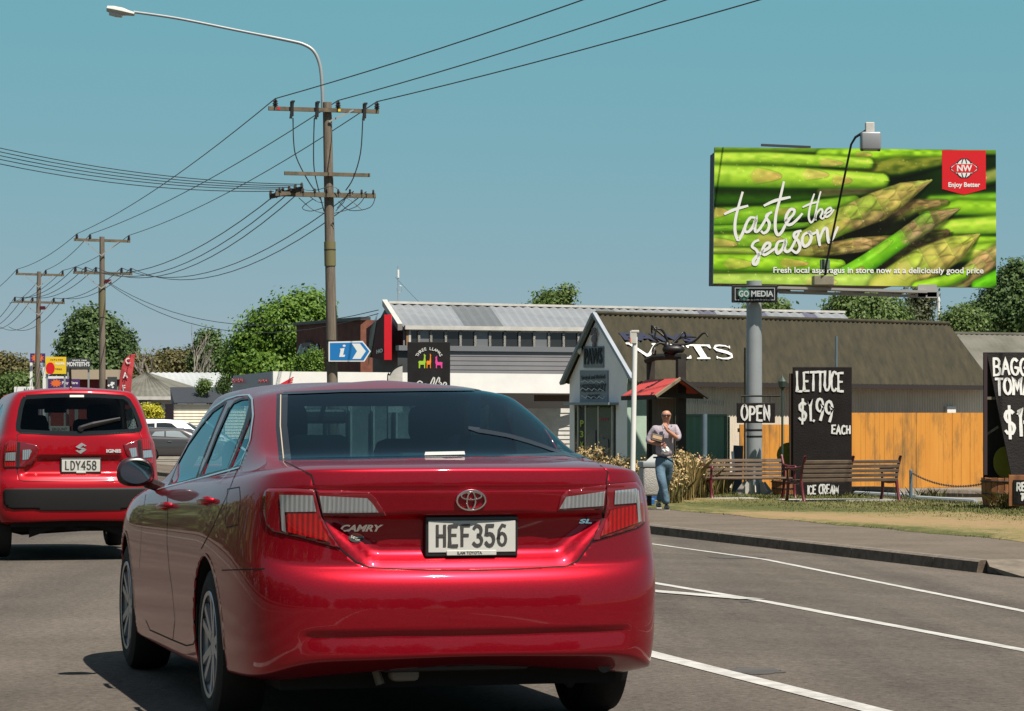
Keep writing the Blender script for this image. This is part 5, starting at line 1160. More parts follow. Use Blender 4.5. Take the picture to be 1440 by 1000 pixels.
mb = MB(); mb.beam(q3(1070, 204, .4), q3(1140, 207, .3), .06, .05); mb.build('rear_lamp', M['darkgrey'], bb_)
mb = MB(); a = q3(1095, 405, -.2); b = q3(1304, 411, -.6); mb.beam(a, b, .5, .05); mb.beam(a - UP * .09, b - UP * .09, .06, .06)
for k in range(5): p = a.lerp(b, k / 4); mb.beam(p + UP * .0, p - UP * .1, .05, .5, up=(1, 0, 0))
mb.beam(b + Vector((.0, 0, -.12)), b + Vector((.0, 0, .16)), .05, .4, up=(1, 0, 0)); mb.build('catwalk', mat('catwalk_steel', (.40, .39, .38), .5, metal=.2), bb_)
mb = MB(); mb.bbox(q3(1061, 413.5, -.35), (64 / F * Yp, .08, 24 / F * Yp), .01); idp = mb.build('owner_plate', M['black'], bb_)
def ptxt(txt, x, y, hpx, wpx, par, m, out=-.45, bold=.03):
    s = hpx / F * Yp * 1.38; o = text_obj('lettering', txt, s, m, par, None, .003, bold=bold * s); co = [v.co.x for v in o.data.vertices]; w = max(co) - min(co)
    xs = (wpx / F * Yp / w) if wpx else 1; o.data.transform(frame(q3(x, y, out), (1, 0, 0), UP) @ Matrix.Diagonal((xs, 1, 1, 1))); return o
plt = mat('pale_lettering', (.45, .50, .52), .5)
ptxt('MEDIA', 1071.5, 413.5, 8, 31, idp, plt); ptxt('GO', 1046, 413.5, 8.5, 14, idp, plt, -.46)
mb = MB(); mb.lathe([(0, 0), (8.6 / F * Yp, .001)], frame(q3(1046, 413, -.405), (1, 0, 0), UP), 24, True); mb.build('green_disc', mat('plate_green', (.03, .14, .10), .5), idp)
mb = MB(); h_ = 8.3 / F * Yp; w_ = 27.5 / F * Yp; c_ = q3(1061.5, 413.5, -.40)
for sx in (-1, 1): mb.box(c_ + Vector((sx * w_, 0, 0)), (.012, .006, 2 * h_ - .012))
for sz in (-1, 1): mb.box(c_ + Vector((0, 0, sz * h_)), (2 * w_ + .012, .006, .012))
mb.build('border', plt, idp)
# lamp bracket in front
mb = MB(); mb.tube([q3(1160, 392, -.75), q3(1161.5, 374, -.95), q3(1197, 203, -1.55), q3(1203, 193, -1.6), q3(1219, 183, -1.65)], [.03, .024, .024, .028, .03], 8); arm_ = mb.build('lamp_arm', M['black'], bb_)
mb = MB(); mb.bbox(q3(1224, 199, -1.7), (27 / F * Yp, .34, 25 / F * Yp), .04, 0, 3); lh = mb.build('floodlight', mat('floodlight_grey', (.30, .31, .33), .45, metal=.3), arm_, smooth=40)
mb = MB(); mb.bbox(q3(1223, 180, -1.65), (12 / F * Yp, .16, 15 / F * Yp), .015); mb.build('bracket', M['offwhite'], lh)
mb = MB(); mb.box(q3(1212, 210.5, -1.82), (.05, .06, .05)); mb.box(q3(1236, 211, -1.82), (.05, .06, .05)); mb.build('catch', M['black'], lh)
mb = MB(); mb.bbox(q3(1157, 395, -.6), (28 / F * Yp, .5, 14 / F * Yp), .02); mb.build('ballast_box', mat('ballast_box', (.24, .22, .16), .6, var=.2), bb_)
mb = MB(); mb.bbox(q3(1160, 372, -.8), (13 / F * Yp, .16, 14 / F * Yp), .015); mb.build('bracket', mat('mossy_steel', (.13, .20, .13), .6), bb_)
# ------------------------------------------------------------------ the printed poster: its picture is worked out here point by point
def lin(c): c = np.asarray(c, float) / 255.0; return np.where(c <= .04045, c / 12.92, ((c + .055) / 1.055) ** 2.4)
NX, NY = 520, 256
U, V = np.meshgrid(np.linspace(0, 1, NX), np.linspace(0, 1, NY))
Xc = 85 + U * 1233; Yc = 175 + 15 * U + V * 607
prng = np.random.default_rng(21)
def vnoise(x, y, seed):
    r = np.random.default_rng(seed); T = r.random((64, 64))
    xi = np.floor(x).astype(int); yi = np.floor(y).astype(int); fx = x - xi; fy = y - yi
    fx = fx * fx * (3 - 2 * fx); fy = fy * fy * (3 - 2 * fy)
    g_ = lambda a, b: T[b % 64, a % 64]
    return (g_(xi, yi) * (1 - fx) + g_(xi + 1, yi) * fx) * (1 - fy) + (g_(xi, yi + 1) * (1 - fx) + g_(xi + 1, yi + 1) * fx) * fy
img = np.zeros((NY, NX, 3)); img[:] = (8, 22, 4)
nz = vnoise(Xc / 90, Yc / 45, 1); img += (nz * 26)[..., None] * np.array([.5, 1.0, .2])
def sstep(a, b, x): t = np.clip((x - a) / (b - a), 0, 1); return t * t * (3 - 2 * t)
def spear(pts, rad, c_lit, c_dark, soft=.12, hi=.25, tip=False, bracts=(), seed=0, mott=.12, stripe=.0, scales=None):
    """pts polyline in poster coordinates, rad radius at each point; bracts (t, side, length, width, colour)"""
    global img
    P_ = np.array(pts, float); rad = np.array(rad, float); seg = np.linalg.norm(P_[1:] - P_[:-1], axis=1); cum = np.concatenate([[0], np.cumsum(seg)])
    best = np.full(Xc.shape, 1e9); S = np.zeros(Xc.shape); D = np.zeros(Xc.shape)
    for i in range(len(P_) - 1):
        d = (P_[i + 1] - P_[i]) / max(seg[i], 1e-6); rx = Xc - P_[i, 0]; ry = Yc - P_[i, 1]
        t = np.clip(rx * d[0] + ry * d[1], 0, seg[i]); ex_ = rx - t * d[0]; ey_ = ry - t * d[1]; dist = np.hypot(ex_, ey_)
        k = dist < best; best = np.where(k, dist, best); S = np.where(k, cum[i] + t, S); D = np.where(k, np.sign(rx * d[1] - ry * d[0]) * -1 * dist, D)
    r = np.interp(S, cum, rad); q = D / np.maximum(r, .5)            # q -1 at the upper edge, 1 at the lower
    m = 1 - sstep(1 - soft, 1 + soft, np.abs(q))
    sh = np.sqrt(np.clip(1 - q * q, 0, 1)); lit = np.clip(.18 + .82 * sh - .34 * q, 0, 1.15)
    n1 = vnoise(S / 26 + seed, q * 3 + 9, seed + 3) - .5; n2 = vnoise(S / 60 + seed, q * 1.2 + 5, seed + 8) - .5
    lit = np.clip(lit * (1 + mott * 2 * n1 + mott * 1.5 * n2), 0, 1.2)
    cl = np.array(c_lit, float); cd = np.array(c_dark, float); col = cd + (cl - cd) * lit[..., None]
    col += (np.exp(-((q + .35) / .22) ** 2) * hi * 70 * (.5 + n1))[..., None]
    for (t0, side, ln, wd, bc) in bracts:
        Lt = cum[-1]; s0 = t0 * Lt; u = (S - s0) / ln; w = wd * np.sqrt(np.clip(1 - np.clip(u, 0, 1), 0, 1)) * np.clip(u * 6, 0, 1)
        e = np.abs(q - side); inside = ((u > 0) & (u < 1)).astype(float) * (1 - sstep(w * .7, w + .08, e))
        edge = inside * np.exp(-((e - w) / .1) ** 2); b3 = np.array(bc, float) * (.58 + .5 * np.clip(lit, 0, 1))[..., None] * (1 + .22 * n1[..., None])
        op = .74 * inside * (.55 + .45 * np.clip(u, 0, 1)); col = col * (1 - op[..., None]) + b3 * op[..., None]
        rim = ((u > -.1) & (u < 1.02)) * np.exp(-((e - w - .05) / .06) ** 2); col *= (1 - .20 * rim * np.clip(u + .3, 0, 1))[..., None]
    if scales:                                        # overlapping pointed scales near the tip: (start, length, tint colours)
        t_s, ln, cols = scales; Lt = cum[-1]; hs_ = np.random.default_rng(seed + 50).random((40, 12)); cols = np.array(cols, float)
        on_ = sstep(t_s - .05, t_s + .05, S / Lt)
        for rr in (0, 1):
            a = (S / (ln * 1.75)) * (1 + .35 * S / Lt) + .5 * rr; u = a - np.floor(a); c = q * .95 + .5 * rr + .18 * n2; ci = np.round(c); w = np.abs(c - ci)
            lim = .62 * np.sqrt(np.clip(1 - u, 0, 1)); ins = (1 - sstep(lim * .86, lim, w)) * on_; hsh = hs_[np.floor(a).astype(int) % 40, ci.astype(int) % 12]
            tint_ = cols[np.minimum((hsh * len(cols)).astype(int), len(cols) - 1)]
            shade_ = (.50 + .62 * np.clip(lit, 0, 1)) * (.70 + .42 * u) * (1 + .5 * n1); ridge = np.exp(-(w / .12) ** 2) * .16
            cc_ = tint_ * (shade_ + ridge)[..., None]; col = col * (1 - .62 * ins[..., None]) + cc_ * .62 * ins[..., None]
            edge_ = on_ * np.exp(-((w - lim) / .07) ** 2) * (u < .96); col = col * (1 - .26 * edge_)[..., None]
    sh0 = sstep(1.75, 1.0, np.abs(q - .25)) * .5 * (1 - m)            # the print shows each spear darkening what lies behind it
    img = img * (1 - sh0[..., None]); img = img * (1 - m[..., None]) + col * m[..., None]
G1 = (176, 216, 74); G2 = (150, 200, 52); G3 = (116, 172, 42); GD = (30, 74, 8); GD2 = (22, 50, 8); PK = (214, 176, 120); PK2 = (196, 150, 104); TAN = (160, 132, 86)
spear([(40, 180), (1320, 196)], [17, 17], (110, 150, 50), GD2, .4, .1, seed=1)
spear([(560, 214), (800, 206), (1110, 212)], [30, 34, 22], G2, GD, .35, .3, seed=2, mott=.3, bracts=((.25, .1, 80, .5, PK),))
spear([(700, 275), (900, 262), (1080, 240)], [34, 40, 20], (120, 130, 50), GD2, .45, .1, seed=5, mott=.4)
spear([(40, 228), (300, 226), (760, 248)], [32, 31, 26], G1, GD, .3, .5, seed=3, bracts=((.70, .2, 110, .8, PK),))
spear([(40, 398), (480, 400), (900, 380)], [42, 40, 30], (46, 86, 14), (12, 30, 4), .5, .05, seed=7)
spear([(560, 376), (700, 372), (860, 360)], [24, 22, 14], (150, 150, 92), GD, .4, .1, seed=8)
spear([(40, 303), (380, 310), (820, 326)], [52, 52, 34], G1, GD, .22, .6, seed=4, bracts=((.26, -.1, 140, .75, PK2), (.55, -.4, 120, .6, PK), (.72, .1, 90, .7, PK2)))
spear([(1040, 420), (1320, 405)], [30, 30], G3, GD, .4, .2, seed=9)
spear([(1200, 330), (1320, 300)], [26, 30], (150, 160, 86), GD, .45, .1, seed=30, bracts=((.2, 0, 60, .8, PK2),))
spear([(1000, 470), (1160, 445), (1320, 450)], [20, 36, 36], G2, GD, .35, .3, seed=10)
spear([(1060, 540), (1320, 520)], [40, 44], G1, GD, .3, .4, seed=11)
spear([(1100, 590), (1320, 600)], [26, 30], G2, GD, .35, .3, seed=12)
spear([(1080, 660), (1320, 640)], [36, 44], G1, GD, .35, .4, seed=13, bracts=((.55, .1, 80, .6, PK),))
spear([(60, 490), (300, 478), (700, 420)], [46, 42, 30], (126, 176, 48), GD, .2, .3, seed=14, bracts=((.0, -.5, 90, .7, PK2), (.45, -.1, 100, .5, TAN)))
spear([(800, 520), (960, 440), (1100, 420)], [34, 34, 12], (120, 120, 60), GD2, .35, .05, seed=33, mott=.4, scales=(.1, 50, [(150,124,84),(120,130,60),(168,140,100)]), bracts=((.3, 0, 70, .8, TAN), (.6, .2, 60, .8, TAN)))
spear([(60, 590), (420, 594), (640, 560)], [44, 46, 36], (140, 184, 58), GD, .15, .35, seed=15, mott=.2, bracts=((.0, .35, 130, .7, PK), (.36, -.2, 120, .5, TAN)))
spear([(60, 640), (420, 646), (600, 650)], [20, 22, 12], (150, 176, 70), GD2, .2, .3, seed=60)
spear([(60, 540), (300, 534), (520, 520)], [16, 18, 12], (110, 160, 44), GD2, .2, .3, seed=61)
spear([(60, 735), (360, 738), (560, 744)], [18, 18, 10], (150, 186, 66), GD2, .2, .3, seed=62)
spear([(600, 640), (760, 560), (960, 610)], [70, 90, 80], (20, 24, 8), (10, 12, 4), .6, 0, seed=40)
spear([(480, 600), (640, 508), (800, 440), (920, 376), (1040, 322)], [46, 58, 66, 46, 3], (168, 182, 84), (52, 78, 14), .05, .35, seed=16, mott=.16, scales=(.34, 74, [(196,178,104),(178,190,96),(206,176,124),(150,176,72),(190,158,112)]),
      bracts=((.16, .2, 120, .6, (190, 170, 96)), (.30, -.2, 140, .55, (196, 176, 108)), (.44, .45, 130, .55, (170, 184, 96)), (.5, -.35, 120, .5, (188, 160, 104)), (.62, .1, 130, .6, (204, 176, 116)), (.7, .6, 110, .4, (164, 180, 92)), (.74, -.5, 110, .5, (160, 164, 80)), (.84, .2, 90, .7, (176, 158, 78))))
spear([(470, 650), (700, 612), (860, 596), (960, 560)], [26, 34, 30, 6], (160, 156, 84), (40, 56, 10), .08, .2, seed=17, mott=.3, scales=(.1, 62, [(160,132,86),(140,160,70),(176,150,106),(110,100,56)]), bracts=((.1, 0, 90, .7, TAN), (.3, .3, 90, .6, (150, 190, 70)), (.45, -.3, 90, .6, PK2), (.6, .3, 80, .6, TAN), (.75, 0, 70, .8, (120, 110, 60))))
spear([(790, 700), (960, 606), (1100, 560)], [46, 52, 20], (74, 70, 34), (22, 24, 8), .12, .05, seed=41, mott=.4, scales=(.2, 56, [(96,80,54),(84,92,44),(110,92,66)]), bracts=((.3, 0, 80, .7, (96, 80, 54)), (.55, -.3, 80, .7, (110, 96, 66))))
spear([(85, 690), (360, 694), (640, 700)], [38, 40, 26], G2, GD, .12, .4, seed=18, mott=.2, bracts=((.08, .1, 130, .8, (196, 180, 104)), (.52, -.1, 130, .7, PK2)))
spear([(600, 790), (760, 690), (900, 590), (1030, 500), (1160, 449)], [44, 42, 38, 44, 3], (126, 196, 46), (34, 84, 8), .05, .5, seed=19, mott=.14, scales=(.58, 60, [(150,120,92),(170,140,106),(120,150,64),(140,112,84),(176,150,120)]),
      bracts=((.1, .2, 100, .6, PK2), (.36, -.5, 100, .45, (150, 190, 70)), (.55, .3, 110, .6, (168, 148, 108)), (.62, -.4, 110, .6, (176, 152, 116)), (.72, .2, 100, .7, (150, 124, 96)), (.8, -.3, 90, .7, (160, 136, 104)), (.88, .1, 70, .9, (140, 116, 86))))
spear([(60, 772), (700, 776), (1010, 752)], [34, 42, 34], (176, 206, 96), (60, 100, 20), .22, .35, seed=20, bracts=((.45, 0, 140, .7, (206, 184, 120)), (.8, -.2, 120, .7, (214, 170, 120))))
spear([(830, 800), (1000, 700), (1140, 624), (1246, 562)], [66, 78, 58, 4], (188, 192, 92), (78, 104, 20), .1, .3, seed=22, mott=.12, scales=(.30, 96, [(196,190,104),(206,184,110),(176,196,84),(214,196,120)]),
      bracts=((.15, -.3, 150, .6, (196, 186, 116)), (.3, .4, 150, .5, (176, 200, 84)), (.46, -.2, 150, .6, (202, 180, 104)), (.6, .4, 110, .6, (190, 182, 84)), (.74, 0, 100, .8, (204, 186, 74))))
spear([(1120, 800), (1240, 712), (1330, 640)], [34, 46, 38], (170, 176, 96), (60, 84, 16), .2, .2, seed=23, scales=(.2, 66, [(190,170,110),(150,176,80),(196,160,116)]), bracts=((.3, 0, 90, .7, PK2), (.6, .2, 80, .7, TAN)))
spear([(980, 800), (1120, 762), (1180, 740)], [30, 26, 20], G2, GD, .25, .3, seed=24)
spear([(1240, 790), (1330, 750)], [30, 36], (104, 190, 30), GD, .3, .3, seed=25)
for _ in range(240):                                  # water drops in the picture
    x, y = prng.uniform(95, 1010), prng.choice([prng.uniform(230, 345), prng.uniform(440, 560), prng.uniform(560, 640), prng.uniform(660, 760)])
    s = prng.uniform(2.2, 4.8); d = np.hypot(Xc - x, Yc - y) / s; img += (np.clip(1 - d, 0, 1) * prng.uniform(30, 80))[..., None]
img = np.clip(img, 0, 255)
gr = img.mean(2, keepdims=True); img = np.clip(gr + (img - gr) * 1.18, 2, 250); img = 255 * (img / 255) ** .97
me = bpy.data.meshes.new('poster')
pTL, pTR, pBR, pBL = [np.array(p + nB * .002) for p in (TL, TR, BR, BL)]
co = (pTL * (1 - U[..., None]) + pTR * U[..., None]) * (1 - V[..., None]) + (pBL * (1 - U[..., None]) + pBR * U[..., None]) * V[..., None]
idx = np.arange(NX * NY).reshape(NY, NX); fq = np.stack([idx[:-1, :-1], idx[1:, :-1], idx[1:, 1:], idx[:-1, 1:]], -1).reshape(-1, 4)
me.vertices.add(NX * NY); me.vertices.foreach_set('co', co.astype(np.float32).ravel()); me.loops.add(fq.size); me.loops.foreach_set('vertex_index', fq.astype(np.int32).ravel())
me.polygons.add(len(fq)); me.polygons.foreach_set('loop_start', np.arange(0, fq.size, 4, dtype=np.int32)); me.update(calc_edges=True)
at = me.color_attributes.new('print', 'FLOAT_COLOR', 'POINT'); at.data.foreach_set('color', np.concatenate([lin(img) * .66, np.ones((NY, NX, 1))], 2).astype(np.float32).ravel())
pm = bpy.data.materials.new('poster_print'); pm.use_nodes = True; b = pm.node_tree.nodes['Principled BSDF']; b.inputs['Roughness'].default_value = .5; b.inputs['Specular IOR Level'].default_value = .15
a_ = pm.node_tree.nodes.new('ShaderNodeAttribute'); a_.attribute_name = 'print'; pm.node_tree.links.new(a_.outputs['Color'], b.inputs['Base Color']); me.materials.append(pm)
poster = link('poster', me, bb_)
def pp(x, y, out=.01):
    u = (x - 85) / 1233; v = (y - 175 - 15 * u) / 607
    return (TL.lerp(TR, u)).lerp(BL.lerp(BR, u), v) + nB * out
def brush(name, strokes, ox, oy, sc, w, out):
    mb = MB()
    for i, s in enumerate(strokes):
        q = curvepts([Vector((x, y, 0)) for x, y in s], 4)
        ribbon(mb, [(p.x, p.y) for p in q], w, lambda p: pp(ox + p[0] * sc, oy + p[1] * sc, out + .0008 * i), .05, True)
    return mb.build(name, inkw, poster)
inkw = mat('white_print', (.86, .86, .84), .5)
T1 = [[(248, 352), (228, 425), (207, 515), (205, 590), (222, 642), (242, 622), (262, 575), (275, 540), (298, 506), (332, 508)], [(143, 482), (200, 456), (278, 434)],
      [(300, 506), (272, 545), (266, 588), (288, 592), (316, 558), (334, 508), (326, 560), (332, 592), (352, 580), (378, 540), (405, 490), (424, 474)],
      [(424, 474), (400, 488), (396, 510), (414, 540), (406, 582), (382, 602), (368, 592)], [(500, 288), (480, 380), (455, 480), (450, 570), (466, 612), (490, 595), (514, 548), (556, 490)], [(385, 430), (450, 400), (536, 380)],
      [(512, 525), (556, 492), (566, 460), (542, 456), (516, 500), (521, 545), (550, 546), (588, 512), (612, 484)]]
brush('lettering', T1, 980 - 980 + (990 - 980) * 3.1304, (190 - 150) * 3.1304, 3.1304 / 4.35, 26 * .72, .010)
T2 = [[(686, 362), (664, 430), (654, 500), (668, 536), (690, 512)], [(620, 440), (665, 420), (712, 408)], [(725, 348), (704, 430), (690, 522), (702, 480), (728, 452), (738, 470), (726, 500), (740, 512), (758, 488)],
      [(750, 486), (790, 462), (786, 444), (764, 456), (750, 486), (762, 502), (786, 486), (806, 458)]]
brush('lettering', T2, (990 - 980) * 3.1304, (190 - 150) * 3.1304, 3.1304 / 4.35, 18 * .72, .012)
T3 = [[(346, 646), (322, 658), (310, 685), (336, 706), (352, 745), (338, 792), (318, 788), (326, 760), (374, 716), (414, 690), (416, 664), (392, 668), (372, 710), (386, 736), (426, 714), (456, 690)],
      [(502, 648), (470, 656), (456, 695), (466, 726), (494, 700), (516, 650), (508, 700), (526, 716), (552, 690), (598, 592)], [(604, 588), (572, 598), (566, 622), (592, 652), (602, 690), (582, 722), (556, 708)],
      [(658, 594), (626, 610), (614, 650), (630, 682), (658, 664), (670, 625), (658, 594), (676, 606), (700, 596)], [(706, 584), (714, 630), (722, 674)], [(718, 645), (744, 580), (764, 574), (770, 620), (778, 656), (802, 630), (830, 566)]]
brush('lettering', T3, (990 - 980) * 3.1304, (190 - 150) * 3.1304, 3.1304 / 4.35, 27 * .72, .014)
def ptext(txt, x, y, h, wid, m, par, out, bold):
    s = h / 1233 * (TR - TL).length * 1.38; o = text_obj('lettering', txt, s, m, par, None, .001, bold=bold * s); co = [v.co.x for v in o.data.vertices]; w = max(co) - min(co)
    exq = (pp(x + 10, y + .12 * 0) - pp(x - 10, y)).normalized(); eyq = nB.cross(exq); o.data.transform(frame(pp(x, y, out), exq, eyq) @ Matrix.Diagonal((wid / 1233 * (TR - TL).length / w, 1, 1, 1))); return o
ptext('Fresh local asparagus in store now at a deliciously good price', 805, 723, 26, 920, inkw, poster, .012, .022)
mb = MB(); mb.add([pp(x, y, .008) for x, y in ((1084, 190), (1084, 362), (1179, 388), (1274, 362), (1274, 192))], [(0, 1, 2, 3, 4)]); rb = mb.build('red_ribbon', mat('ribbon_red', (.72, .004, .012), .45), poster)
ptext('Enjoy Better', 1179, 344, 20, 138, inkw, rb, .012, .03)
blk = mat('print_black', (.012, .012, .012), .5)
def dia(s, out, m, name='emblem'):
    mb = MB(); cx, cy, a, b = 1180, 271, 67, 48
    pts = []
    for (x0, y0, x1, y1) in ((a, 0, 0, -b), (0, -b, -a, 0), (-a, 0, 0, b), (0, b, a, 0)):
        for t in (.14, .3, .5, .7, .86): pts.append((cx + s * (x0 + (x1 - x0) * t), cy + s * (y0 + (y1 - y0) * t)))
    mb.add([pp(x, y, out) for x, y in pts], [tuple(range(len(pts)))]); return mb.build(name, m, rb)
dia(1.05, .0095, blk); dia(.97, .0105, inkw)
mb = MB()
for sy in (-1, 1):
    for x in (-26, -9, 9, 26): 
        q = [(1180 + x * .45, 271 + sy * 42), (1180 + x * .9, 271 + sy * 33), (1180 + x * 1.15, 271 + sy * 23)]; ribbon(mb, q, 5, lambda p: pp(p[0], p[1], .0115))
mb.build('emblem', blk, rb)
mb = MB(); mb.add([pp(x, y, .0125) for x, y in ((1122, 271), (1142, 252), (1218, 252), (1238, 271), (1218, 290), (1142, 290))], [tuple(range(6))]); mb.build('emblem', bpy.data.materials['ribbon_red'], rb)
ptext('NW', 1180, 271.5, 27, 66, inkw, rb, .0145, .03)
# ------------------------------------------------------------------ cars
def car_paint(name, col, metal=.35, rough=.38, flake=.25):
    m = mat(name, col, rough, metal=metal, coat=.72)
    n = m.node_tree.nodes; l = m.node_tree.links; b = n['Principled BSDF']; b.inputs['Coat Roughness'].default_value = .03; b.inputs['Specular IOR Level'].default_value = .15
    tc = n.new('ShaderNodeTexCoord'); v = n.new('ShaderNodeTexNoise'); v.inputs['Scale'].default_value = 380; v.inputs['Detail'].default_value = 2
    l.new(tc.outputs['Object'], v.inputs['Vector']); rp = n.new('ShaderNodeValToRGB')
    rp.color_ramp.elements[0].position = .35; rp.color_ramp.elements[1].position = .7
    rp.color_ramp.elements[0].color = tuple(x * (1 - flake) for x in col) + (1,); rp.color_ramp.elements[1].color = tuple(min(1, x * (1 + flake)) for x in col) + (1,)
    l.new(v.outputs['Fac'], rp.inputs[0]); l.new(rp.outputs[0], b.inputs['Base Color'])
    return m
def tinted_glass(name, tint_, refl=.05, ior=1.5):
    m = bpy.data.materials.new(name); m.use_nodes = True; n = m.node_tree.nodes; l = m.node_tree.links
    n.remove(n['Principled BSDF']); out = n['Material Output']
    tr = n.new('ShaderNodeBsdfTransparent'); tr.inputs[0].default_value = tint_ + (1,)
    gl = n.new('ShaderNodeBsdfGlossy'); gl.inputs['Roughness'].default_value = .015; gl.inputs['Color'].default_value = (.55, .82, .90, 1)
    fr = n.new('ShaderNodeFresnel'); ge = n.new('ShaderNodeNewGeometry'); mr = n.new('ShaderNodeMapRange')   # a thin pane: the same mirror from both sides
    mr.inputs['To Min'].default_value = ior; mr.inputs['To Max'].default_value = 1 / ior; l.new(ge.outputs['Backfacing'], mr.inputs['Value']); l.new(mr.outputs[0], fr.inputs[0])
    ad = n.new('ShaderNodeMath'); ad.operation = 'ADD'; ad.inputs[1].default_value = refl; ad.use_clamp = True
    mx = n.new('ShaderNodeMixShader'); l.new(fr.outputs[0], ad.inputs[0]); l.new(ad.outputs[0], mx.inputs[0]); l.new(tr.outputs[0], mx.inputs[1]); l.new(gl.outputs[0], mx.inputs[2]); l.new(mx.outputs[0], out.inputs[0])
    return m
M['seam'] = mat('shut_line', (.006, .004, .005), .7)
M['tyre'] = mat('tyre_rubber', (.022, .021, .021), .8, bump=.2, bscale=60)
M['alloy'] = mat('alloy_rim', (.42, .44, .47), .35, metal=.75)
M['chrome'] = mat('chrome', (.80, .81, .83), .08, metal=1.0)
M['carblack'] = mat('black_trim', (.012, .012, .013), .45)
M['under'] = mat('underbody', (.015, .015, .016), .8)
M['lens_red'] = mat('red_lens_casing', (.17, .004, .010), .12, coat=1.0)
def ribbed(name, c1, c2, metal, sc, rough=.15):
    """moulded lens: even vertical flutes over a reflector"""
    m = mat(name, c1, rough, metal=metal, coat=1.0); n = m.node_tree.nodes; l = m.node_tree.links; b = n['Principled BSDF']
    tc = n.new('ShaderNodeTexCoord'); w = n.new('ShaderNodeTexWave'); w.bands_direction = 'X'; w.inputs['Scale'].default_value = sc; w.inputs['Distortion'].default_value = 0
    l.new(tc.outputs['Object'], w.inputs['Vector']); pass
    ad = n.new('ShaderNodeMath'); ad.operation = 'MULTIPLY'; l.new(w.outputs['Fac'], ad.inputs[0]); ad.inputs[1].default_value = .9
    rp = n.new('ShaderNodeValToRGB'); rp.color_ramp.elements[0].position = .1; rp.color_ramp.elements[1].position = .8
    rp.color_ramp.elements[0].color = tuple(c2) + (1,); rp.color_ramp.elements[1].color = tuple(c1) + (1,); l.new(ad.outputs[0], rp.inputs[0]); l.new(rp.outputs[0], b.inputs['Base Color'])
    bp = n.new('ShaderNodeBump'); bp.inputs['Strength'].default_value = .35; bp.inputs['Distance'].default_value = .004; l.new(w.outputs['Fac'], bp.inputs['Height']); l.new(bp.outputs[0], b.inputs['Normal']); return m
M['lens_bright'] = ribbed('bright_red_lens', (.30, .003, .005), (.15, .0015, .003), .0, 16)
M['lens_clear'] = ribbed('clear_lens', (.46, .50, .54), (.32, .35, .38), .7, 18)
M['plate'] = mat('number_plate', (.60, .60, .565), .45, col2=(.54, .54, .50), scale=9)
M['plate_ink'] = mat('plate_ink', (.05, .047, .047), .5)
M['seat'] = mat('seat_fabric', (.026, .026, .028), .9)

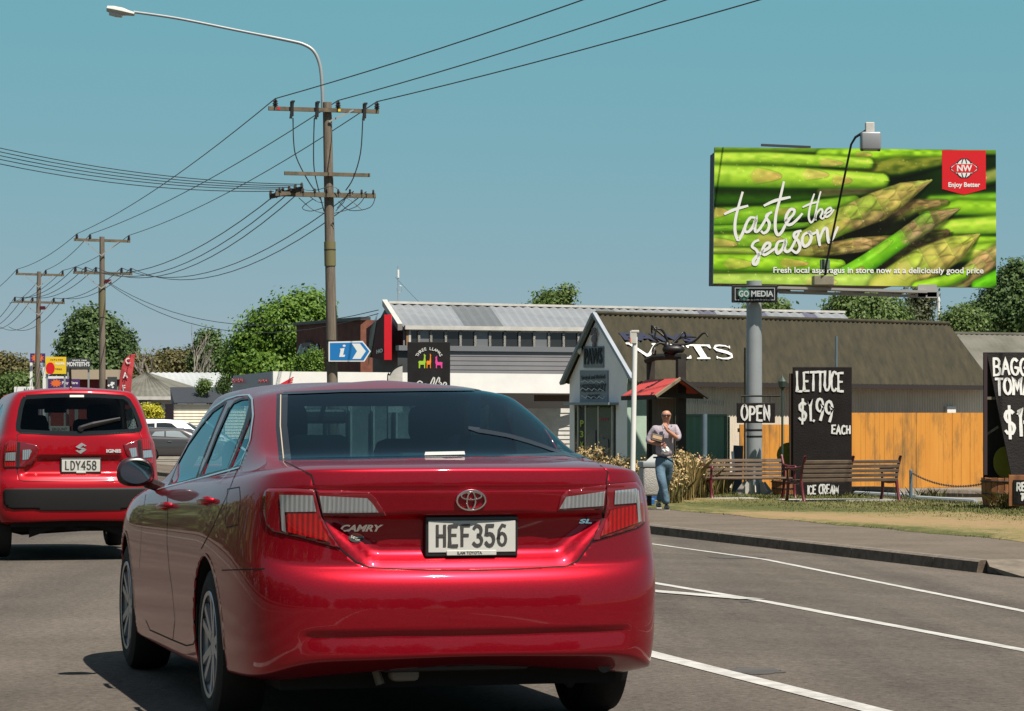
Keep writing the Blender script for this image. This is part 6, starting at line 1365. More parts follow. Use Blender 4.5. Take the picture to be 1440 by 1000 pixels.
def interp_k(d, n=20):
    ks = sorted(d); return [float(np.interp(k, ks, [d[q] for q in ks])) for k in range(n)]
class Car:
    def __init__(s, name, loc, rz, label, cat, group=None):
        s.root = empty(name, loc, rz, label, cat, group); s.Mw = Matrix.Translation(Vector(loc)) @ Matrix.Rotation(rz, 4, 'Z'); s.Mi = s.Mw.inverted()
        s.cam = s.Mi @ Vector((0, 0, CH))
    def px(s, co):
        w = s.Mw @ co; return (720 + F * w.x / w.y, HY - F * (w.z - CH) / w.y)
    def build_surface(s, rings, creases=(), level=3, deform=None):
        """rings: lists of 20 half-outline points from rear centre to front centre; the top ring is closed across"""
        nk = 20; N = 2 * nk - 2; vs = []; fs = []
        for rg in rings:
            full = list(rg) + [(-p[0], p[1], p[2]) for p in rg[-2:0:-1]]; vs += full
        for j in range(len(rings) - 1):
            for k in range(N): k2 = (k + 1) % N; fs.append((j * N + k, j * N + k2, (j + 1) * N + k2, (j + 1) * N + k))
        b = (len(rings) - 1) * N
        fs.append((b, b + 1, b + N - 1)); fs.append((b + nk - 1, b + nk, b + nk - 2))
        for k in range(1, nk - 2): fs.append((b + k, b + k + 1, b + N - k - 1, b + N - k))
        me = bpy.data.meshes.new('tmp'); me.from_pydata(vs, [], fs); me.update(calc_edges=True)
        if creases:
            at = me.attributes.new('crease_edge', 'FLOAT', 'EDGE')
            for e in me.edges:
                a, c = e.vertices; ja, jc = a // N, c // N
                for (j, k0, k1, w) in creases:
                    if ja == jc == j:
                        ka, kc = a % N, c % N; ka = min(ka, N - ka); kc = min(kc, N - kc)
                        if k0 <= ka <= k1 and k0 <= kc <= k1: at.data[e.index].value = w
        o = bpy.data.objects.new('tmp', me); COL.objects.link(o); md = o.modifiers.new('s', 'SUBSURF'); md.levels = level; md.render_levels = level
        dg = bpy.context.evaluated_depsgraph_get(); dg.update(); m2 = bpy.data.meshes.new_from_object(o.evaluated_get(dg))
        bpy.data.objects.remove(o); bpy.data.meshes.remove(me)
        if deform:
            for v in m2.vertices: v.co = deform(v.co.copy())
        bm = bmesh.new(); bm.from_mesh(m2); bmesh.ops.recalc_face_normals(bm, faces=bm.faces[:]); 
        for f in bm.faces: f.smooth = True
        bm.normal_update(); s.bm = bm; bm.verts.ensure_lookup_table(); bm.faces.ensure_lookup_table()
        s.V = [v.co.copy() for v in bm.verts]; s.Nn = [v.normal.copy() for v in bm.verts]; s.Fv = [[v.index for v in f.verts] for f in bm.faces]
        s.bvh = BVHTree.FromPolygons(s.V, s.Fv); s.reg = bm.faces.layers.int.new('region'); bpy.data.meshes.remove(m2)
    def nrm(s, co):
        p, n, i, d = s.bvh.find_nearest(co)
        fv = s.Fv[i]; w = poly_3d_calc([s.V[k] for k in fv], p); r = Vector((0, 0, 0))
        for k, ww in zip(fv, w): r += s.Nn[k] * ww
        return r.normalized()
    # projections: how a flat outline meets the skin
    def proj(s, kind, mir=False):
        sg = -1 if mir else 1
        if kind == 'cam':
            f = lambda co: s.px(Vector((sg * co.x, co.y, co.z)))
            def ray(a, b):
                d = (s.Mi.to_3x3() @ Vector((a - 720, F, -(b - HY)))).normalized(); o = s.cam; return Vector((sg * o.x, o.y, o.z)), Vector((sg * d.x, d.y, d.z))
        elif kind == 'rear':
            f = lambda co: (sg * co.x, co.z); ray = lambda a, b: (Vector((sg * a, -4, b)), Vector((0, 1, 0)))
        elif kind == 'front':
            f = lambda co: (sg * co.x, co.z); ray = lambda a, b: (Vector((sg * a, 9, b)), Vector((0, -1, 0)))
        elif kind == 'left':
            f = lambda co: (co.y, co.z); ray = lambda a, b: (Vector((-sg * 4, a, b)), Vector((sg, 0, 0)))
        return f, ray
    def on(s, kind, a, b, out=0.0, mir=False):
        o, d = s.proj(kind, mir)[1](a, b); h = s.bvh.ray_cast(o, d)
        if h[0] is None:
            # just off the silhouette: take the nearest skin point to the ray
            t = (s.V[0] - o).dot(d); h = s.bvh.find_nearest(o + d * max(2.0, (Vector((0, 1.0, .8)) - o).dot(d)))
        n = s.nrm(h[0]); return h[0] + n * out, n
    def mark(s, rid, kind, poly, mir=False, only=None):
        f2, ray = s.proj(kind, mir); xs = [p[0] for p in poly]; ys = [p[1] for p in poly]; bx = (min(xs), max(xs), min(ys), max(ys))
        def facing(f):
            o, d = ray(*f2(f.calc_center_median())); return f.normal.dot(d) < (.05 if kind in ('cam', 'left') else -.2)
        cand = []
        for f in s.bm.faces:
            if only is not None and f[s.reg] not in only: continue
            q = [f2(v.co) for v in f.verts]; qx = [p[0] for p in q]; qy = [p[1] for p in q]
            if max(qx) < bx[0] or min(qx) > bx[1] or max(qy) < bx[2] or min(qy) > bx[3]: continue
            if kind == 'left' and f.calc_center_median().x * (-1 if not mir else 1) < 0: continue
            if facing(f): cand.append(f)
        n = len(poly)
        for i in range(n):
            a = poly[i]; b = poly[(i + 1) % n]; oa, da = ray(*a); ob, db = ray(*b); 
            pa = oa + da * 3; pb = ob + db * 3; no = (pb - pa).cross(da)
            if no.length < 1e-9: continue
            no.normalize(); sub = []; rest = []
            for f in cand:
                q = [f2(v.co) for v in f.verts]; qx = [p[0] for p in q]; qy = [p[1] for p in q]
                if max(qx) < min(a[0], b[0]) or min(qx) > max(a[0], b[0]) or max(qy) < min(a[1], b[1]) or min(qy) > max(a[1], b[1]): rest.append(f)
                else: sub.append(f)
            if not sub: continue
            ge = set(sub)
            for f in sub: ge.update(f.edges); ge.update(f.verts)
            r = bmesh.ops.bisect_plane(s.bm, geom=list(ge), dist=1e-5, plane_co=pa, plane_no=no)
            cand = rest + [g_ for g_ in r['geom'] if isinstance(g_, bmesh.types.BMFace)]
        def inside(x, y):
            c = False; j = n - 1
            for i in range(n):
                xi, yi = poly[i]; xj, yj = poly[j]
                if (yi > y) != (yj > y) and x < (xj - xi) * (y - yi) / (yj - yi) + xi: c = not c
                j = i
            return c
        k = 0
        for f in cand:
            if f.is_valid and inside(*f2(f.calc_center_median())): f[s.reg] = rid; k += 1
        return k
    def emit(s, rid, name, m, parent, off=0.0):
        vm = {}; vs = []; ns = []; fs = []
        for f in s.bm.faces:
            if f[s.reg] != rid: continue
            idx = []
            for v in f.verts:
                if v.index not in vm or True:
                    key = v
                    if key not in vm:
                        n_ = s.nrm(v.co); vm[key] = len(vs); vs.append(v.co + n_ * off); ns.append(n_)
                idx.append(vm[key])
            fs.append(idx)
        me = bpy.data.meshes.new(name); me.from_pydata(vs, [], fs); me.materials.append(m)
        me.polygons.foreach_set('use_smooth', [True] * len(fs)); me.update()
        if fs: me.normals_split_custom_set_from_vertices([tuple(n_) for n_ in ns])
        return link(name, me, parent)
    def seam(s, mb, kind, pts, w=.006, out=.0012, mir=False, closed=False, step=6.0):
        q = []; P_ = list(pts) + ([pts[0]] if closed else [])
        for i in range(len(P_) - 1):
            a, b = P_[i], P_[i + 1]; L = math.hypot(b[0] - a[0], b[1] - a[1]); k = max(1, int(L / step))
            for j in range(k): q.append((a[0] + (b[0] - a[0]) * j / k, a[1] + (b[1] - a[1]) * j / k))
        q.append(P_[-1]); S = [s.on(kind, x, y, out, mir) for x, y in q]; L_ = []; R_ = []
        for i, (p, n_) in enumerate(S):
            d = S[min(i + 1, len(S) - 1)][0] - S[max(i - 1, 0)][0]
            if d.length < 1e-9: d = Vector((0, 0, 1))
            sd = d.normalized().cross(n_).normalized() * w / 2; L_.append(p + sd); R_.append(p - sd)
        n = len(S); mb.add(L_ + R_, [(i, i + 1, n + i + 1, n + i) for i in range(n - 1)])
    def patch(s, name, kind, poly, m, parent, out=.004, mir=False, step=4.0, thick=0.0):
        """a curved piece laid on the skin inside the outline"""
        bm = bmesh.new(); vs = [bm.verts.new((x, y, 0)) for x, y in poly]; f = bm.faces.new(vs)
        xs = [p[0] for p in poly]; ys = [p[1] for p in poly]
        for ax, lo, hi in ((0, min(xs), max(xs)), (1, min(ys), max(ys))):
            t = lo + step
            while t < hi:
                co = Vector((t, 0, 0)) if ax == 0 else Vector((0, t, 0)); no = Vector((1, 0, 0)) if ax == 0 else Vector((0, 1, 0))
                bmesh.ops.bisect_plane(bm, geom=bm.verts[:] + bm.edges[:] + bm.faces[:], dist=1e-5, plane_co=co, plane_no=no); t += step
        ns = []
        for v in bm.verts: p, n_ = s.on(kind, v.co.x, v.co.y, out, mir); v.co = p; ns.append(tuple(n_))
        bm.normal_update(); bm.verts.index_update()
        if sum(f.normal.dot(Vector(ns[f.verts[0].index])) * f.calc_area() for f in bm.faces) < 0: bmesh.ops.reverse_faces(bm, faces=bm.faces[:])
        me = bpy.data.meshes.new(name); bm.to_mesh(me); bm.free(); me.materials.append(m); me.polygons.foreach_set('use_smooth', [True] * len(me.polygons)); me.update()
        me.normals_split_custom_set_from_vertices(ns)
        o = link(name, me, parent)
        if thick: md = o.modifiers.new('t', 'SOLIDIFY'); md.thickness = thick; md.offset = -1
        return o
def wheel(parent, x, y, z, r, w, side, rr=.225, spokes=10, tread=True):
    """side -1: left. tyre, rim and spokes, axis across the car"""
    wroot = bpy.data.objects.new('wheel', None); COL.objects.link(wroot); wroot.parent = parent; wroot.location = (x, y, z); wroot.empty_display_size = .1
    T = Matrix.Rotation(R(90) * side, 4, 'Y'); h = w / 2
    mb = MB(); mb.lathe([(rr + .004, -h * .9), (rr + .02, -h), (r - .05, -h), (r - .012, -h * .86), (r, -h * .6), (r + .002, 0), (r, h * .6), (r - .012, h * .86), (r - .05, h), (rr + .02, h), (rr + .004, h * .9)], T, 48, True)
    mb.build('tyre', M['tyre'], wroot, smooth=40)
    mb = MB(); mb.lathe([(rr - .02, -h * .9), (rr, -h * .86), (rr - .012, 0), (rr - .012, h * .7), (rr + .008, h * .95), (rr + .004, h * 1.0), (rr - .012, h * .97)], T, 40, True)
    d = h * .80; mb.lathe([(0, d), (.035, d + .004), (.06, d - .002), (.065, d - .02), (0, d - .02)], T, 20, True)
    for k in range(spokes):
        a = 2 * math.pi * (k + (.16 if k % 2 else -.16)) / spokes; ca, sa = math.cos(a), math.sin(a)
        p0 = T @ Vector((.05 * ca, .05 * sa, d - .006)); p1 = T @ Vector(((rr - .008) * ca, (rr - .008) * sa, h * .86)); mb.beam(p0, p1, .034, .018, up=(side, 0, 0))
    mb.build('rim', M['alloy'], wroot, smooth=35)
    mb = MB(); mb.lathe([(0, 0), (.15, 0), (.15, h * .3), (.06, h * .35), (0, h * .35)], T, 24); mb.build('brake_disc', mat('brake_disc', (.12, .12, .125), .4, metal=.6) if 'brake_disc' not in bpy.data.materials else bpy.data.materials['brake_disc'], wroot)
    return wroot
def plate_text(c, txt, parent, org, w, h, letter_h):
    f = frame(org, (1, 0, 0), (0, 0, 1))
    fr_ = MB(); fr_.bbox(Vector(org) + Vector((0, .008, 0)), (w + .022, .022, h + .034), .006); fo = fr_.build('plate_frame', M['carblack'], parent)
    p = MB(); p.bbox(Vector(org) + Vector((0, -.004, 0)), (w, .006, h), .003); po = p.build('number_plate', M['plate'], parent)
    xs = .80 * w / (stroke_width(txt, .12) * letter_h)
    stroke_text('lettering', txt, letter_h, .0118 * letter_h / .078, M['plate_ink'], po, frame(Vector(org) + Vector((0, -.0074, .004)), (1, 0, 0), (0, 0, 1)), xs * 1.05, .12, 0, 0, .0008)
    return fo, po
def circle_poly(cy, cz, r, a0, a1, n): return [(cy + r * math.cos(R(a0 + (a1 - a0) * i / n)), cz + r * math.sin(R(a0 + (a1 - a0) * i / n))) for i in range(n + 1)]

# ================================================================== the big red sedan
TUN = [0, .30, .56, .76, .89, .955, .985, 1, 1, 1, 1, 1, 1, .995, .97, .90, .74, .5, .25, 0]
TV = [0, .008, .03, .085, .18, .34, .62, 1.0, 1.45, 1.95, 2.45, 2.95, 3.4, 3.85, 4.2, 4.5, 4.7, 4.79, 4.82, 4.825]
RW = [1, 1, 1, .95, .75, .45, .15] + [0] * 13; FW = [0] * 13 + [.1, .35, .65, .9, 1, 1, 1]
def ring(W, ro, fo, z, TU=TUN, T_=TV, crown=0.0, rw=RW, fw=FW):
    zz = interp_k(z); return [(TU[k] * W, T_[k] + ro * rw[k] - fo * fw[k], zz[k] + crown * (1 - TU[k] ** 2)) for k in range(20)]
GUN = [0, .34, .63, .83, .93, .975, .99, 1, 1, 1, 1, 1, 1, .985, .945, .86, .70, .47, .23, 0]
GV = [.70, .71, .735, .80, .92, 1.08, 1.25, 1.45, 1.75, 2.1, 2.45, 2.8, 3.1, 3.35, 3.5, 3.6, 3.67, 3.71, 3.73, 3.74]
QUN = [0, .35, .65, .86, .95, .98, 1, 1, 1, 1, 1, 1, 1, .985, .95, .85, .68, .45, .22, 0]
QV = [1.50, 1.505, 1.525, 1.57, 1.65, 1.76, 1.88, 2.0, 2.1, 2.22, 2.35, 2.48, 2.58, 2.66, 2.72, 2.77, 2.81, 2.83, 2.84, 2.845]
Z = [0] * 20
rings = [
 ring(.78, .16, .2, {0: .30, 4: .24, 7: .2, 19: .2}),
 ring(.885, .010, .06, {0: .345, 3: .33, 4: .275, 5: .250, 7: .235, 9: .20, 12: .20, 14: .22, 19: .22}),
 ring(.902, .003, .03, {0: .40, 4: .36, 5: .345, 7: .33, 12: .30, 19: .32}),
 ring(.908, .0, .0, {0: .48, 5: .46, 7: .45, 19: .45}),
 ring(.912, .0, .0, {0: .585, 7: .58, 19: .55}),
 ring(.913, .018, .02, {0: .660, 4: .665, 7: .70, 12: .68, 19: .62}),
 ring(.908, .058, .06, {0: .695, 3: .70, 4: .73, 5: .77, 7: .80, 12: .76, 19: .66}),
 ring(.896, .066, .1, {0: .80, 5: .86, 7: .885, 12: .83, 19: .70}),
 ring(.882, .052, .16, {0: .93, 5: .955, 7: .955, 12: .885, 15: .80, 19: .74}),
 ring(.862, .036, .25, {0: 1.02, 5: 1.015, 7: 1.0, 12: .92, 15: .84, 19: .77}),
 ring(.835, .045, .4, {0: 1.088, 3: 1.085, 5: 1.06, 7: 1.03, 12: .945, 15: .86, 19: .79}),
 ring(.79, .14, .6, {0: 1.112, 3: 1.108, 5: 1.085, 7: 1.055, 12: .965, 14: .93, 15: .90, 19: .84}),
 ring(.758, 0, 0, {0: 1.132, 4: 1.115, 6: 1.075, 8: 1.05, 12: .985, 14: .995, 19: 1.03}, GUN, GV),
]
g0 = rings[-1]; g2 = ring(.605, 0, 0, {0: 1.402, 5: 1.405, 8: 1.428, 12: 1.42, 16: 1.39, 19: 1.385}, QUN, QV, .03)
g1 = [tuple((a * .5 + b * .5) for a, b in zip(p, q)) for p, q in zip(g0, g2)]; g1 = [(x * 1.03, y, z + .012) for x, y, z in g1]
g15 = [tuple((a * .12 + b * .88) for a, b in zip(p, q)) for p, q in zip(g0, g2)]; g15 = [(x * 1.012, y, z + .006) for x, y, z in g15]
g3 = [(x * .62, 2.15 + (y - 2.15) * .66, z + .040) for x, y, z in g2]
rings += [g1, g15, g2, g3]
def sm(a, b, x): t = min(1, max(0, (x - a) / (b - a))); return t * t * (3 - 2 * t)
def deform(c):
    if c.y < .45 and abs(c.x) < .75:
        if .66 < c.z < .93:                                   # number plate recess under the boot lip
            hw = .40 + .15 * sm(.72, .91, c.z); w = sm(hw + .05, hw - .03, abs(c.x)) * sm(.905, .893, c.z) * sm(.695, .765, c.z); c.y += .050 * w
        if c.z < .47:                                          # tucked-in lower bumper
            hw = .66 + .2 * (.45 - c.z); w = sm(hw + .03, hw - .03, abs(c.x)) * sm(.452, .432, c.z); c.y += .014 * w * min(1, max(0, (c.z - .352) / .075))
    if c.y < .3 and .97 < c.z < 1.01: c.y += .006 * sm(.995, 1.005, c.z) * sm(.70, .6, abs(c.x)) - .0
    return c
cam_loc = Vector((-.15, 11.3, 0))
sedan = Car('red_sedan', cam_loc, YAW, 'shiny dark red sedan filling the foreground, seen from behind', 'car')
sedan.build_surface(rings, [(10, 0, 5, .55), (9, 0, 4, .25), (6, 0, 4, .55), (1, 0, 19, .5), (12, 0, 4, .4)], 3, deform)
paint = car_paint('red_candy_paint', (.285, .003, .0125), .72, .38)
C = sedan; rt = C.root
boot = [(400, 649), (420, 659), (438, 668), (443, 688), (453, 727), (464, 750), (478, 771), (500, 790), (520, 798), (600, 802), (660, 802.5), (720, 801), (797, 796), (812, 789), (830, 765), (848, 728), (852, 682), (855, 664), (840, 651), (824, 640.5), (700, 643), (560, 647)]
rearwin = [(397, 553), (480, 549.5), (600, 548), (700, 548), (727, 550.5), (745, 565), (785, 600), (826, 636.5), (760, 640), (600, 643), (480, 645.5), (401, 646.5), (396, 600)]
lwins = [[(238, 682), (251, 650), (265, 624), (282, 600), (300, 578), (317, 566), (306, 592), (290, 632), (276, 672)],
         [(283, 670), (292, 648), (306, 612), (322, 576), (329, 566), (340, 561), (351, 560), (353, 566), (345, 594), (330, 632), (319, 661)],
         [(323, 660), (334, 634), (348, 597), (354, 577), (355, 590), (351, 618), (338, 656)]]
def side_win(poly, car): return [(C.on('cam', *p)[0].y, C.on('cam', *p)[0].z) for p in poly]
swin = [side_win(p, C) for p in lwins]
C.mark(1, 'cam', boot)
C.mark(2, 'cam', rearwin)
for i, p in enumerate(swin):
    C.mark(10 + i, 'left', p); C.mark(20 + i, 'left', p, True)
C.mark(3, 'front', [(-.60, 1.06), (.60, 1.06), (.57, 1.2), (.50, 1.37), (-.50, 1.37), (-.57, 1.2)])
WH = ((1.075, .335), (3.85, .335))
for mir in (False, True):
    for y, z in WH: C.mark(99, 'left', circle_poly(y, z, .372, -35, 215, 22), mir)
glass = tinted_glass('rear_glass', (.13, .25, .29), .0, 1.25); glass_s = tinted_glass('side_glass', (.58, .68, .68), .08, 1.6); glass_f = tinted_glass('windscreen_glass', (.62, .72, .70), .03)
body = C.emit(0, 'body', paint, rt); bl = C.emit(1, 'boot_lid', paint, rt); C.emit(2, 'rear_window', glass, rt, -.002); C.emit(3, 'windscreen', glass_f, rt, -.002)
for i in range(3): C.emit(10 + i, 'side_window', glass_s, rt, -.003); C.emit(20 + i, 'side_window', glass_s, rt, -.003)
md = body.modifiers.new('t', 'SOLIDIFY'); md.thickness = .012; md.offset = -1; md.use_rim = True
mb = MB(); C.seam(mb, 'cam', boot[:19], .007); C.seam(mb, 'cam', [(236, 699), (234.8, 763), (238, 800), (242, 830), (246, 872), (243, 900)], .007); C.seam(mb, 'cam', [(334, 660), (322, 690), (300, 740), (283, 772)], .006); C.seam(mb, 'cam', [(205, 872), (211, 886), (240, 899), (262, 908), (272, 906), (276, 895), (277, 850)], .007)
C.seam(mb, 'cam', [(320, 688), (337, 685), (338, 700), (335, 738), (318, 742), (317, 730)], .004, closed=True)
C.seam(mb, 'cam', [(312, 802), (372, 800)], .005); C.seam(mb, 'cam', [(206, 690), (200, 730), (196, 800)], .005)
mb.build('shut_line', M['seam'], body)
mb = MB(); C.seam(mb, 'cam', rearwin, .05, .0010, closed=True); mb.build('window_seal', mat('black_frit', (.010, .012, .013), .08), rt)
mb = MB()
for p in lwins: C.seam(mb, 'cam', p, .018, .001, closed=True)
C.seam(mb, 'cam', [(276, 673), (290, 634), (307, 591), (318, 566)], .035, .0015); C.seam(mb, 'cam', [(280, 671), (292, 646), (305, 612), (322, 573)], .035, .0015); C.seam(mb, 'cam', [(321, 661), (334, 632), (347, 596), (353, 574)], .03, .0015)
mb.build('window_trim', M['carblack'], rt)
mb = MB(); C.seam(mb, 'cam', [(222, 689), (238, 684), (278, 674), (337, 658), (352, 620), (356.5, 585), (355, 562), (350, 556), (335, 557), (318, 562), (300, 574), (280, 594), (258, 628)], .010, .004); mb.build('bright_trim', mat('satin_trim', (.55, .66, .70), .25, metal=.8), rt)
mb = MB(); C.seam(mb, 'cam', [(399, 646), (394.5, 600), (395, 556)], .0045, .004); mb.build('window_edge', mat('cream_edge', (.5, .42, .32), .4), rt)
# lamps
def lamp(outer, inner, co_, cs, ci, red, par_in):
    L = C.patch('tail_lamp', 'cam', outer, M['lens_red'], rt, .006, step=5, thick=.005); Li = C.patch('boot_lamp', 'cam', inner, M['lens_red'], par_in, .006, step=5, thick=.005)
    C.patch('clear_lens', 'cam', co_, M['lens_clear'], L, .010, step=5); C.patch('clear_lens', 'cam', cs, M['lens_clear'], L, .011, step=5); C.patch('clear_lens', 'cam', ci, M['lens_clear'], Li, .010, step=5); C.patch('stop_lens', 'cam', red, M['lens_bright'], L, .010, step=5)
    mb = MB(); C.seam(mb, 'cam', outer, .006, .0025, closed=True); mb.build('gasket', M['seam'], L)
lamp([(371, 699), (374, 691), (379, 687.5), (410, 687), (442, 688.5), (452, 727), (463, 749), (478, 771), (470, 769.5), (427, 757), (385, 747.5), (376, 738), (372, 722)],
     [(444.5, 688.5), (480, 689.5), (519, 693), (528, 700), (544, 725.5), (500, 726.5), (454.5, 727)],
     [(397, 696), (441, 696.5), (445, 719), (398, 720)], [(395, 696), (400.5, 696), (403.5, 749), (398, 746)], [(450, 697), (516, 700), (524, 708), (532, 720), (454, 720.5)], [(405, 722), (446, 721.5), (452, 735), (465, 762), (430, 754), (406, 748)], bl)
lamp([(853, 681), (893, 678), (900, 686), (904, 710), (905.5, 735), (897, 741), (870, 750), (833, 761), (840, 745), (849, 729), (852.5, 708)],
     [(783, 719), (789, 697), (799, 689), (851.5, 681.5), (851, 700), (848, 716)],
     [(863, 690.5), (892, 687), (894, 707), (862, 709)], [(890.5, 687), (895, 690), (899, 733), (895, 735)], [(785.5, 715), (795, 698), (849, 691), (847, 711)], [(857, 717), (892, 709.5), (894.5, 735), (843, 754)], bl)
# plate, badge, lettering, sticker
pc, _ = C.on('cam', 661, 754); pc = Vector((pc.x, pc.y - .028, pc.z))
fo, po = plate_text(C, 'HEF356', rt, pc, .36, .128, .080)
mb = MB(); mb.bbox(pc + Vector((-.003, -.008, -.0655)), (.205, .006, .020), .002); st_ = mb.build('dealer_strip', M['plate'], fo)
text_obj('lettering', 'ILAM TOYOTA', .0155, M['plate_ink'], st_, frame(pc + Vector((-.012, -.0118, -.0655)), (1, 0, 0), (0, 0, 1)), .0005, bold=.0004)
mb = MB(); mb.bbox(pc + Vector((0, .0, .072)), (.375, .012, .012), .003); mb.build('frame_lip', mat('grey_lip', (.05, .055, .06), .4), fo)
ec, en = C.on('cam', 662, 703); ef = frame(ec + en * .006, (1, 0, 0), Vector((0, 0, 1)).cross(Vector((1, 0, 0))).cross(Vector((1, 0, 0))) * -1 if False else (Vector((0, 0, 1)) - en * en.z).normalized())
def ell(mb, rx, ry, cx=0, cy=0, r=.0045, n=28): mb.tube([ef @ Vector((cx + rx * math.cos(2 * math.pi * k / n), cy + ry * math.sin(2 * math.pi * k / n), 0)) for k in range(n + 1)], r, 6, False)
mb = MB(); ell(mb, .059, .040, r=.0058); ell(mb, .042, .0155, 0, .0185, .005); ell(mb, .0175, .036, 0, -.0015, .005); mb.build('emblem', M['chrome'], bl, smooth=60)
def badge(txt, px, py, hpx, wpx, shear, bold):
    c, n_ = C.on('cam', px, py, .005); s = hpx / 350 * 1.38; o = text_obj('badge', txt, s, M['chrome'], bl, None, .003, bold=bold * s, shear=shear); co = [v.co.x for v in o.data.vertices]; w = max(co) - min(co)
    a, _ = C.on('cam', px - 25, py); b, _ = C.on('cam', px + 25, py); ex_ = (b - a).normalized(); ey_ = n_.cross(ex_); o.data.transform(frame(c, ex_, ey_) @ Matrix.Diagonal((wpx / 338 / w, 1, 1, 1)))
badge('CAMRY', 505, 743, 9, 58, .35, .04); badge('SL', 822, 733.5, 6, 18, .2, .04)
c, n_ = C.on('cam', 500.5, 756.5, .009); a, _ = C.on('cam', 480, 756); b, _ = C.on('cam', 520, 756); ex_ = (b - a).normalized(); sf = frame(c, ex_, n_.cross(ex_))
def oval(rx, ry, a0, a1, n): return [(500.5 + rx * math.cos(R(a0 + (a1 - a0) * i / n)), 756.5 - ry * math.sin(R(a0 + (a1 - a0) * i / n))) for i in range(n + 1)]
stk = C.patch('sticker', 'cam', oval(11, 7.2, 0, 345, 22), M['carblack'], bl, .004, step=5); C.patch('orange_cap', 'cam', oval(10.5, 6.8, 22, 158, 12), mat('orange_sticker', (.75, .14, .07), .5), stk, .006, step=5)
c, n_ = C.on('cam', 500.5, 756.5, .010); sf = frame(c, ex_, n_.cross(ex_))
text_obj('lettering', 'Signature', .0155, M['plate'], stk, sf @ Matrix.Translation((0, .0, .0035)), .0003, shear=.3); text_obj('lettering', 'Class', .010, M['plate'], stk, sf @ Matrix.Translation((0, -.0115, .0035)), .0003)
# boot opening shadow strip and lip reflector pieces
# wheels, arches
for sd in (-1, 1):
    for y, z in WH: wheel(rt, sd * .79, y, .328, .328, .215, sd, .222)
mb = MB()
for mir in (False, True):
    for y, z in WH:
        pts = circle_poly(y, z, .372, -20, 200, 26); sx = 1 if mir else -1
        rim_ = [C.on('left', a, b, .0, mir)[0] for a, b in pts]; inn = [Vector((sx * .52, a, b)) for a, b in circle_poly(y, z, .40, -20, 200, 26)]
        n = len(pts); mid = [p.lerp(q, .12) for p, q in zip(rim_, inn)]
        mb = MB(); mb.add(rim_ + inn, [(i, i + 1, n + i + 1, n + i) for i in range(n - 1)]); mb.build('wheel_arch', M['under'], rt)
mb = MB()
for mir in (False, True):
    for y, z in WH: mb = MB(); C.seam(mb, 'left', circle_poly(y, z, .377, 0, 180, 30), .012, .004, mir, step=.2); mb.build('arch_lip', paint, rt)
# underside
mb = MB(); mb.box((0, 2.4, .24), (1.42, 4.0, .10)); mb.box((0, .75, .33), (1.3, .8, .16)); mb.build('underbody', M['under'], rt)
mb = MB(); mb.bbox((-.02, .30, .315), (.62, .16, .10), .02); mb.build('tow_beam', mat('dark_steel', (.035, .04, .045), .5, metal=.4), rt)
mb = MB(); mb.lathe([(0, -.27), (.07, -.26), (.10, -.2), (.10, .2), (.07, .26), (0, .27)], Matrix.Translation((.48, .52, .29)) @ Matrix.Rotation(R(90), 4, 'Y') @ Matrix.Diagonal((.8, 1.3, 1, 1)), 18); mf = mb.build('muffler', mat('muffler_steel', (.05, .05, .052), .5, metal=.5), rt, smooth=40)
mb = MB(); mb.tube([(.60, .6, .27), (.60, .35, .285), (.60, .2, .275)], .028, 10); mb.build('tailpipe', mat('tailpipe_steel', (.03, .03, .03), .5), mf, smooth=40)
mb = MB(); mb.tube([(-.36, .38, .33), (-.33, .34, .28), (-.31, .33, .21)], .018, 6); mb.bbox((-.22, .30, .27), (.12, .08, .09), .02); mb.build('bracket', mat('pale_bracket', (.22, .20, .17), .6), rt)
# door handles, mirrors
for hx in ((229, 241, 716), (287, 299, 709)):
    a, n1 = C.on('cam', hx[0], hx[2] - 2, .022); b, n2 = C.on('cam', hx[1], hx[2] - 5, .024); a0, _ = C.on('cam', hx[0], hx[2] - 2); b0, _ = C.on('cam', hx[1], hx[2] - 5)
    for sx in (1, -1):
        q = [Vector((p.x * sx, p.y, p.z)) for p in (a0, a, a.lerp(b, .5) + n1 * .004 * 1, b, b0)]
        if sx == -1: q[2].x = -(a.lerp(b, .5).x + n1.x * .004)
        mb = MB(); mb.tube(q, [.010, .013, .014, .013, .010], 8); mb.build('door_handle', paint, rt, smooth=60)
for sx in (-1, 1):
    mc = Vector((sx * .955, 3.02, 1.035))
    bm = bmesh.new(); bmesh.ops.create_icosphere(bm, subdivisions=3, radius=1)
    for v in bm.verts:
        x, y, z = v.co; y2 = y * .11 if y > 0 else y * .02
        x = math.copysign(abs(x) ** .72, x); z = math.copysign(abs(z) ** .8, z); v.co = Vector((sx * (x * .092 * (1.0 - .10 * z)), y2, z * .072)) + mc
    me = bpy.data.meshes.new('mirror'); bm.to_mesh(me); bm.free(); me.materials.append(paint if False else mat('mirror_shell', (.030, .008, .012), .3, coat=.6) if 'mirror_shell' not in bpy.data.materials else bpy.data.materials['mirror_shell']); me.polygons.foreach_set('use_smooth', [True] * len(me.polygons)); mo = link('door_mirror', me, rt)
    mb = MB(); mb.lathe([(1, 0), (1, -.006), (.0, -.006)], frame(mc + Vector((0, -.019, 0)), (1, 0, 0), (0, 0, 1)) @ Matrix.Diagonal((.078, .058, -1, 1)), 28, True); mb.build('mirror_glass', mat('mirror_glass', (.20, .235, .245), .03, metal=1.0) if 'mirror_glass' not in bpy.data.materials else bpy.data.materials['mirror_glass'], mo)
    mb = MB(); mb.tube([mc + Vector((-sx * .06, .04, -.05)), mc + Vector((-sx * .15, .08, -.085))], [.03, .025], 8); mb.build('mirror_arm', M['carblack'], mo)
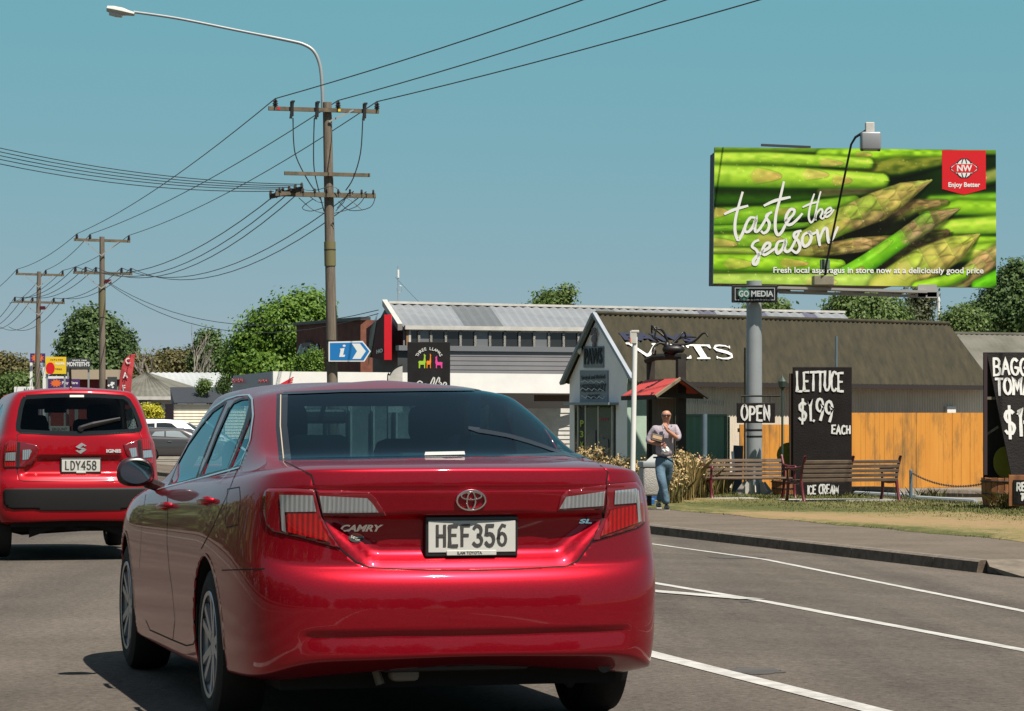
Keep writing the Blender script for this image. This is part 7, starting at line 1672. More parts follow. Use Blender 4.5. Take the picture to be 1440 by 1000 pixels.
# inside: floor, shelf, seats, headrests, wheel, mirror
mb = MB(); mb.box((0, 1.12, 1.085), (1.22, .62, .03)); mb.build('parcel_shelf', M['seat'], rt)
mb = MB(); mb.box((0, 2.3, .42), (1.4, 2.6, .04)); mb.box((-.74, 2.3, .66), (.03, 2.7, .52)); mb.box((.74, 2.3, .66), (.03, 2.7, .52)); mb.box((0, 3.55, .78), (1.4, .5, .42)); mb.build('cabin_lining', M['seat'], rt)
mb = MB(); mb.bbox((0, 1.52, .82), (1.3, .2, .62), .07, M=Matrix.Rotation(-.35, 3, 'X')); mb.bbox((0, 1.9, .52), (1.3, .6, .2), .06); mb.build('rear_seat', M['seat'], rt, smooth=50)
for x in (-.36, .36):
    mb = MB(); mb.bbox((x, 1.38, 1.155), (.27, .11, .13), .04); mb.build('headrest', M['seat'], rt, smooth=50)
for x in (-.37, .37):
    mb = MB(); mb.bbox((x, 2.42, .87), (.48, .15, .68), .06, M=Matrix.Rotation(-.3, 3, 'X')); mb.bbox((x, 2.25, 1.27), (.25, .10, .17), .04); mb.bbox((x, 2.75, .55), (.48, .5, .18), .06); mb.build('front_seat', M['seat'], rt, smooth=50)
mb = MB(); mb.bbox((0, 3.12, 1.31), (.24, .03, .075), .015); mb.tube([(0, 3.12, 1.34), (0, 3.0, 1.40)], .012, 6); mb.build('rear_view_mirror', M['carblack'], rt)
mb = MB(); mb.tube([(.37 + .18 * math.cos(t), 3.0 + .06 * math.sin(t), .93 + .17 * math.sin(t)) for t in [k * math.pi / 12 for k in range(25)]], .014, 8, False); mb.build('steering_wheel', M['carblack'], rt)
mb = MB(); mb.bbox((.02, .90, 1.13), (.24, .06, .03), .008); mb.build('brake_light', mat('grey_stop_lamp', (.16, .14, .14), .3), rt)
sc_, sn = C.on('cam', 625, 640.5, .002)
mb = MB(); a = [C.on('cam', x, y, .003)[0] for x, y in ((597, 641.2), (654, 640), (653, 635.5), (598, 636.5))]; mb.add(a, [(0, 1, 2, 3)]); stq = mb.build('window_sticker', M['plate'], rt)
# ================================================================== the small red hatchback ahead
def sc_v(L): return [v if v < .9 else v for v in L]
HV = [0, .006, .022, .06, .125, .25, .42, .60, .85, 1.15, 1.5, 1.9, 2.4, 2.9, 3.2, 3.42, 3.58, 3.66, 3.69, 3.70]
HUN = [0, .32, .60, .81, .93, .98, .995, 1, 1, 1, 1, 1, 1, .99, .965, .90, .74, .5, .25, 0]
FW2 = [0] * 10 + [.05, .15, .4, .75, .92, 1, 1, 1, 1, 1]
RW2 = [1, 1, 1, .97, .85, .65, .45, .3, .15] + [0] * 11
def hr(W, ro, fo, z, crown=0): return ring(W, ro, fo, z, HUN, HV, crown, RW2, FW2)
hrings = [hr(.70, .2, .2, {0: .36, 7: .26, 19: .24}), hr(.79, .03, .05, {0: .36, 5: .34, 7: .27, 12: .25, 19: .25}), hr(.822, .008, .01, {0: .44, 7: .36, 19: .36}),
          hr(.832, .0, .0, {0: .57, 19: .52}), hr(.834, .0, .0, {0: .69, 19: .64}), hr(.830, .022, .02, {0: .735, 7: .76, 19: .72}), hr(.822, .055, .05, {0: .77, 7: .84, 19: .78}),
          hr(.818, .062, .08, {0: .92, 7: .95, 19: .86}), hr(.806, .066, .25, {0: 1.06, 7: 1.05, 19: .93}), hr(.786, .072, .5, {0: 1.16, 7: 1.10, 19: .99}), hr(.762, .092, .85, {0: 1.21, 7: 1.13, 12: 1.07, 19: 1.03}),
          hr(.715, .155, 1.15, {0: 1.36, 12: 1.31, 19: 1.28}), hr(.655, .205, 1.4, {0: 1.505, 12: 1.47, 19: 1.45}), hr(.60, .235, 1.55, {0: 1.565, 8: 1.56, 19: 1.50}, .02), hr(.54, .31, 1.62, {0: 1.59, 8: 1.585, 19: 1.53}, .022)]
g2 = hrings[-1]; hrings.append([(x * .6, 1.1 + (y - 1.1) * .65, z + .012) for x, y, z in g2])
def hdeform(c):
    if c.y < .3 and .72 < c.z < .99:
        hw = .36 + .14 * sm(.97, .80, c.z); w = sm(hw + .05, hw - .01, abs(c.x)) * sm(.975, .960, c.z) * sm(.765, .82, c.z); c.y += .035 * w
    return c
hloc = Vector((PX(112, 26.7), 26.7, .02))
hatch = Car('red_hatchback', hloc, YAW, 'bright red small hatchback with black bumper panel ahead on the left', 'car'); H = hatch; hrt = H.root
hrings = [[(x * .955, y, z) for x, y, z in rg] for rg in hrings]
H.build_surface(hrings, [(5, 0, 5, .5), (1, 0, 19, .5), (13, 0, 5, .4), (10, 0, 5, .3)], 3, hdeform)
hpaint = car_paint('bright_red_paint', (.31, .0013, .008), .35, .34, .12)
hwin = [(36, 558.5), (70, 556.5), (103, 555.5), (140, 556.2), (174, 558.5), (181, 563), (188, 575), (194, 590), (197.5, 600), (196, 604), (189, 606), (150, 608.5), (110, 609.8), (70, 609), (30, 607), (25.5, 604), (25.5, 597), (29, 575), (32.5, 563)]
htail = [(24, 640), (24, 660), (27, 675), (34, 677), (112, 677.5), (186, 677), (192, 674), (197, 660), (199, 640), (200, 620), (196, 608), (186, 607.5), (150, 609.8), (110, 611), (70, 610.5), (30, 608.5), (24, 612)]
H.mark(1, 'cam', htail); H.mark(2, 'cam', hwin)
hs1 = [(.62, 1.19), (1.10, 1.15), (1.12, 1.42), (1.0, 1.46), (.72, 1.42)]; hs2 = [(1.17, 1.15), (2.05, 1.09), (1.95, 1.25), (1.75, 1.42), (1.50, 1.47), (1.18, 1.46)]
for i, p in enumerate((hs1, hs2)): H.mark(10 + i, 'left', p); H.mark(20 + i, 'left', p, True)
H.mark(3, 'front', [(-.62, 1.10), (.62, 1.10), (.50, 1.43), (-.50, 1.43)])
HW = ((.60, .325), (3.03, .325))
for mir in (False, True):
    for y, z in HW: H.mark(99, 'left', circle_poly(y, z, .36, -35, 215, 18), mir)
hbody = H.emit(0, 'body', hpaint, hrt); tg = H.emit(1, 'tailgate', hpaint, hrt); H.emit(2, 'rear_window', tinted_glass('dark_rear_glass', (.26, .30, .30), .0, 1.25), hrt, -.002); H.emit(3, 'windscreen', glass_f, hrt, -.002)
md = hbody.modifiers.new('t', 'SOLIDIFY'); md.thickness = .012; md.offset = -1
for i in range(2): H.emit(10 + i, 'side_window', glass_s, hrt, -.002); H.emit(20 + i, 'side_window', glass_s, hrt, -.002)
mb = MB(); H.seam(mb, 'cam', htail, .008, step=4, closed=True); mb.build('shut_line', M['seam'], hbody)
mb = MB(); H.seam(mb, 'cam', hwin, .045, .0012, closed=True, step=4); mb.build('window_seal', bpy.data.materials['black_frit'], hrt)
H.patch('bumper_panel', 'cam', [(5, 690), (8, 687.5), (60, 686.8), (112, 686.5), (170, 686), (210, 685), (215, 688), (214, 704), (206, 712), (180, 715), (170, 717), (112, 718), (60, 718), (48, 716), (20, 716.5), (10, 714), (5.5, 708)], mat('grey_black_plastic', (.010, .010, .011), .6, bump=.15, bscale=200), hrt, .008, step=4, thick=.008)
def hlamp(outer, whites, reds, div):
    L = H.patch('tail_lamp', 'cam', outer, M['lens_red'], hrt, .008, step=3, thick=.006)
    for w in whites: H.patch('clear_lens', 'cam', w, M['lens_clear'], L, .012, step=3)
    for w in reds: H.patch('stop_lens', 'cam', w, M['lens_bright'], L, .012, step=3)
    H.patch('divider', 'cam', div, M['carblack'], L, .013, step=3)
hlamp([(8, 624), (14.4, 619.5), (34, 622), (51.6, 626), (55, 631), (46, 653), (31, 657.5), (8, 658), (5.5, 655), (5.5, 640)], [[(9, 637), (22.5, 636), (22, 648), (8, 648)], [(32, 633), (43, 632), (44.5, 635), (40, 646), (31.5, 647)]], [[(13, 622), (24, 622.5), (23.5, 634), (9.5, 635)], [(8, 650), (22, 650), (21.5, 656), (7.5, 656)]], [(24.5, 621.5), (28.5, 622), (27.5, 657), (23.5, 657)])
hlamp([(173, 625.5), (197, 617.5), (208, 617.5), (212, 622), (214.5, 640), (214, 652), (200, 655), (186, 649), (177, 638)], [[(181, 631), (191, 629.5), (192.5, 641.5), (185, 643.5)], [(200, 634), (211.5, 633), (213.5, 643), (201, 644)]], [[(198.5, 619), (208, 619), (211, 631.5), (199.5, 632)], [(201.5, 646), (213, 645), (212.5, 651), (202, 653)]], [(193, 619), (197, 618), (200, 654), (196, 653)])
pc, _ = H.on('cam', 113.5, 655); pc = Vector((pc.x, pc.y - .02, pc.z)); fo, po = plate_text(H, 'LDY458', hrt, pc, .36, .115, .078)
mb = MB(); mb.bbox(pc + Vector((0, -.008, -.062)), (.09, .006, .016), .002); mb.build('label', M['plate'], fo)
ec, en = H.on('cam', 114, 630.5, .006); s = .052
mb = MB()
for pl in ([(1, .45), (.1, 1), (-1, .25), (-.45, -.05), (.42, .52), (.6, .3)], [(-1, -.45), (-.1, -1), (1, -.25), (.45, .05), (-.42, -.52), (-.6, -.3)]):
    f = frame(ec, (1, 0, 0), (0, 0, 1)); mb.prism([(x * s, y * s) for x, y in pl], ec, (1, 0, 0), (0, 0, 1), .008)
mb.prism([(-1 * s, .25 * s), (-.42 * s, -.05 * s), (1 * s, -.25 * s), (.42 * s, .05 * s)], ec + Vector((0, -.0015, 0)), (1, 0, 0), (0, 0, 1), .006); mb.build('emblem', mat('silver_emblem', (.62, .65, .68), .25, metal=.6), tg)
c, n_ = H.on('cam', 159.5, 634.5, .006); M['silver'] = mat('silver_badge', (.72, .74, .76), .35, metal=.3)
o = text_obj('badge', 'IGNIS', .042, M['silver'], tg, None, .003, bold=.002); co = [v.co.x for v in o.data.vertices]; w = max(co) - min(co); o.data.transform(frame(c, (1, 0.05, 0), (0, 0, 1)) @ Matrix.Diagonal((21 / 150 / w, 1, 1, 1)))
a, n1 = H.on('cam', 113, 603, .02); b, n2 = H.on('cam', 168, 589.5, .022); 
mb = MB(); mb.tube([a, a.lerp(b, .3) + n1 * .02, b], [.022, .022, .012], 6); mb.tube([a.lerp(b, .02) - Vector((0, 0, .015)), b - Vector((0, 0, .014))], [.012, .008], 6); mb.lathe([(.028, 0), (.028, .03), (0, .035)], frame(a - n1 * .018, (1, 0, 0), (0, 0, 1)), 12); mb.build('wiper', M['carblack'], hrt)
mb = MB(); pa = H.on('cam', 103.5, 549.5)[0] + Vector((0, .25, .0)); mb.lathe([(.04, -.02), (.028, .02), (.012, .05)], Matrix.Translation(pa), 10); mb.tube([pa + Vector((0, 0, .03)), pa + Vector((-.01, -.05, .22))], [.012, .009], 6); mb.build('antenna', M['carblack'], hrt)
mb = MB(); q = [H.on('cam', x, y, .006)[0] for x, y in ((98, 558.8), (118, 558.8), (118, 555.8), (98, 555.8))]; mb.add(q, [(0, 1, 2, 3)]); mb.build('roof_label', M['plate'], hrt)
c, n_ = H.on('cam', 84, 602, -.03); mb = MB(); mb.box(c, (.185, .004, .062), M=Matrix.Rotation(-.25, 3, 'X')); nt_ = mb.build('paper_note', M['plate'], hrt)
text_obj('lettering', 'ERGUNT', .036, M['plate_ink'], nt_, frame(c + Vector((0, -.004, 0)), (1, 0, 0), (0, .25, 1)), .0005)
for sd in (-1, 1):
    for y, z in HW: wheel(hrt, sd * .69, y, .305, .305, .185, sd, .19, 8)
mb = MB()
for mir in (False, True):
    for y, z in HW:
        pts = circle_poly(y, z, .36, -20, 200, 20); sx = 1 if mir else -1; rim_ = [H.on('left', a, b, 0, mir)[0] for a, b in pts]; inn = [Vector((sx * .45, a, b)) for a, b in circle_poly(y, z, .38, -20, 200, 20)]; n = len(pts); mb = MB(); mb.add(rim_ + inn, [(i, i + 1, n + i + 1, n + i) for i in range(n - 1)]); mb.build('wheel_arch', M['under'], hrt)
mb = MB()
for mir in (False, True):
    for y, z in HW: mb = MB(); H.seam(mb, 'left', circle_poly(y, z, .385, -5, 185, 24), .05, .006, mir, step=.3); mb.build('arch_trim', M['carblack'], hrt)
mb = MB(); mb.box((0, 1.9, .29), (1.3, 3.1, .08)); mb.box((0, .4, .36), (1.25, .5, .12)); mb.tube([(-.1, .25, .3), (.02, .22, .28), (.1, .3, .29)], .03, 6); mb.build('underbody', M['under'], hrt)
mb = MB(); mb.box((0, 1.75, .5), (1.4, 2.6, .04)); mb.box((-.72, 1.75, .8), (.02, 2.6, .6)); mb.box((.72, 1.75, .8), (.02, 2.6, .6)); mb.box((0, 2.75, .95), (1.35, .4, .3)); mb.build('cabin_lining', M['seat'], hrt)
for x in (-.36, .36):
    mb = MB(); mb.bbox((x, .75, .95), (.5, .14, .55), .05, M=Matrix.Rotation(-.2, 3, 'X')); mb.bbox((x, .68, 1.28), (.24, .1, .15), .04); mb.build('rear_seat', M['seat'], hrt, smooth=50)
    mb = MB(); mb.bbox((x, 1.65, 1.0), (.48, .14, .65), .05, M=Matrix.Rotation(-.25, 3, 'X')); mb.bbox((x, 1.55, 1.38), (.24, .1, .17), .04); mb.build('front_seat', M['seat'], hrt, smooth=50)
mb = MB(); mb.bbox((0, 2.25, 1.42), (.22, .03, .07), .01); mb.build('rear_view_mirror', M['carblack'], hrt)

# ================================================================== parked cars beyond
def parked(name, label, loc, rz, pm, L_, W_, H_, wins, group='cars parked beyond the red hatchback', gl=None):
    c = Car(name, loc, rz, label, 'car', group); kx, ky, kz = W_ / 1.668, L_ / 3.70, H_ / 1.60
    c.build_surface([[(x * kx, y * ky, z * kz) for x, y, z in rg] for rg in hrings], [(5, 0, 5, .4), (1, 0, 19, .5)], 2)
    for i, p in enumerate(wins): c.mark(10 + i, 'left', p); c.mark(20 + i, 'left', p, True)
    c.mark(2, 'rear', [(-.58 * kx, 1.24 * kz), (.58 * kx, 1.24 * kz), (.5 * kx, 1.50 * kz), (-.5 * kx, 1.50 * kz)]); c.mark(3, 'front', [(-.6 * kx, 1.12 * kz), (.6 * kx, 1.12 * kz), (.48 * kx, 1.42 * kz), (-.48 * kx, 1.42 * kz)])
    r = .31 * kz; wy = (.60 * ky, 3.03 * ky)
    for mir in (False, True):
        for y in wy: c.mark(99, 'left', circle_poly(y, r, r * 1.14, -35, 215, 14), mir)
    c.emit(0, 'body', pm, c.root); g_ = gl or M['window']
    for i in range(len(wins)): c.emit(10 + i, 'side_window', g_, c.root, -.002); c.emit(20 + i, 'side_window', g_, c.root, -.002)
    c.emit(2, 'rear_window', g_, c.root, -.002); c.emit(3, 'windscreen', g_, c.root, -.002)
    for sd in (-1, 1):
        for y in wy: wheel(c.root, sd * (W_ / 2 - .12), y, r, r, .2, sd, r * .64, 7)
    mb = MB(); mb.box((0, L_ / 2, .35), (W_ * .8, L_ * .9, .3)); mb.build('underbody', M['under'], c.root)
    for sd in (-1, 1):
        c.patch('tail_lamp', 'rear', [(sd * x * kx, z * kz) for x, z in ((.50, .90), (.70, .90), (.74, 1.08), (.52, 1.08))], M['lens_bright'], c.root, .006, step=.1); c.patch('headlamp', 'front', [(sd * x * kx, z * kz) for x, z in ((.45, .70), (.68, .72), (.66, .84), (.45, .80))], M['lens_clear'], c.root, .006, step=.1)
        mb = MB(); mb.bbox((sd * (W_ / 2 + .06), L_ * .62, 1.0 * kz), (.2, .1, .13), .03); mb.build('door_mirror', M['carblack'], c.root)
        for yy in (.36, .56): mb = MB(); p = c.on('left', L_ * yy, .93 * kz, .02, sd > 0)[0]; mb.bbox(p, (.03, .16, .03), .008); mb.build('door_handle', M['chrome'], c.root)
    return c
gp = car_paint('dark_grey_paint', (.060, .058, .062), .4, .35); wp_ = car_paint('white_car_paint', (.72, .73, .74), 0, .4, .03)
y1 = 124.0
cw = [[(.62, 1.20), (1.12, 1.17), (1.12, 1.42), (.76, 1.40)], [(1.18, 1.17), (2.05, 1.10), (1.72, 1.41), (1.5, 1.44), (1.18, 1.43)]]
sx_ = 4.1 / 3.7
g1c = parked('parked_car', 'dark grey parked hatchback, nearest car right of the red hatchback', (PX(192, y1), y1, -.18), R(-86), gp, 4.1, 1.72, 1.46, [[(a * sx_, b * .9125) for a, b in p] for p in cw], gl=mat('sky_reflecting_glass', (.28, .33, .36), .05, spec=.8))
y1 = 131.0; sx_ = 4.7 / 3.7
w1c = parked('parked_car', 'white parked wagon with dark windows behind the dark grey hatchback', (PX(176, y1), y1, -.05), R(-88), wp_, 4.7, 1.80, 1.72, [[(a * sx_, b * 1.075) for a, b in p] for p in cw])
# ------------------------------------------------------------------ trees and plants
def leaf_mat(name, c1, c2):
    m = blade_mat(name, tuple(x * 1.4 for x in c1), tuple(x * 1.4 for x in c2), .55); n = m.node_tree.nodes; l = m.node_tree.links; b = n['Principled BSDF']; out = n['Material Output']
    tr = n.new('ShaderNodeBsdfTranslucent'); mx = n.new('ShaderNodeMixShader'); mx.inputs[0].default_value = .28
    l.new(b.inputs['Base Color'].links[0].from_socket, tr.inputs['Color']); l.new(b.outputs[0], mx.inputs[1]); l.new(tr.outputs[0], mx.inputs[2]); l.new(mx.outputs[0], out.inputs[0]); return m
LM = {'bright': leaf_mat('bright_leaves', (.045, .105, .012), (.13, .22, .028)), 'mid': leaf_mat('mid_leaves', (.05, .09, .022), (.12, .175, .045)), 'dark': leaf_mat('dark_leaves', (.035, .068, .02), (.08, .13, .038)),
      'olive': leaf_mat('olive_leaves', (.05, .055, .018), (.13, .11, .04)), 'yellow': leaf_mat('yellow_leaves', (.26, .26, .015), (.46, .42, .03)), 'grey': leaf_mat('grey_green_leaves', (.06, .075, .035), (.12, .13, .07))}
M['bark'] = mat('bark', (.12, .095, .07), .9, col2=(.06, .05, .04), scale=3)
def crown_points(blobs, n, clump, rng, hollow=.62):
    """clumps of leaves through the outer volume of each lump: (centre, radii)"""
    vol = np.array([b[1][0] * b[1][2] for b in blobs]); vol = vol / vol.sum(); C_, Nn = [], []
    for (c, r), f in zip(blobs, vol):
        c = np.array(c); r = np.array(r); k = max(6, int(n * f / 22)); d = rng.normal(size=(k, 3)); d /= np.linalg.norm(d, axis=1)[:, None]
        rad = hollow + (1.02 - hollow) * rng.random(k) ** .6; cc = c + d * r * rad[:, None]
        cc[: k // 7] = c + d[: k // 7] * r * rng.uniform(1.0, 1.22, (k // 7, 1))
        for i in range(k):
            q = np.clip(rng.normal(size=(22, 3)), -1.5, 1.5) * clump * rng.uniform(.6, 1.25); C_.append(cc[i] + q); nn = d[i] * 1.2 + rng.normal(size=(22, 3)) * .5 + np.array([0, 0, .45]); Nn.append(nn)
    C_ = np.concatenate(C_); Nn = np.concatenate(Nn); Nn /= np.linalg.norm(Nn, axis=1)[:, None]; return C_, Nn
def tree(name, label, Y, blobs, n, leaf, m, seed, base_px=None, group=None, cat='tree', clump=None, trunk_r=.2, base_y=None, limbs=True, dep=1.0):
    n = int(n * 2.6); leaf *= .55; rng = np.random.default_rng(seed); rnd = random.Random(seed); bx = base_px if base_px is not None else blobs[0][0]
    r = empty(name, (PX(bx, Y), Y, -.2), 0, label, cat, group); o = r.location; k = Y / F
    B = [(P(x, y, Y + (dy if len(b_) > 4 else 0)) - o, (rx * k, rx * k * dep, ry * k)) for b_ in blobs for (x, y, rx, ry, *dd_) in [b_] for dy in [dd_[0] if dd_ else 0]]
    C_, Nn = crown_points(B, n, clump or leaf * 2.3, rng)
    leaf_mesh('crown', C_, leaf * rng.uniform(.6, 1.3, len(C_)), Nn, LM[m], r, rng=rng)
    mb = MB(); top = max(b[0][2] for b in B); lo = min(b[0][2] - b[1][2] * .3 for b in B); fork = Vector((rnd.uniform(-.1, .1), 0, max(.5, lo)))
    mb.tube([(0, 0, 0), fork * .5, fork], [trunk_r, trunk_r * .8, trunk_r * .7], 8)
    if limbs:
        for c, rr in B:
            e = Vector(c) + Vector((0, 0, rr[2] * .45)); mid = fork.lerp(e, .5) + Vector((rnd.uniform(-.2, .2), rnd.uniform(-.2, .2), .1)); mb.tube([fork, mid, e], [trunk_r * .5, trunk_r * .32, trunk_r * .08], 6)
            for q in range(3):
                d = Vector((rnd.uniform(-1, 1), rnd.uniform(-1, 1), rnd.uniform(.1, 1))).normalized(); mb.tube([mid, mid + Vector((d.x * rr[0], d.y * rr[1], d.z * rr[2])) * .75], [trunk_r * .2, trunk_r * .05], 5)
    mb.build('trunk', M['bark'], r, smooth=60); return r
TG = 'trees behind the buildings'
tree('broadleaf_tree', 'bright green leafy tree between the lamp pole and the house roofs', 116, [(405, 470, 52, 48), (430, 440, 34, 28), (362, 490, 36, 34), (440, 490, 40, 45), (345, 512, 26, 24), (390, 520, 60, 30)], 15000, .20, 'bright', 31, 400, TG, trunk_r=.3)
tree('conifer_tree', 'dense dark green tree behind the middle timber pole', 195, [(130, 500, 36, 34), (122, 470, 24, 24), (140, 476, 28, 26), (126, 450, 16, 14), (104, 495, 18, 20), (155, 500, 22, 26), (128, 520, 42, 22)], 14000, .34, 'dark', 32, 128, TG, trunk_r=.4)
tree('conifer_tree', 'very dark pointed tree just right of the middle timber pole', 205, [(176, 512, 14, 26), (178, 486, 7, 16), (186, 520, 12, 20)], 4200, .30, 'dark', 33, 178, TG)
tree('shrub_tree', 'brown tinged bushy tree behind the feather flag', 200, [(203, 522, 16, 16), (190, 530, 14, 14), (218, 528, 14, 12)], 3600, .30, 'olive', 34, 203, TG)
tree('shrub_tree', 'wide olive bush behind the hipped roof', 210, [(238, 514, 22, 14), (262, 514, 20, 15), (222, 522, 16, 12), (282, 524, 20, 12)], 6500, .32, 'olive', 35, 245, TG)
tree('broadleaf_tree', 'rounded dark grey green tree left of the bright green tree', 205, [(297, 500, 20, 22), (294, 482, 12, 12), (304, 518, 20, 18), (286, 514, 14, 16)], 5600, .30, 'dark', 36, 297, TG)
tree('shrub_tree', 'olive bush at the far left edge under the wires', 190, [(12, 524, 26, 18), (34, 530, 18, 16), (-12, 522, 22, 20)], 6000, .30, 'olive', 37, 12, TG)
tree('shrub_tree', 'green bush behind the white sign at the far left', 185, [(30, 543, 24, 12), (5, 548, 22, 12)], 3600, .26, 'mid', 38, 28, TG)
tree('broadleaf_tree', 'sparse distant tree showing over the workshop ridge', 150, [(781, 421, 22, 7), (797, 414, 10, 7), (765, 424, 12, 5), (770, 440, 30, 14)], 2600, .20, 'mid', 39, 785, TG)
tree('broadleaf_tree', 'small tree top just right of the billboard column', 130, [(1082, 436, 26, 9), (1072, 448, 34, 14)], 2600, .20, 'mid', 40, 1080, TG)
tree('broadleaf_tree', 'rounded green tree below the middle of the billboard', 120, [(1215, 440, 46, 28), (1188, 446, 28, 24), (1240, 448, 36, 24), (1210, 424, 26, 14), (1215, 462, 60, 20)], 10000, .19, 'mid', 41, 1215, TG)
tree('poplar_tree', 'thin grey poplar below the right end of the billboard', 125, [(1284, 428, 5, 22), (1294, 424, 5, 26), (1304, 426, 5, 24), (1310, 412, 3, 14), (1290, 446, 14, 14)], 1700, .16, 'grey', 42, 1293, TG, clump=.2)
tree('broadleaf_tree', 'tall dark tree at the right edge behind the lean shed', 105, [(1420, 430, 34, 44), (1440, 400, 24, 30), (1395, 446, 30, 28), (1450, 440, 40, 50), (1370, 452, 24, 18), (1425, 390, 12, 16)], 15000, .17, 'dark', 43, 1425, TG)
tree('broadleaf_tree', 'lower lighter green tree left of the tall dark tree', 102, [(1352, 456, 22, 18), (1338, 462, 14, 12), (1366, 460, 18, 16)], 4600, .15, 'mid', 44, 1352, TG)
def bare_tree(label, px, Y, ytop, seed, spread):
    r = empty('bare_tree', (PX(px, Y), Y, -.2), 0, label, 'tree', TG); rnd = random.Random(seed); mb = MB(); H_ = PZ(ytop, Y) + .2
    def br(p, d, L, rad, dep):
        q = p + d * L; mb.tube([p, p.lerp(q, .5) + Vector((rnd.uniform(-.1, .1), 0, 0)) * L, q], [rad, rad * .8, rad * .5], 5)
        if dep:
            for _ in range(3): dd_ = (d + Vector((rnd.uniform(-1, 1), rnd.uniform(-1, 1), rnd.uniform(-.1, .7))) * spread).normalized(); br(p.lerp(q, rnd.uniform(.5, 1)), dd_, L * rnd.uniform(.5, .75), rad * .55, dep - 1)
    br(Vector((0, 0, 0)), Vector((0, 0, 1)), H_ * .55, .13, 4); mb.build('trunk', mat('pale_bark_%d' % seed, (.30, .27, .24), .9), r); return r
bare_tree('pale leafless tree behind the feather flag', 206, 190, 492, 3, .55); bare_tree('pale leafless tree over the grey house roofs', 265, 188, 495, 5, .5)
mb = MB(); a = P(1320, 460, 110); mb.tube([Vector((a.x, a.y, -.2)), P(1320, 424, 110)], .05, 8); mb.lathe([(.05, 0), (.07, .05), (.03, .2), (.005, .35)], Matrix.Translation(P(1320, 425, 110)), 8)
tag(mb.build('white_mast', M['white'], smooth=40), 'thin white mast rising behind the olive clinic roof', 'mast')
SG = 'shrubs in front of the brick building'
tree('columnar_shrub', 'left of the two upright green shrubs before the brick building', 102, [(427, 512, 8, 13), (426, 528, 9, 14)], 1700, .10, 'bright', 51, 427, SG, 'shrub', trunk_r=.05, limbs=False)
tree('columnar_shrub', 'right of the two upright green shrubs before the brick building', 101, [(441, 508, 9, 14), (442, 526, 10, 14)], 1700, .10, 'bright', 52, 441, SG, 'shrub', trunk_r=.05, limbs=False)
tree('garden_bush', 'low yellow green bush behind the parked cars', 141, [(209, 580, 14, 8), (217, 582, 10, 6), (201, 582, 9, 6)], 2000, .12, 'yellow', 53, 209, None, 'bush', trunk_r=.05, limbs=False)
tree('garden_bush', 'spiky green garden bush before the pale grey roof', 152, [(288, 541, 6, 4), (286, 546, 7, 4)], 700, .13, 'mid', 54, 290, None, 'bush', trunk_r=.05)
tree('garden_bush', 'dark twiggy bush beside the shaded fascia lettering', 148, [(317, 538, 6, 7), (312, 544, 7, 5)], 800, .12, 'dark', 55, 316, None, 'bush', trunk_r=.05)
# clumps of tall dry grass behind the path
M['tall_dry'] = blade_mat('tall_dry_blades', (.26, .18, .06), (.46, .35, .15)); M['tall_green'] = blade_mat('tall_green_blades', (.10, .12, .03), (.26, .24, .08)); M['seed'] = blade_mat('seed_heads', (.40, .28, .11), (.60, .46, .24))
GG = 'clumps of tall dry grass behind the footpath'
for i, (px, yt, w, Y, gr, lab) in enumerate(((830, 634, 34, 60, .1, 'tall straw coloured grass clump at the clinic door'), (858, 652, 30, 59, .1, 'tall straw grass clump between clinic door and white pole'), (882, 648, 26, 58.5, .15, 'straw grass clump right behind the white pole'), (906, 655, 22, 56, .2, 'straw grass clump behind the litter bin'),
      (959, 640, 18, 55.4, .2, 'golden grass clump right of the walking man'), (945, 664, 16, 53.2, .5, 'greenish grass clump at the heels of the walking man'), (975, 646, 26, 57.5, .3, 'golden grass clump beside the blue grey post'), (1003, 652, 20, 61, .2, 'golden grass clump behind the left bench end'))):
    rng = np.random.default_rng(70 + i); k = Y / F; n = 1000; base = np.stack([PX(px, Y) + rng.normal(size=n) * w * k * .34, Y + rng.normal(size=n) * .25, np.full(n, -.2)], 1); H_ = PZ(yt, Y) + .2
    g1_ = rng.random(n) < gr; h = H_ * rng.uniform(.45, 1.0, n)
    o = blades('tall_grass', base[~g1_], h[~g1_], rng.uniform(.0022, .005, (~g1_).sum()), M['tall_dry'], rng=rng, lean=.25); tag(o, lab, 'grass clump', GG)
    blades('green_blades', base[g1_], h[g1_] * .75, rng.uniform(.003, .006, g1_.sum()), M['tall_green'], o, rng=rng, lean=.22)
    m_ = 150; c = np.stack([PX(px, Y) + rng.normal(size=m_) * w * k * .46, Y + rng.normal(size=m_) * .3, -.2 + H_ * rng.uniform(.55, 1.08, m_)], 1); nn = rng.normal(size=(m_, 3)); nn /= np.linalg.norm(nn, axis=1)[:, None]
    leaf_mesh('seed_heads', np.repeat(c, 5, 0) + rng.normal(size=(m_ * 5, 3)) * np.array([.03, .03, .045]), rng.uniform(.02, .045, m_ * 5), np.repeat(nn, 5, 0), M['seed'], o, rng=rng)
rng = np.random.default_rng(90); n = 90; b = np.stack([PX(1296, 58) + rng.normal(size=n) * .28, 58 + rng.normal(size=n) * .2, np.full(n, -.2)], 1)
tag(blades('weed_tuft', b, rng.uniform(.06, .28, n), rng.uniform(.003, .006, n), M['blade_green'], rng=rng, lean=.5), 'green weed tuft beside the chain bollard', 'plant')
rng = np.random.default_rng(91); n = 70; b = np.stack([PX(1193, 59) + rng.normal(size=n) * .22, 59 + rng.normal(size=n) * .2, np.full(n, -.2)], 1)
tag(blades('weed_tuft', b, rng.uniform(.05, .16, n), rng.uniform(.004, .008, n), M['blade_green'], rng=rng, lean=.6), 'green weed tuft at the foot of the lettuce board', 'plant')
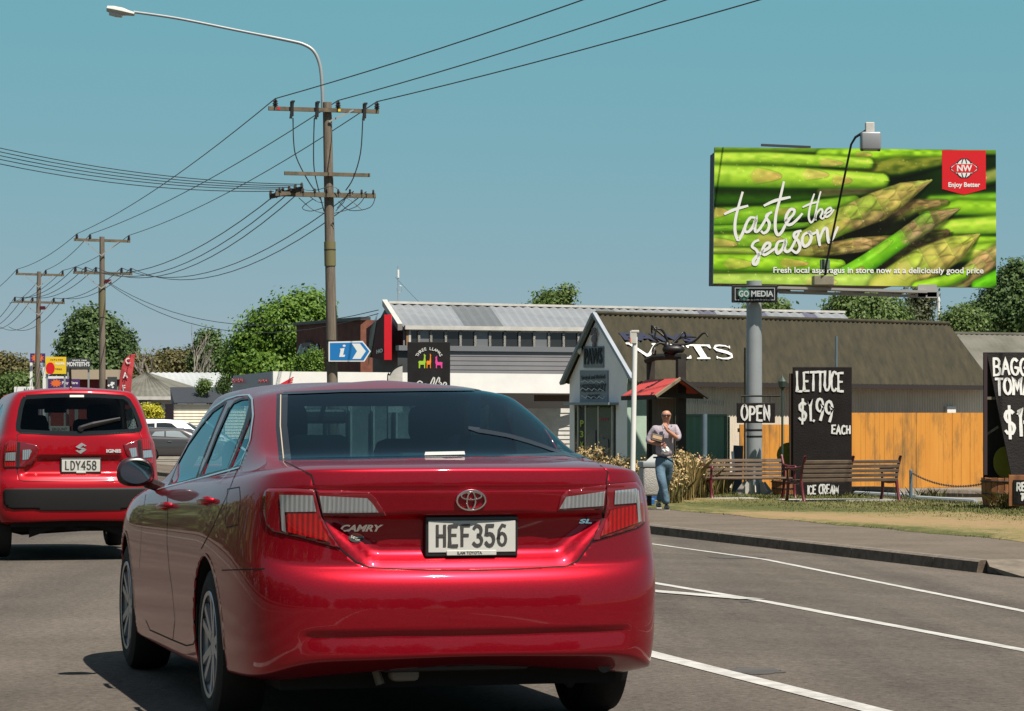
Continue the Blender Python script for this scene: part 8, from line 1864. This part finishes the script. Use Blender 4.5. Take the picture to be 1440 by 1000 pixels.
# the wood across the road and behind, which the cars mirror
rng = np.random.default_rng(99); Cs, Ns = [], []
def wood(s0, s1, t0, t1, hmax, k):
    for _ in range(k):
        s, t = rng.uniform(s0, s1), rng.uniform(t0, t1); h = rng.uniform(.55, 1) * hmax; c = st(s, t, h * .5); R_ = np.array([2.2, 2.2, h * .55]); d = rng.normal(size=(150, 3)); d /= np.linalg.norm(d, axis=1)[:, None]
        Cs.append(np.array(c) + d * R_ * rng.uniform(.7, 1.05, (150, 1))); Ns.append(d + rng.normal(size=(150, 3)) * .5)
wood(-26, -14, -30, 110, 7.5, 90); wood(-26, -16, 110, 300, 8.5, 70); wood(-40, 40, -52, -42, 8.5, 60)
Cs = np.concatenate(Cs); Ns = np.concatenate(Ns); Ns /= np.linalg.norm(Ns, axis=1)[:, None]
tag(leaf_mesh('wood', Cs, rng.uniform(.5, 1.0, len(Cs)), Ns, LM['mid'], rng=rng), kind='stuff', label='wood of mixed trees across the road', cat='trees')
# ------------------------------------------------------------------ the walking man
Ym = 49.0; KM = F / Ym; GM = PZ(717.5, Ym)
man = empty('person', (PX(935, Ym), Ym, GM), 0, 'bald man in sunglasses, pale shirt and blue jeans walking with a folder under his arm', 'person')
def mp(px, py, y=0.0): return Vector(((px - 935) / KM, y, (717.5 - py) / KM))
def skinned(name, m, chains, root=0, sub=2, parent=None):
    """chains: lists of (key, point, radius); a key met again joins the chains"""
    bm = bmesh.new(); lay = bm.verts.layers.skin.verify(); vs = {}
    for ch in chains:
        prev = None
        for key, p, r_ in ch:
            if key not in vs:
                v = bm.verts.new(p); vs[key] = v; v[lay].radius = r_ if isinstance(r_, tuple) else (r_, r_)
            v = vs[key]
            if prev is not None and bm.edges.get((prev, v)) is None: bm.edges.new((prev, v))
            prev = v
    vs[chains[0][0][0]][lay].use_root = True
    me = bpy.data.meshes.new(name); bm.to_mesh(me); bm.free(); o = bpy.data.objects.new(name, me); COL.objects.link(o)
    s = o.modifiers.new('skin', 'SKIN'); s.use_smooth_shade = True; o.modifiers.new('sub', 'SUBSURF').levels = sub; o.modifiers['sub'].render_levels = sub
    dg = bpy.context.evaluated_depsgraph_get(); dg.update(); m2 = bpy.data.meshes.new_from_object(o.evaluated_get(dg)); bpy.data.objects.remove(o); bpy.data.meshes.remove(me)
    m2.materials.clear(); m2.materials.append(m); m2.polygons.foreach_set('use_smooth', [True] * len(m2.polygons)); m2.name = name
    return link(name, m2, parent)
skin = mat('skin', (.50, .235, .150), .5, var=.08, scale=6)
shirt = mat('pale_lilac_shirt', (.40, .345, .40), .85, var=.10, scale=7, bump=1.0, bscale=11)
jeans = mat('blue_denim', (.13, .215, .29), .85, col2=(.07, .125, .18), scale=6, bump=.9, bscale=10)
pelvis = mp(934, 646, .02); chest = mp(935.5, 612, .0); neck0 = mp(936, 600, .0); neck1 = mp(936.5, 594.5, -.015)
LS = mp(920, 603.5, .01); RS = mp(950.5, 602, .01)
LE = mp(911, 620.5, .03); LWr = mp(929, 625.5, -.17); RE = mp(953.5, 617.5, -.10); RWr = mp(937.5, 605.5, -.22)
LH = mp(926.5, 644, .0); RH = mp(941.5, 644, .02); LK = mp(930, 676, -.17); LA = mp(937, 709, -.12); RK = mp(938, 675, .12); RA = mp(927.5, 705, .42)
ch = [[('pelvis', pelvis, (.12, .09)), ('waist', mp(935, 632, .01), (.11, .085)), ('chest', chest, (.13, .095)), ('nb', neck0, .06), ('neck', neck1, .055), ('jaw', mp(937, 590.5, -.045), (.058, .07)), ('face', mp(936.6, 585.5, -.03), (.073, .09)), ('brow', mp(936.3, 581, -.018), (.076, .094)), ('crown', mp(936.0, 577.8, -.008), (.055, .07))],
      [('face', 0, 0), ('nose', mp(936.9, 586.3, -.125), .013)], [('face', 0, 0), ('earl', mp(930.2, 585.2, -.005), (.018, .012))], [('face', 0, 0), ('earr', mp(943.0, 585.0, -.005), (.018, .012))],
      [('chest', 0, 0), ('LS', LS, .055), ('LE', LE, .042), ('LF', LE.lerp(LWr, .5), .040), ('LW', LWr, .028), ('LP', LWr + (LWr - LE).normalized() * .055, (.036, .020))],
      [('chest', 0, 0), ('RS', RS, .055), ('RE', RE, .042), ('RF', RE.lerp(RWr, .5), .040), ('RW', RWr, .028), ('RP', RWr + Vector((-.03, -.01, .05)), (.036, .020))],
      [('pelvis', 0, 0), ('LH', LH, .06), ('LK', LK, .040), ('LA', LA, .032)], [('pelvis', 0, 0), ('RH', RH, .06), ('RK', RK, .040), ('RA', RA, .032)]]
pl = LWr + (LWr - LE).normalized() * .055; dl = (LWr - LE).normalized()
for i, (a, L_) in enumerate(((.03, .062), (.010, .070), (-.010, .066), (-.028, .052))):   # fingers of the hand on the folder, curled back round it
    b0 = pl + dl * .02 + Vector((0, -.005, a)); ch.append([('LP', 0, 0), ('lf%da' % i, b0 + dl * .015, .0095), ('lf%db' % i, b0 + dl * .04 + Vector((0, .02, -.004)), .0088), ('lf%dc' % i, b0 + dl * .035 + Vector((0, .02 + L_ * .55, -.008)), .008)])
ch.append([('LP', 0, 0), ('lt0', pl + Vector((-.005, -.028, .028)), .011), ('lt1', pl + Vector((.02, -.04, .055)), .0095)])
pr = RWr + Vector((-.03, -.01, .05)); dr = Vector((-.15, .25, .85)).normalized(); mouth = mp(936.6, 590, -.115)
for i, (a, L_) in enumerate(((.024, .070), (.008, .074), (-.010, .066), (-.026, .052))):   # raised hand at the mouth
    b0 = pr + dr * .02 + Vector((a, -.008, 0)); ch.append([('RP', 0, 0), ('rf%da' % i, b0 + dr * .02, .0095), ('rf%db' % i, b0 + dr * .045 + Vector((0, .008, .0)), .0088), ('rf%dc' % i, b0 + dr * .05 + Vector((-.004, .03, L_ * .25)), .008)])
ch.append([('RP', 0, 0), ('rt0', pr + Vector((.030, .012, .012)), .011), ('rt1', pr + Vector((.030, .03, .05)), .0095)])
body_ = skinned('body', skin, ch, parent=man)
sh_ch = [[('w', mp(934.5, 644.5, .01), (.185, .125)), ('b', mp(935, 632, .0), (.185, .125)), ('c', mp(935.3, 617, .0), (.185, .12)), ('d', mp(935.6, 606, .0), (.165, .10)), ('n', mp(936, 599.5, .0), (.075, .07))],
         [('d', 0, 0), ('ls', mp(921, 604, .01), .082), ('lm', mp(915.5, 612.5, .03), .076), ('le', mp(911, 620.5, .02), .066), ('lf', LE.lerp(LWr, .22), .056)], [('d', 0, 0), ('rs', mp(949.5, 602.5, .01), .082), ('rm', mp(953, 610.5, -.04), .074), ('re', mp(953.5, 617.5, -.10), .064), ('rf', RE.lerp(RWr, .22), .055)]]
so_ = skinned('shirt', shirt, sh_ch, parent=man)
mb = MB(); f0_ = mp(936.2, 598.5, -.075)
mb.add([mp(931.5, 596.5, -.055), mp(935.8, 601, -.105), mp(932.5, 603.5, -.11), mp(929.8, 599, -.06)], [(0, 1, 2, 3)]); mb.add([mp(941.5, 596.5, -.055), mp(937.4, 601, -.105), mp(941, 603.5, -.11), mp(943.3, 599, -.06)], [(0, 3, 2, 1)])
cq = mb.build('collar', shirt, so_); md = cq.modifiers.new('t', 'SOLIDIFY'); md.thickness = .008
mb = MB(); mb.box(mp(944.8, 608.5, -.125), (.10, .008, .10)); mb.build('pocket', shirt, so_)
jn = [[('o', mp(934.3, 641.8, .012), (.190, .13)), ('p', mp(934, 645, .015), (.182, .125)), ('q', mp(934, 652, .015), (.17, .12))], [('q', 0, 0), ('lh', mp(927.5, 657, -.02), .098), ('lt', mp(928.5, 667, -.10), .088), ('lk', LK, .082), ('lc', LK.lerp(LA, .5), .076), ('la', mp(937, 710, -.12), .072)], [('q', 0, 0), ('rh', mp(940.8, 657, .04), .098), ('rt', mp(940, 667, .09), .086), ('rk', RK, .080), ('rc', RK.lerp(RA, .5), .072), ('ra', mp(927.8, 706, .41), .058)]]
jo = skinned('jeans', jeans, jn, parent=man)
mb = MB(); bl_ = [mp(934.5, 643.4, .012) + Vector((.183 * math.cos(t), .128 * math.sin(t), 0)) for t in [k_ * math.pi / 12 for k_ in range(25)]]; mb.tube(bl_, .017, 6, False); mb.box(mp(936, 643.4, -.125), (.05, .02, .04)); mb.build('belt', M['carblack'], man)
for nm, (ax, ay), y0 in (('l', (937, 716.2), -.12), ('r', (927.8, 714.5), .41)):
    mb = MB(); c = mp(ax, 714 if nm == 'l' else 712, y0); mb.tube([c + Vector((0, .08, .0)), c + Vector((0, .0, .012)), c + Vector((.0, -.10, -.008)), c + Vector((0, -.17, -.02))], [.042, .05, .044, .03], 10); s = mb.build('shoe', M['carblack'], man, smooth=60)
    mb = MB(); mb.bbox(c + Vector((0, -.04, -.042)), (.095, .27, .025), .01); mb.build('sole', M['offwhite'], s)
mb = MB(); 
for x in (933.6, 939.6): mb.bbox(mp(x, 584.3, -.118), (.058, .012, .036), .012)
mb.box(mp(936.6, 583.8, -.118), (.02, .01, .01)); mb.beam(mp(931, 583.8, -.105), mp(930, 584, .0), .008, .012); mb.beam(mp(942.2, 583.8, -.105), mp(943.3, 584, .0), .008, .012); mb.build('sunglasses', M['carblack'], man)
mb = MB(); mb.bbox(mp(936.7, 591.2, -.112), (.036, .008, .008), .003); mb.build('mouth', mat('lips', (.28, .09, .08), .5), man)
fo_ = empty('folder', mp(923, 616, -.19) + man.location, 0, 'dark brown folder with papers held in the man\'s arm', 'folder')
mb = MB(); Rf = Matrix.Rotation(R(14), 3, 'Y') @ Matrix.Rotation(R(-20), 3, 'X'); mb.bbox((0, 0, 0), (.20, .04, .13), .012, M=Rf); mb.build('cover', mat('dark_brown_leather', (.05, .022, .012), .5), fo_)
mb = MB(); mb.bbox((.008, -.022, .006), (.165, .012, .06), .006, M=Rf); mb.build('paper', mat('tan_paper', (.40, .27, .15), .7), fo_)
bg_ = empty('plastic_bag', mp(935, 632.5, -.20) + man.location, 0, 'crumpled white plastic bag hanging from the man\'s hand', 'bag')
rnd = random.Random(5); bm = bmesh.new(); bmesh.ops.create_icosphere(bm, subdivisions=3, radius=1)
for v in bm.verts: k_ = 1 + .22 * math.sin(9 * v.co.x + 5 * v.co.z) * math.cos(7 * v.co.y) + rnd.uniform(-.05, .05); v.co = Vector((v.co.x * .062 * k_, v.co.y * .035 * k_, v.co.z * .055 * k_))
me = bpy.data.meshes.new('bag'); bm.to_mesh(me); bm.free(); me.materials.append(M['signwhite']); link('bag', me, bg_)
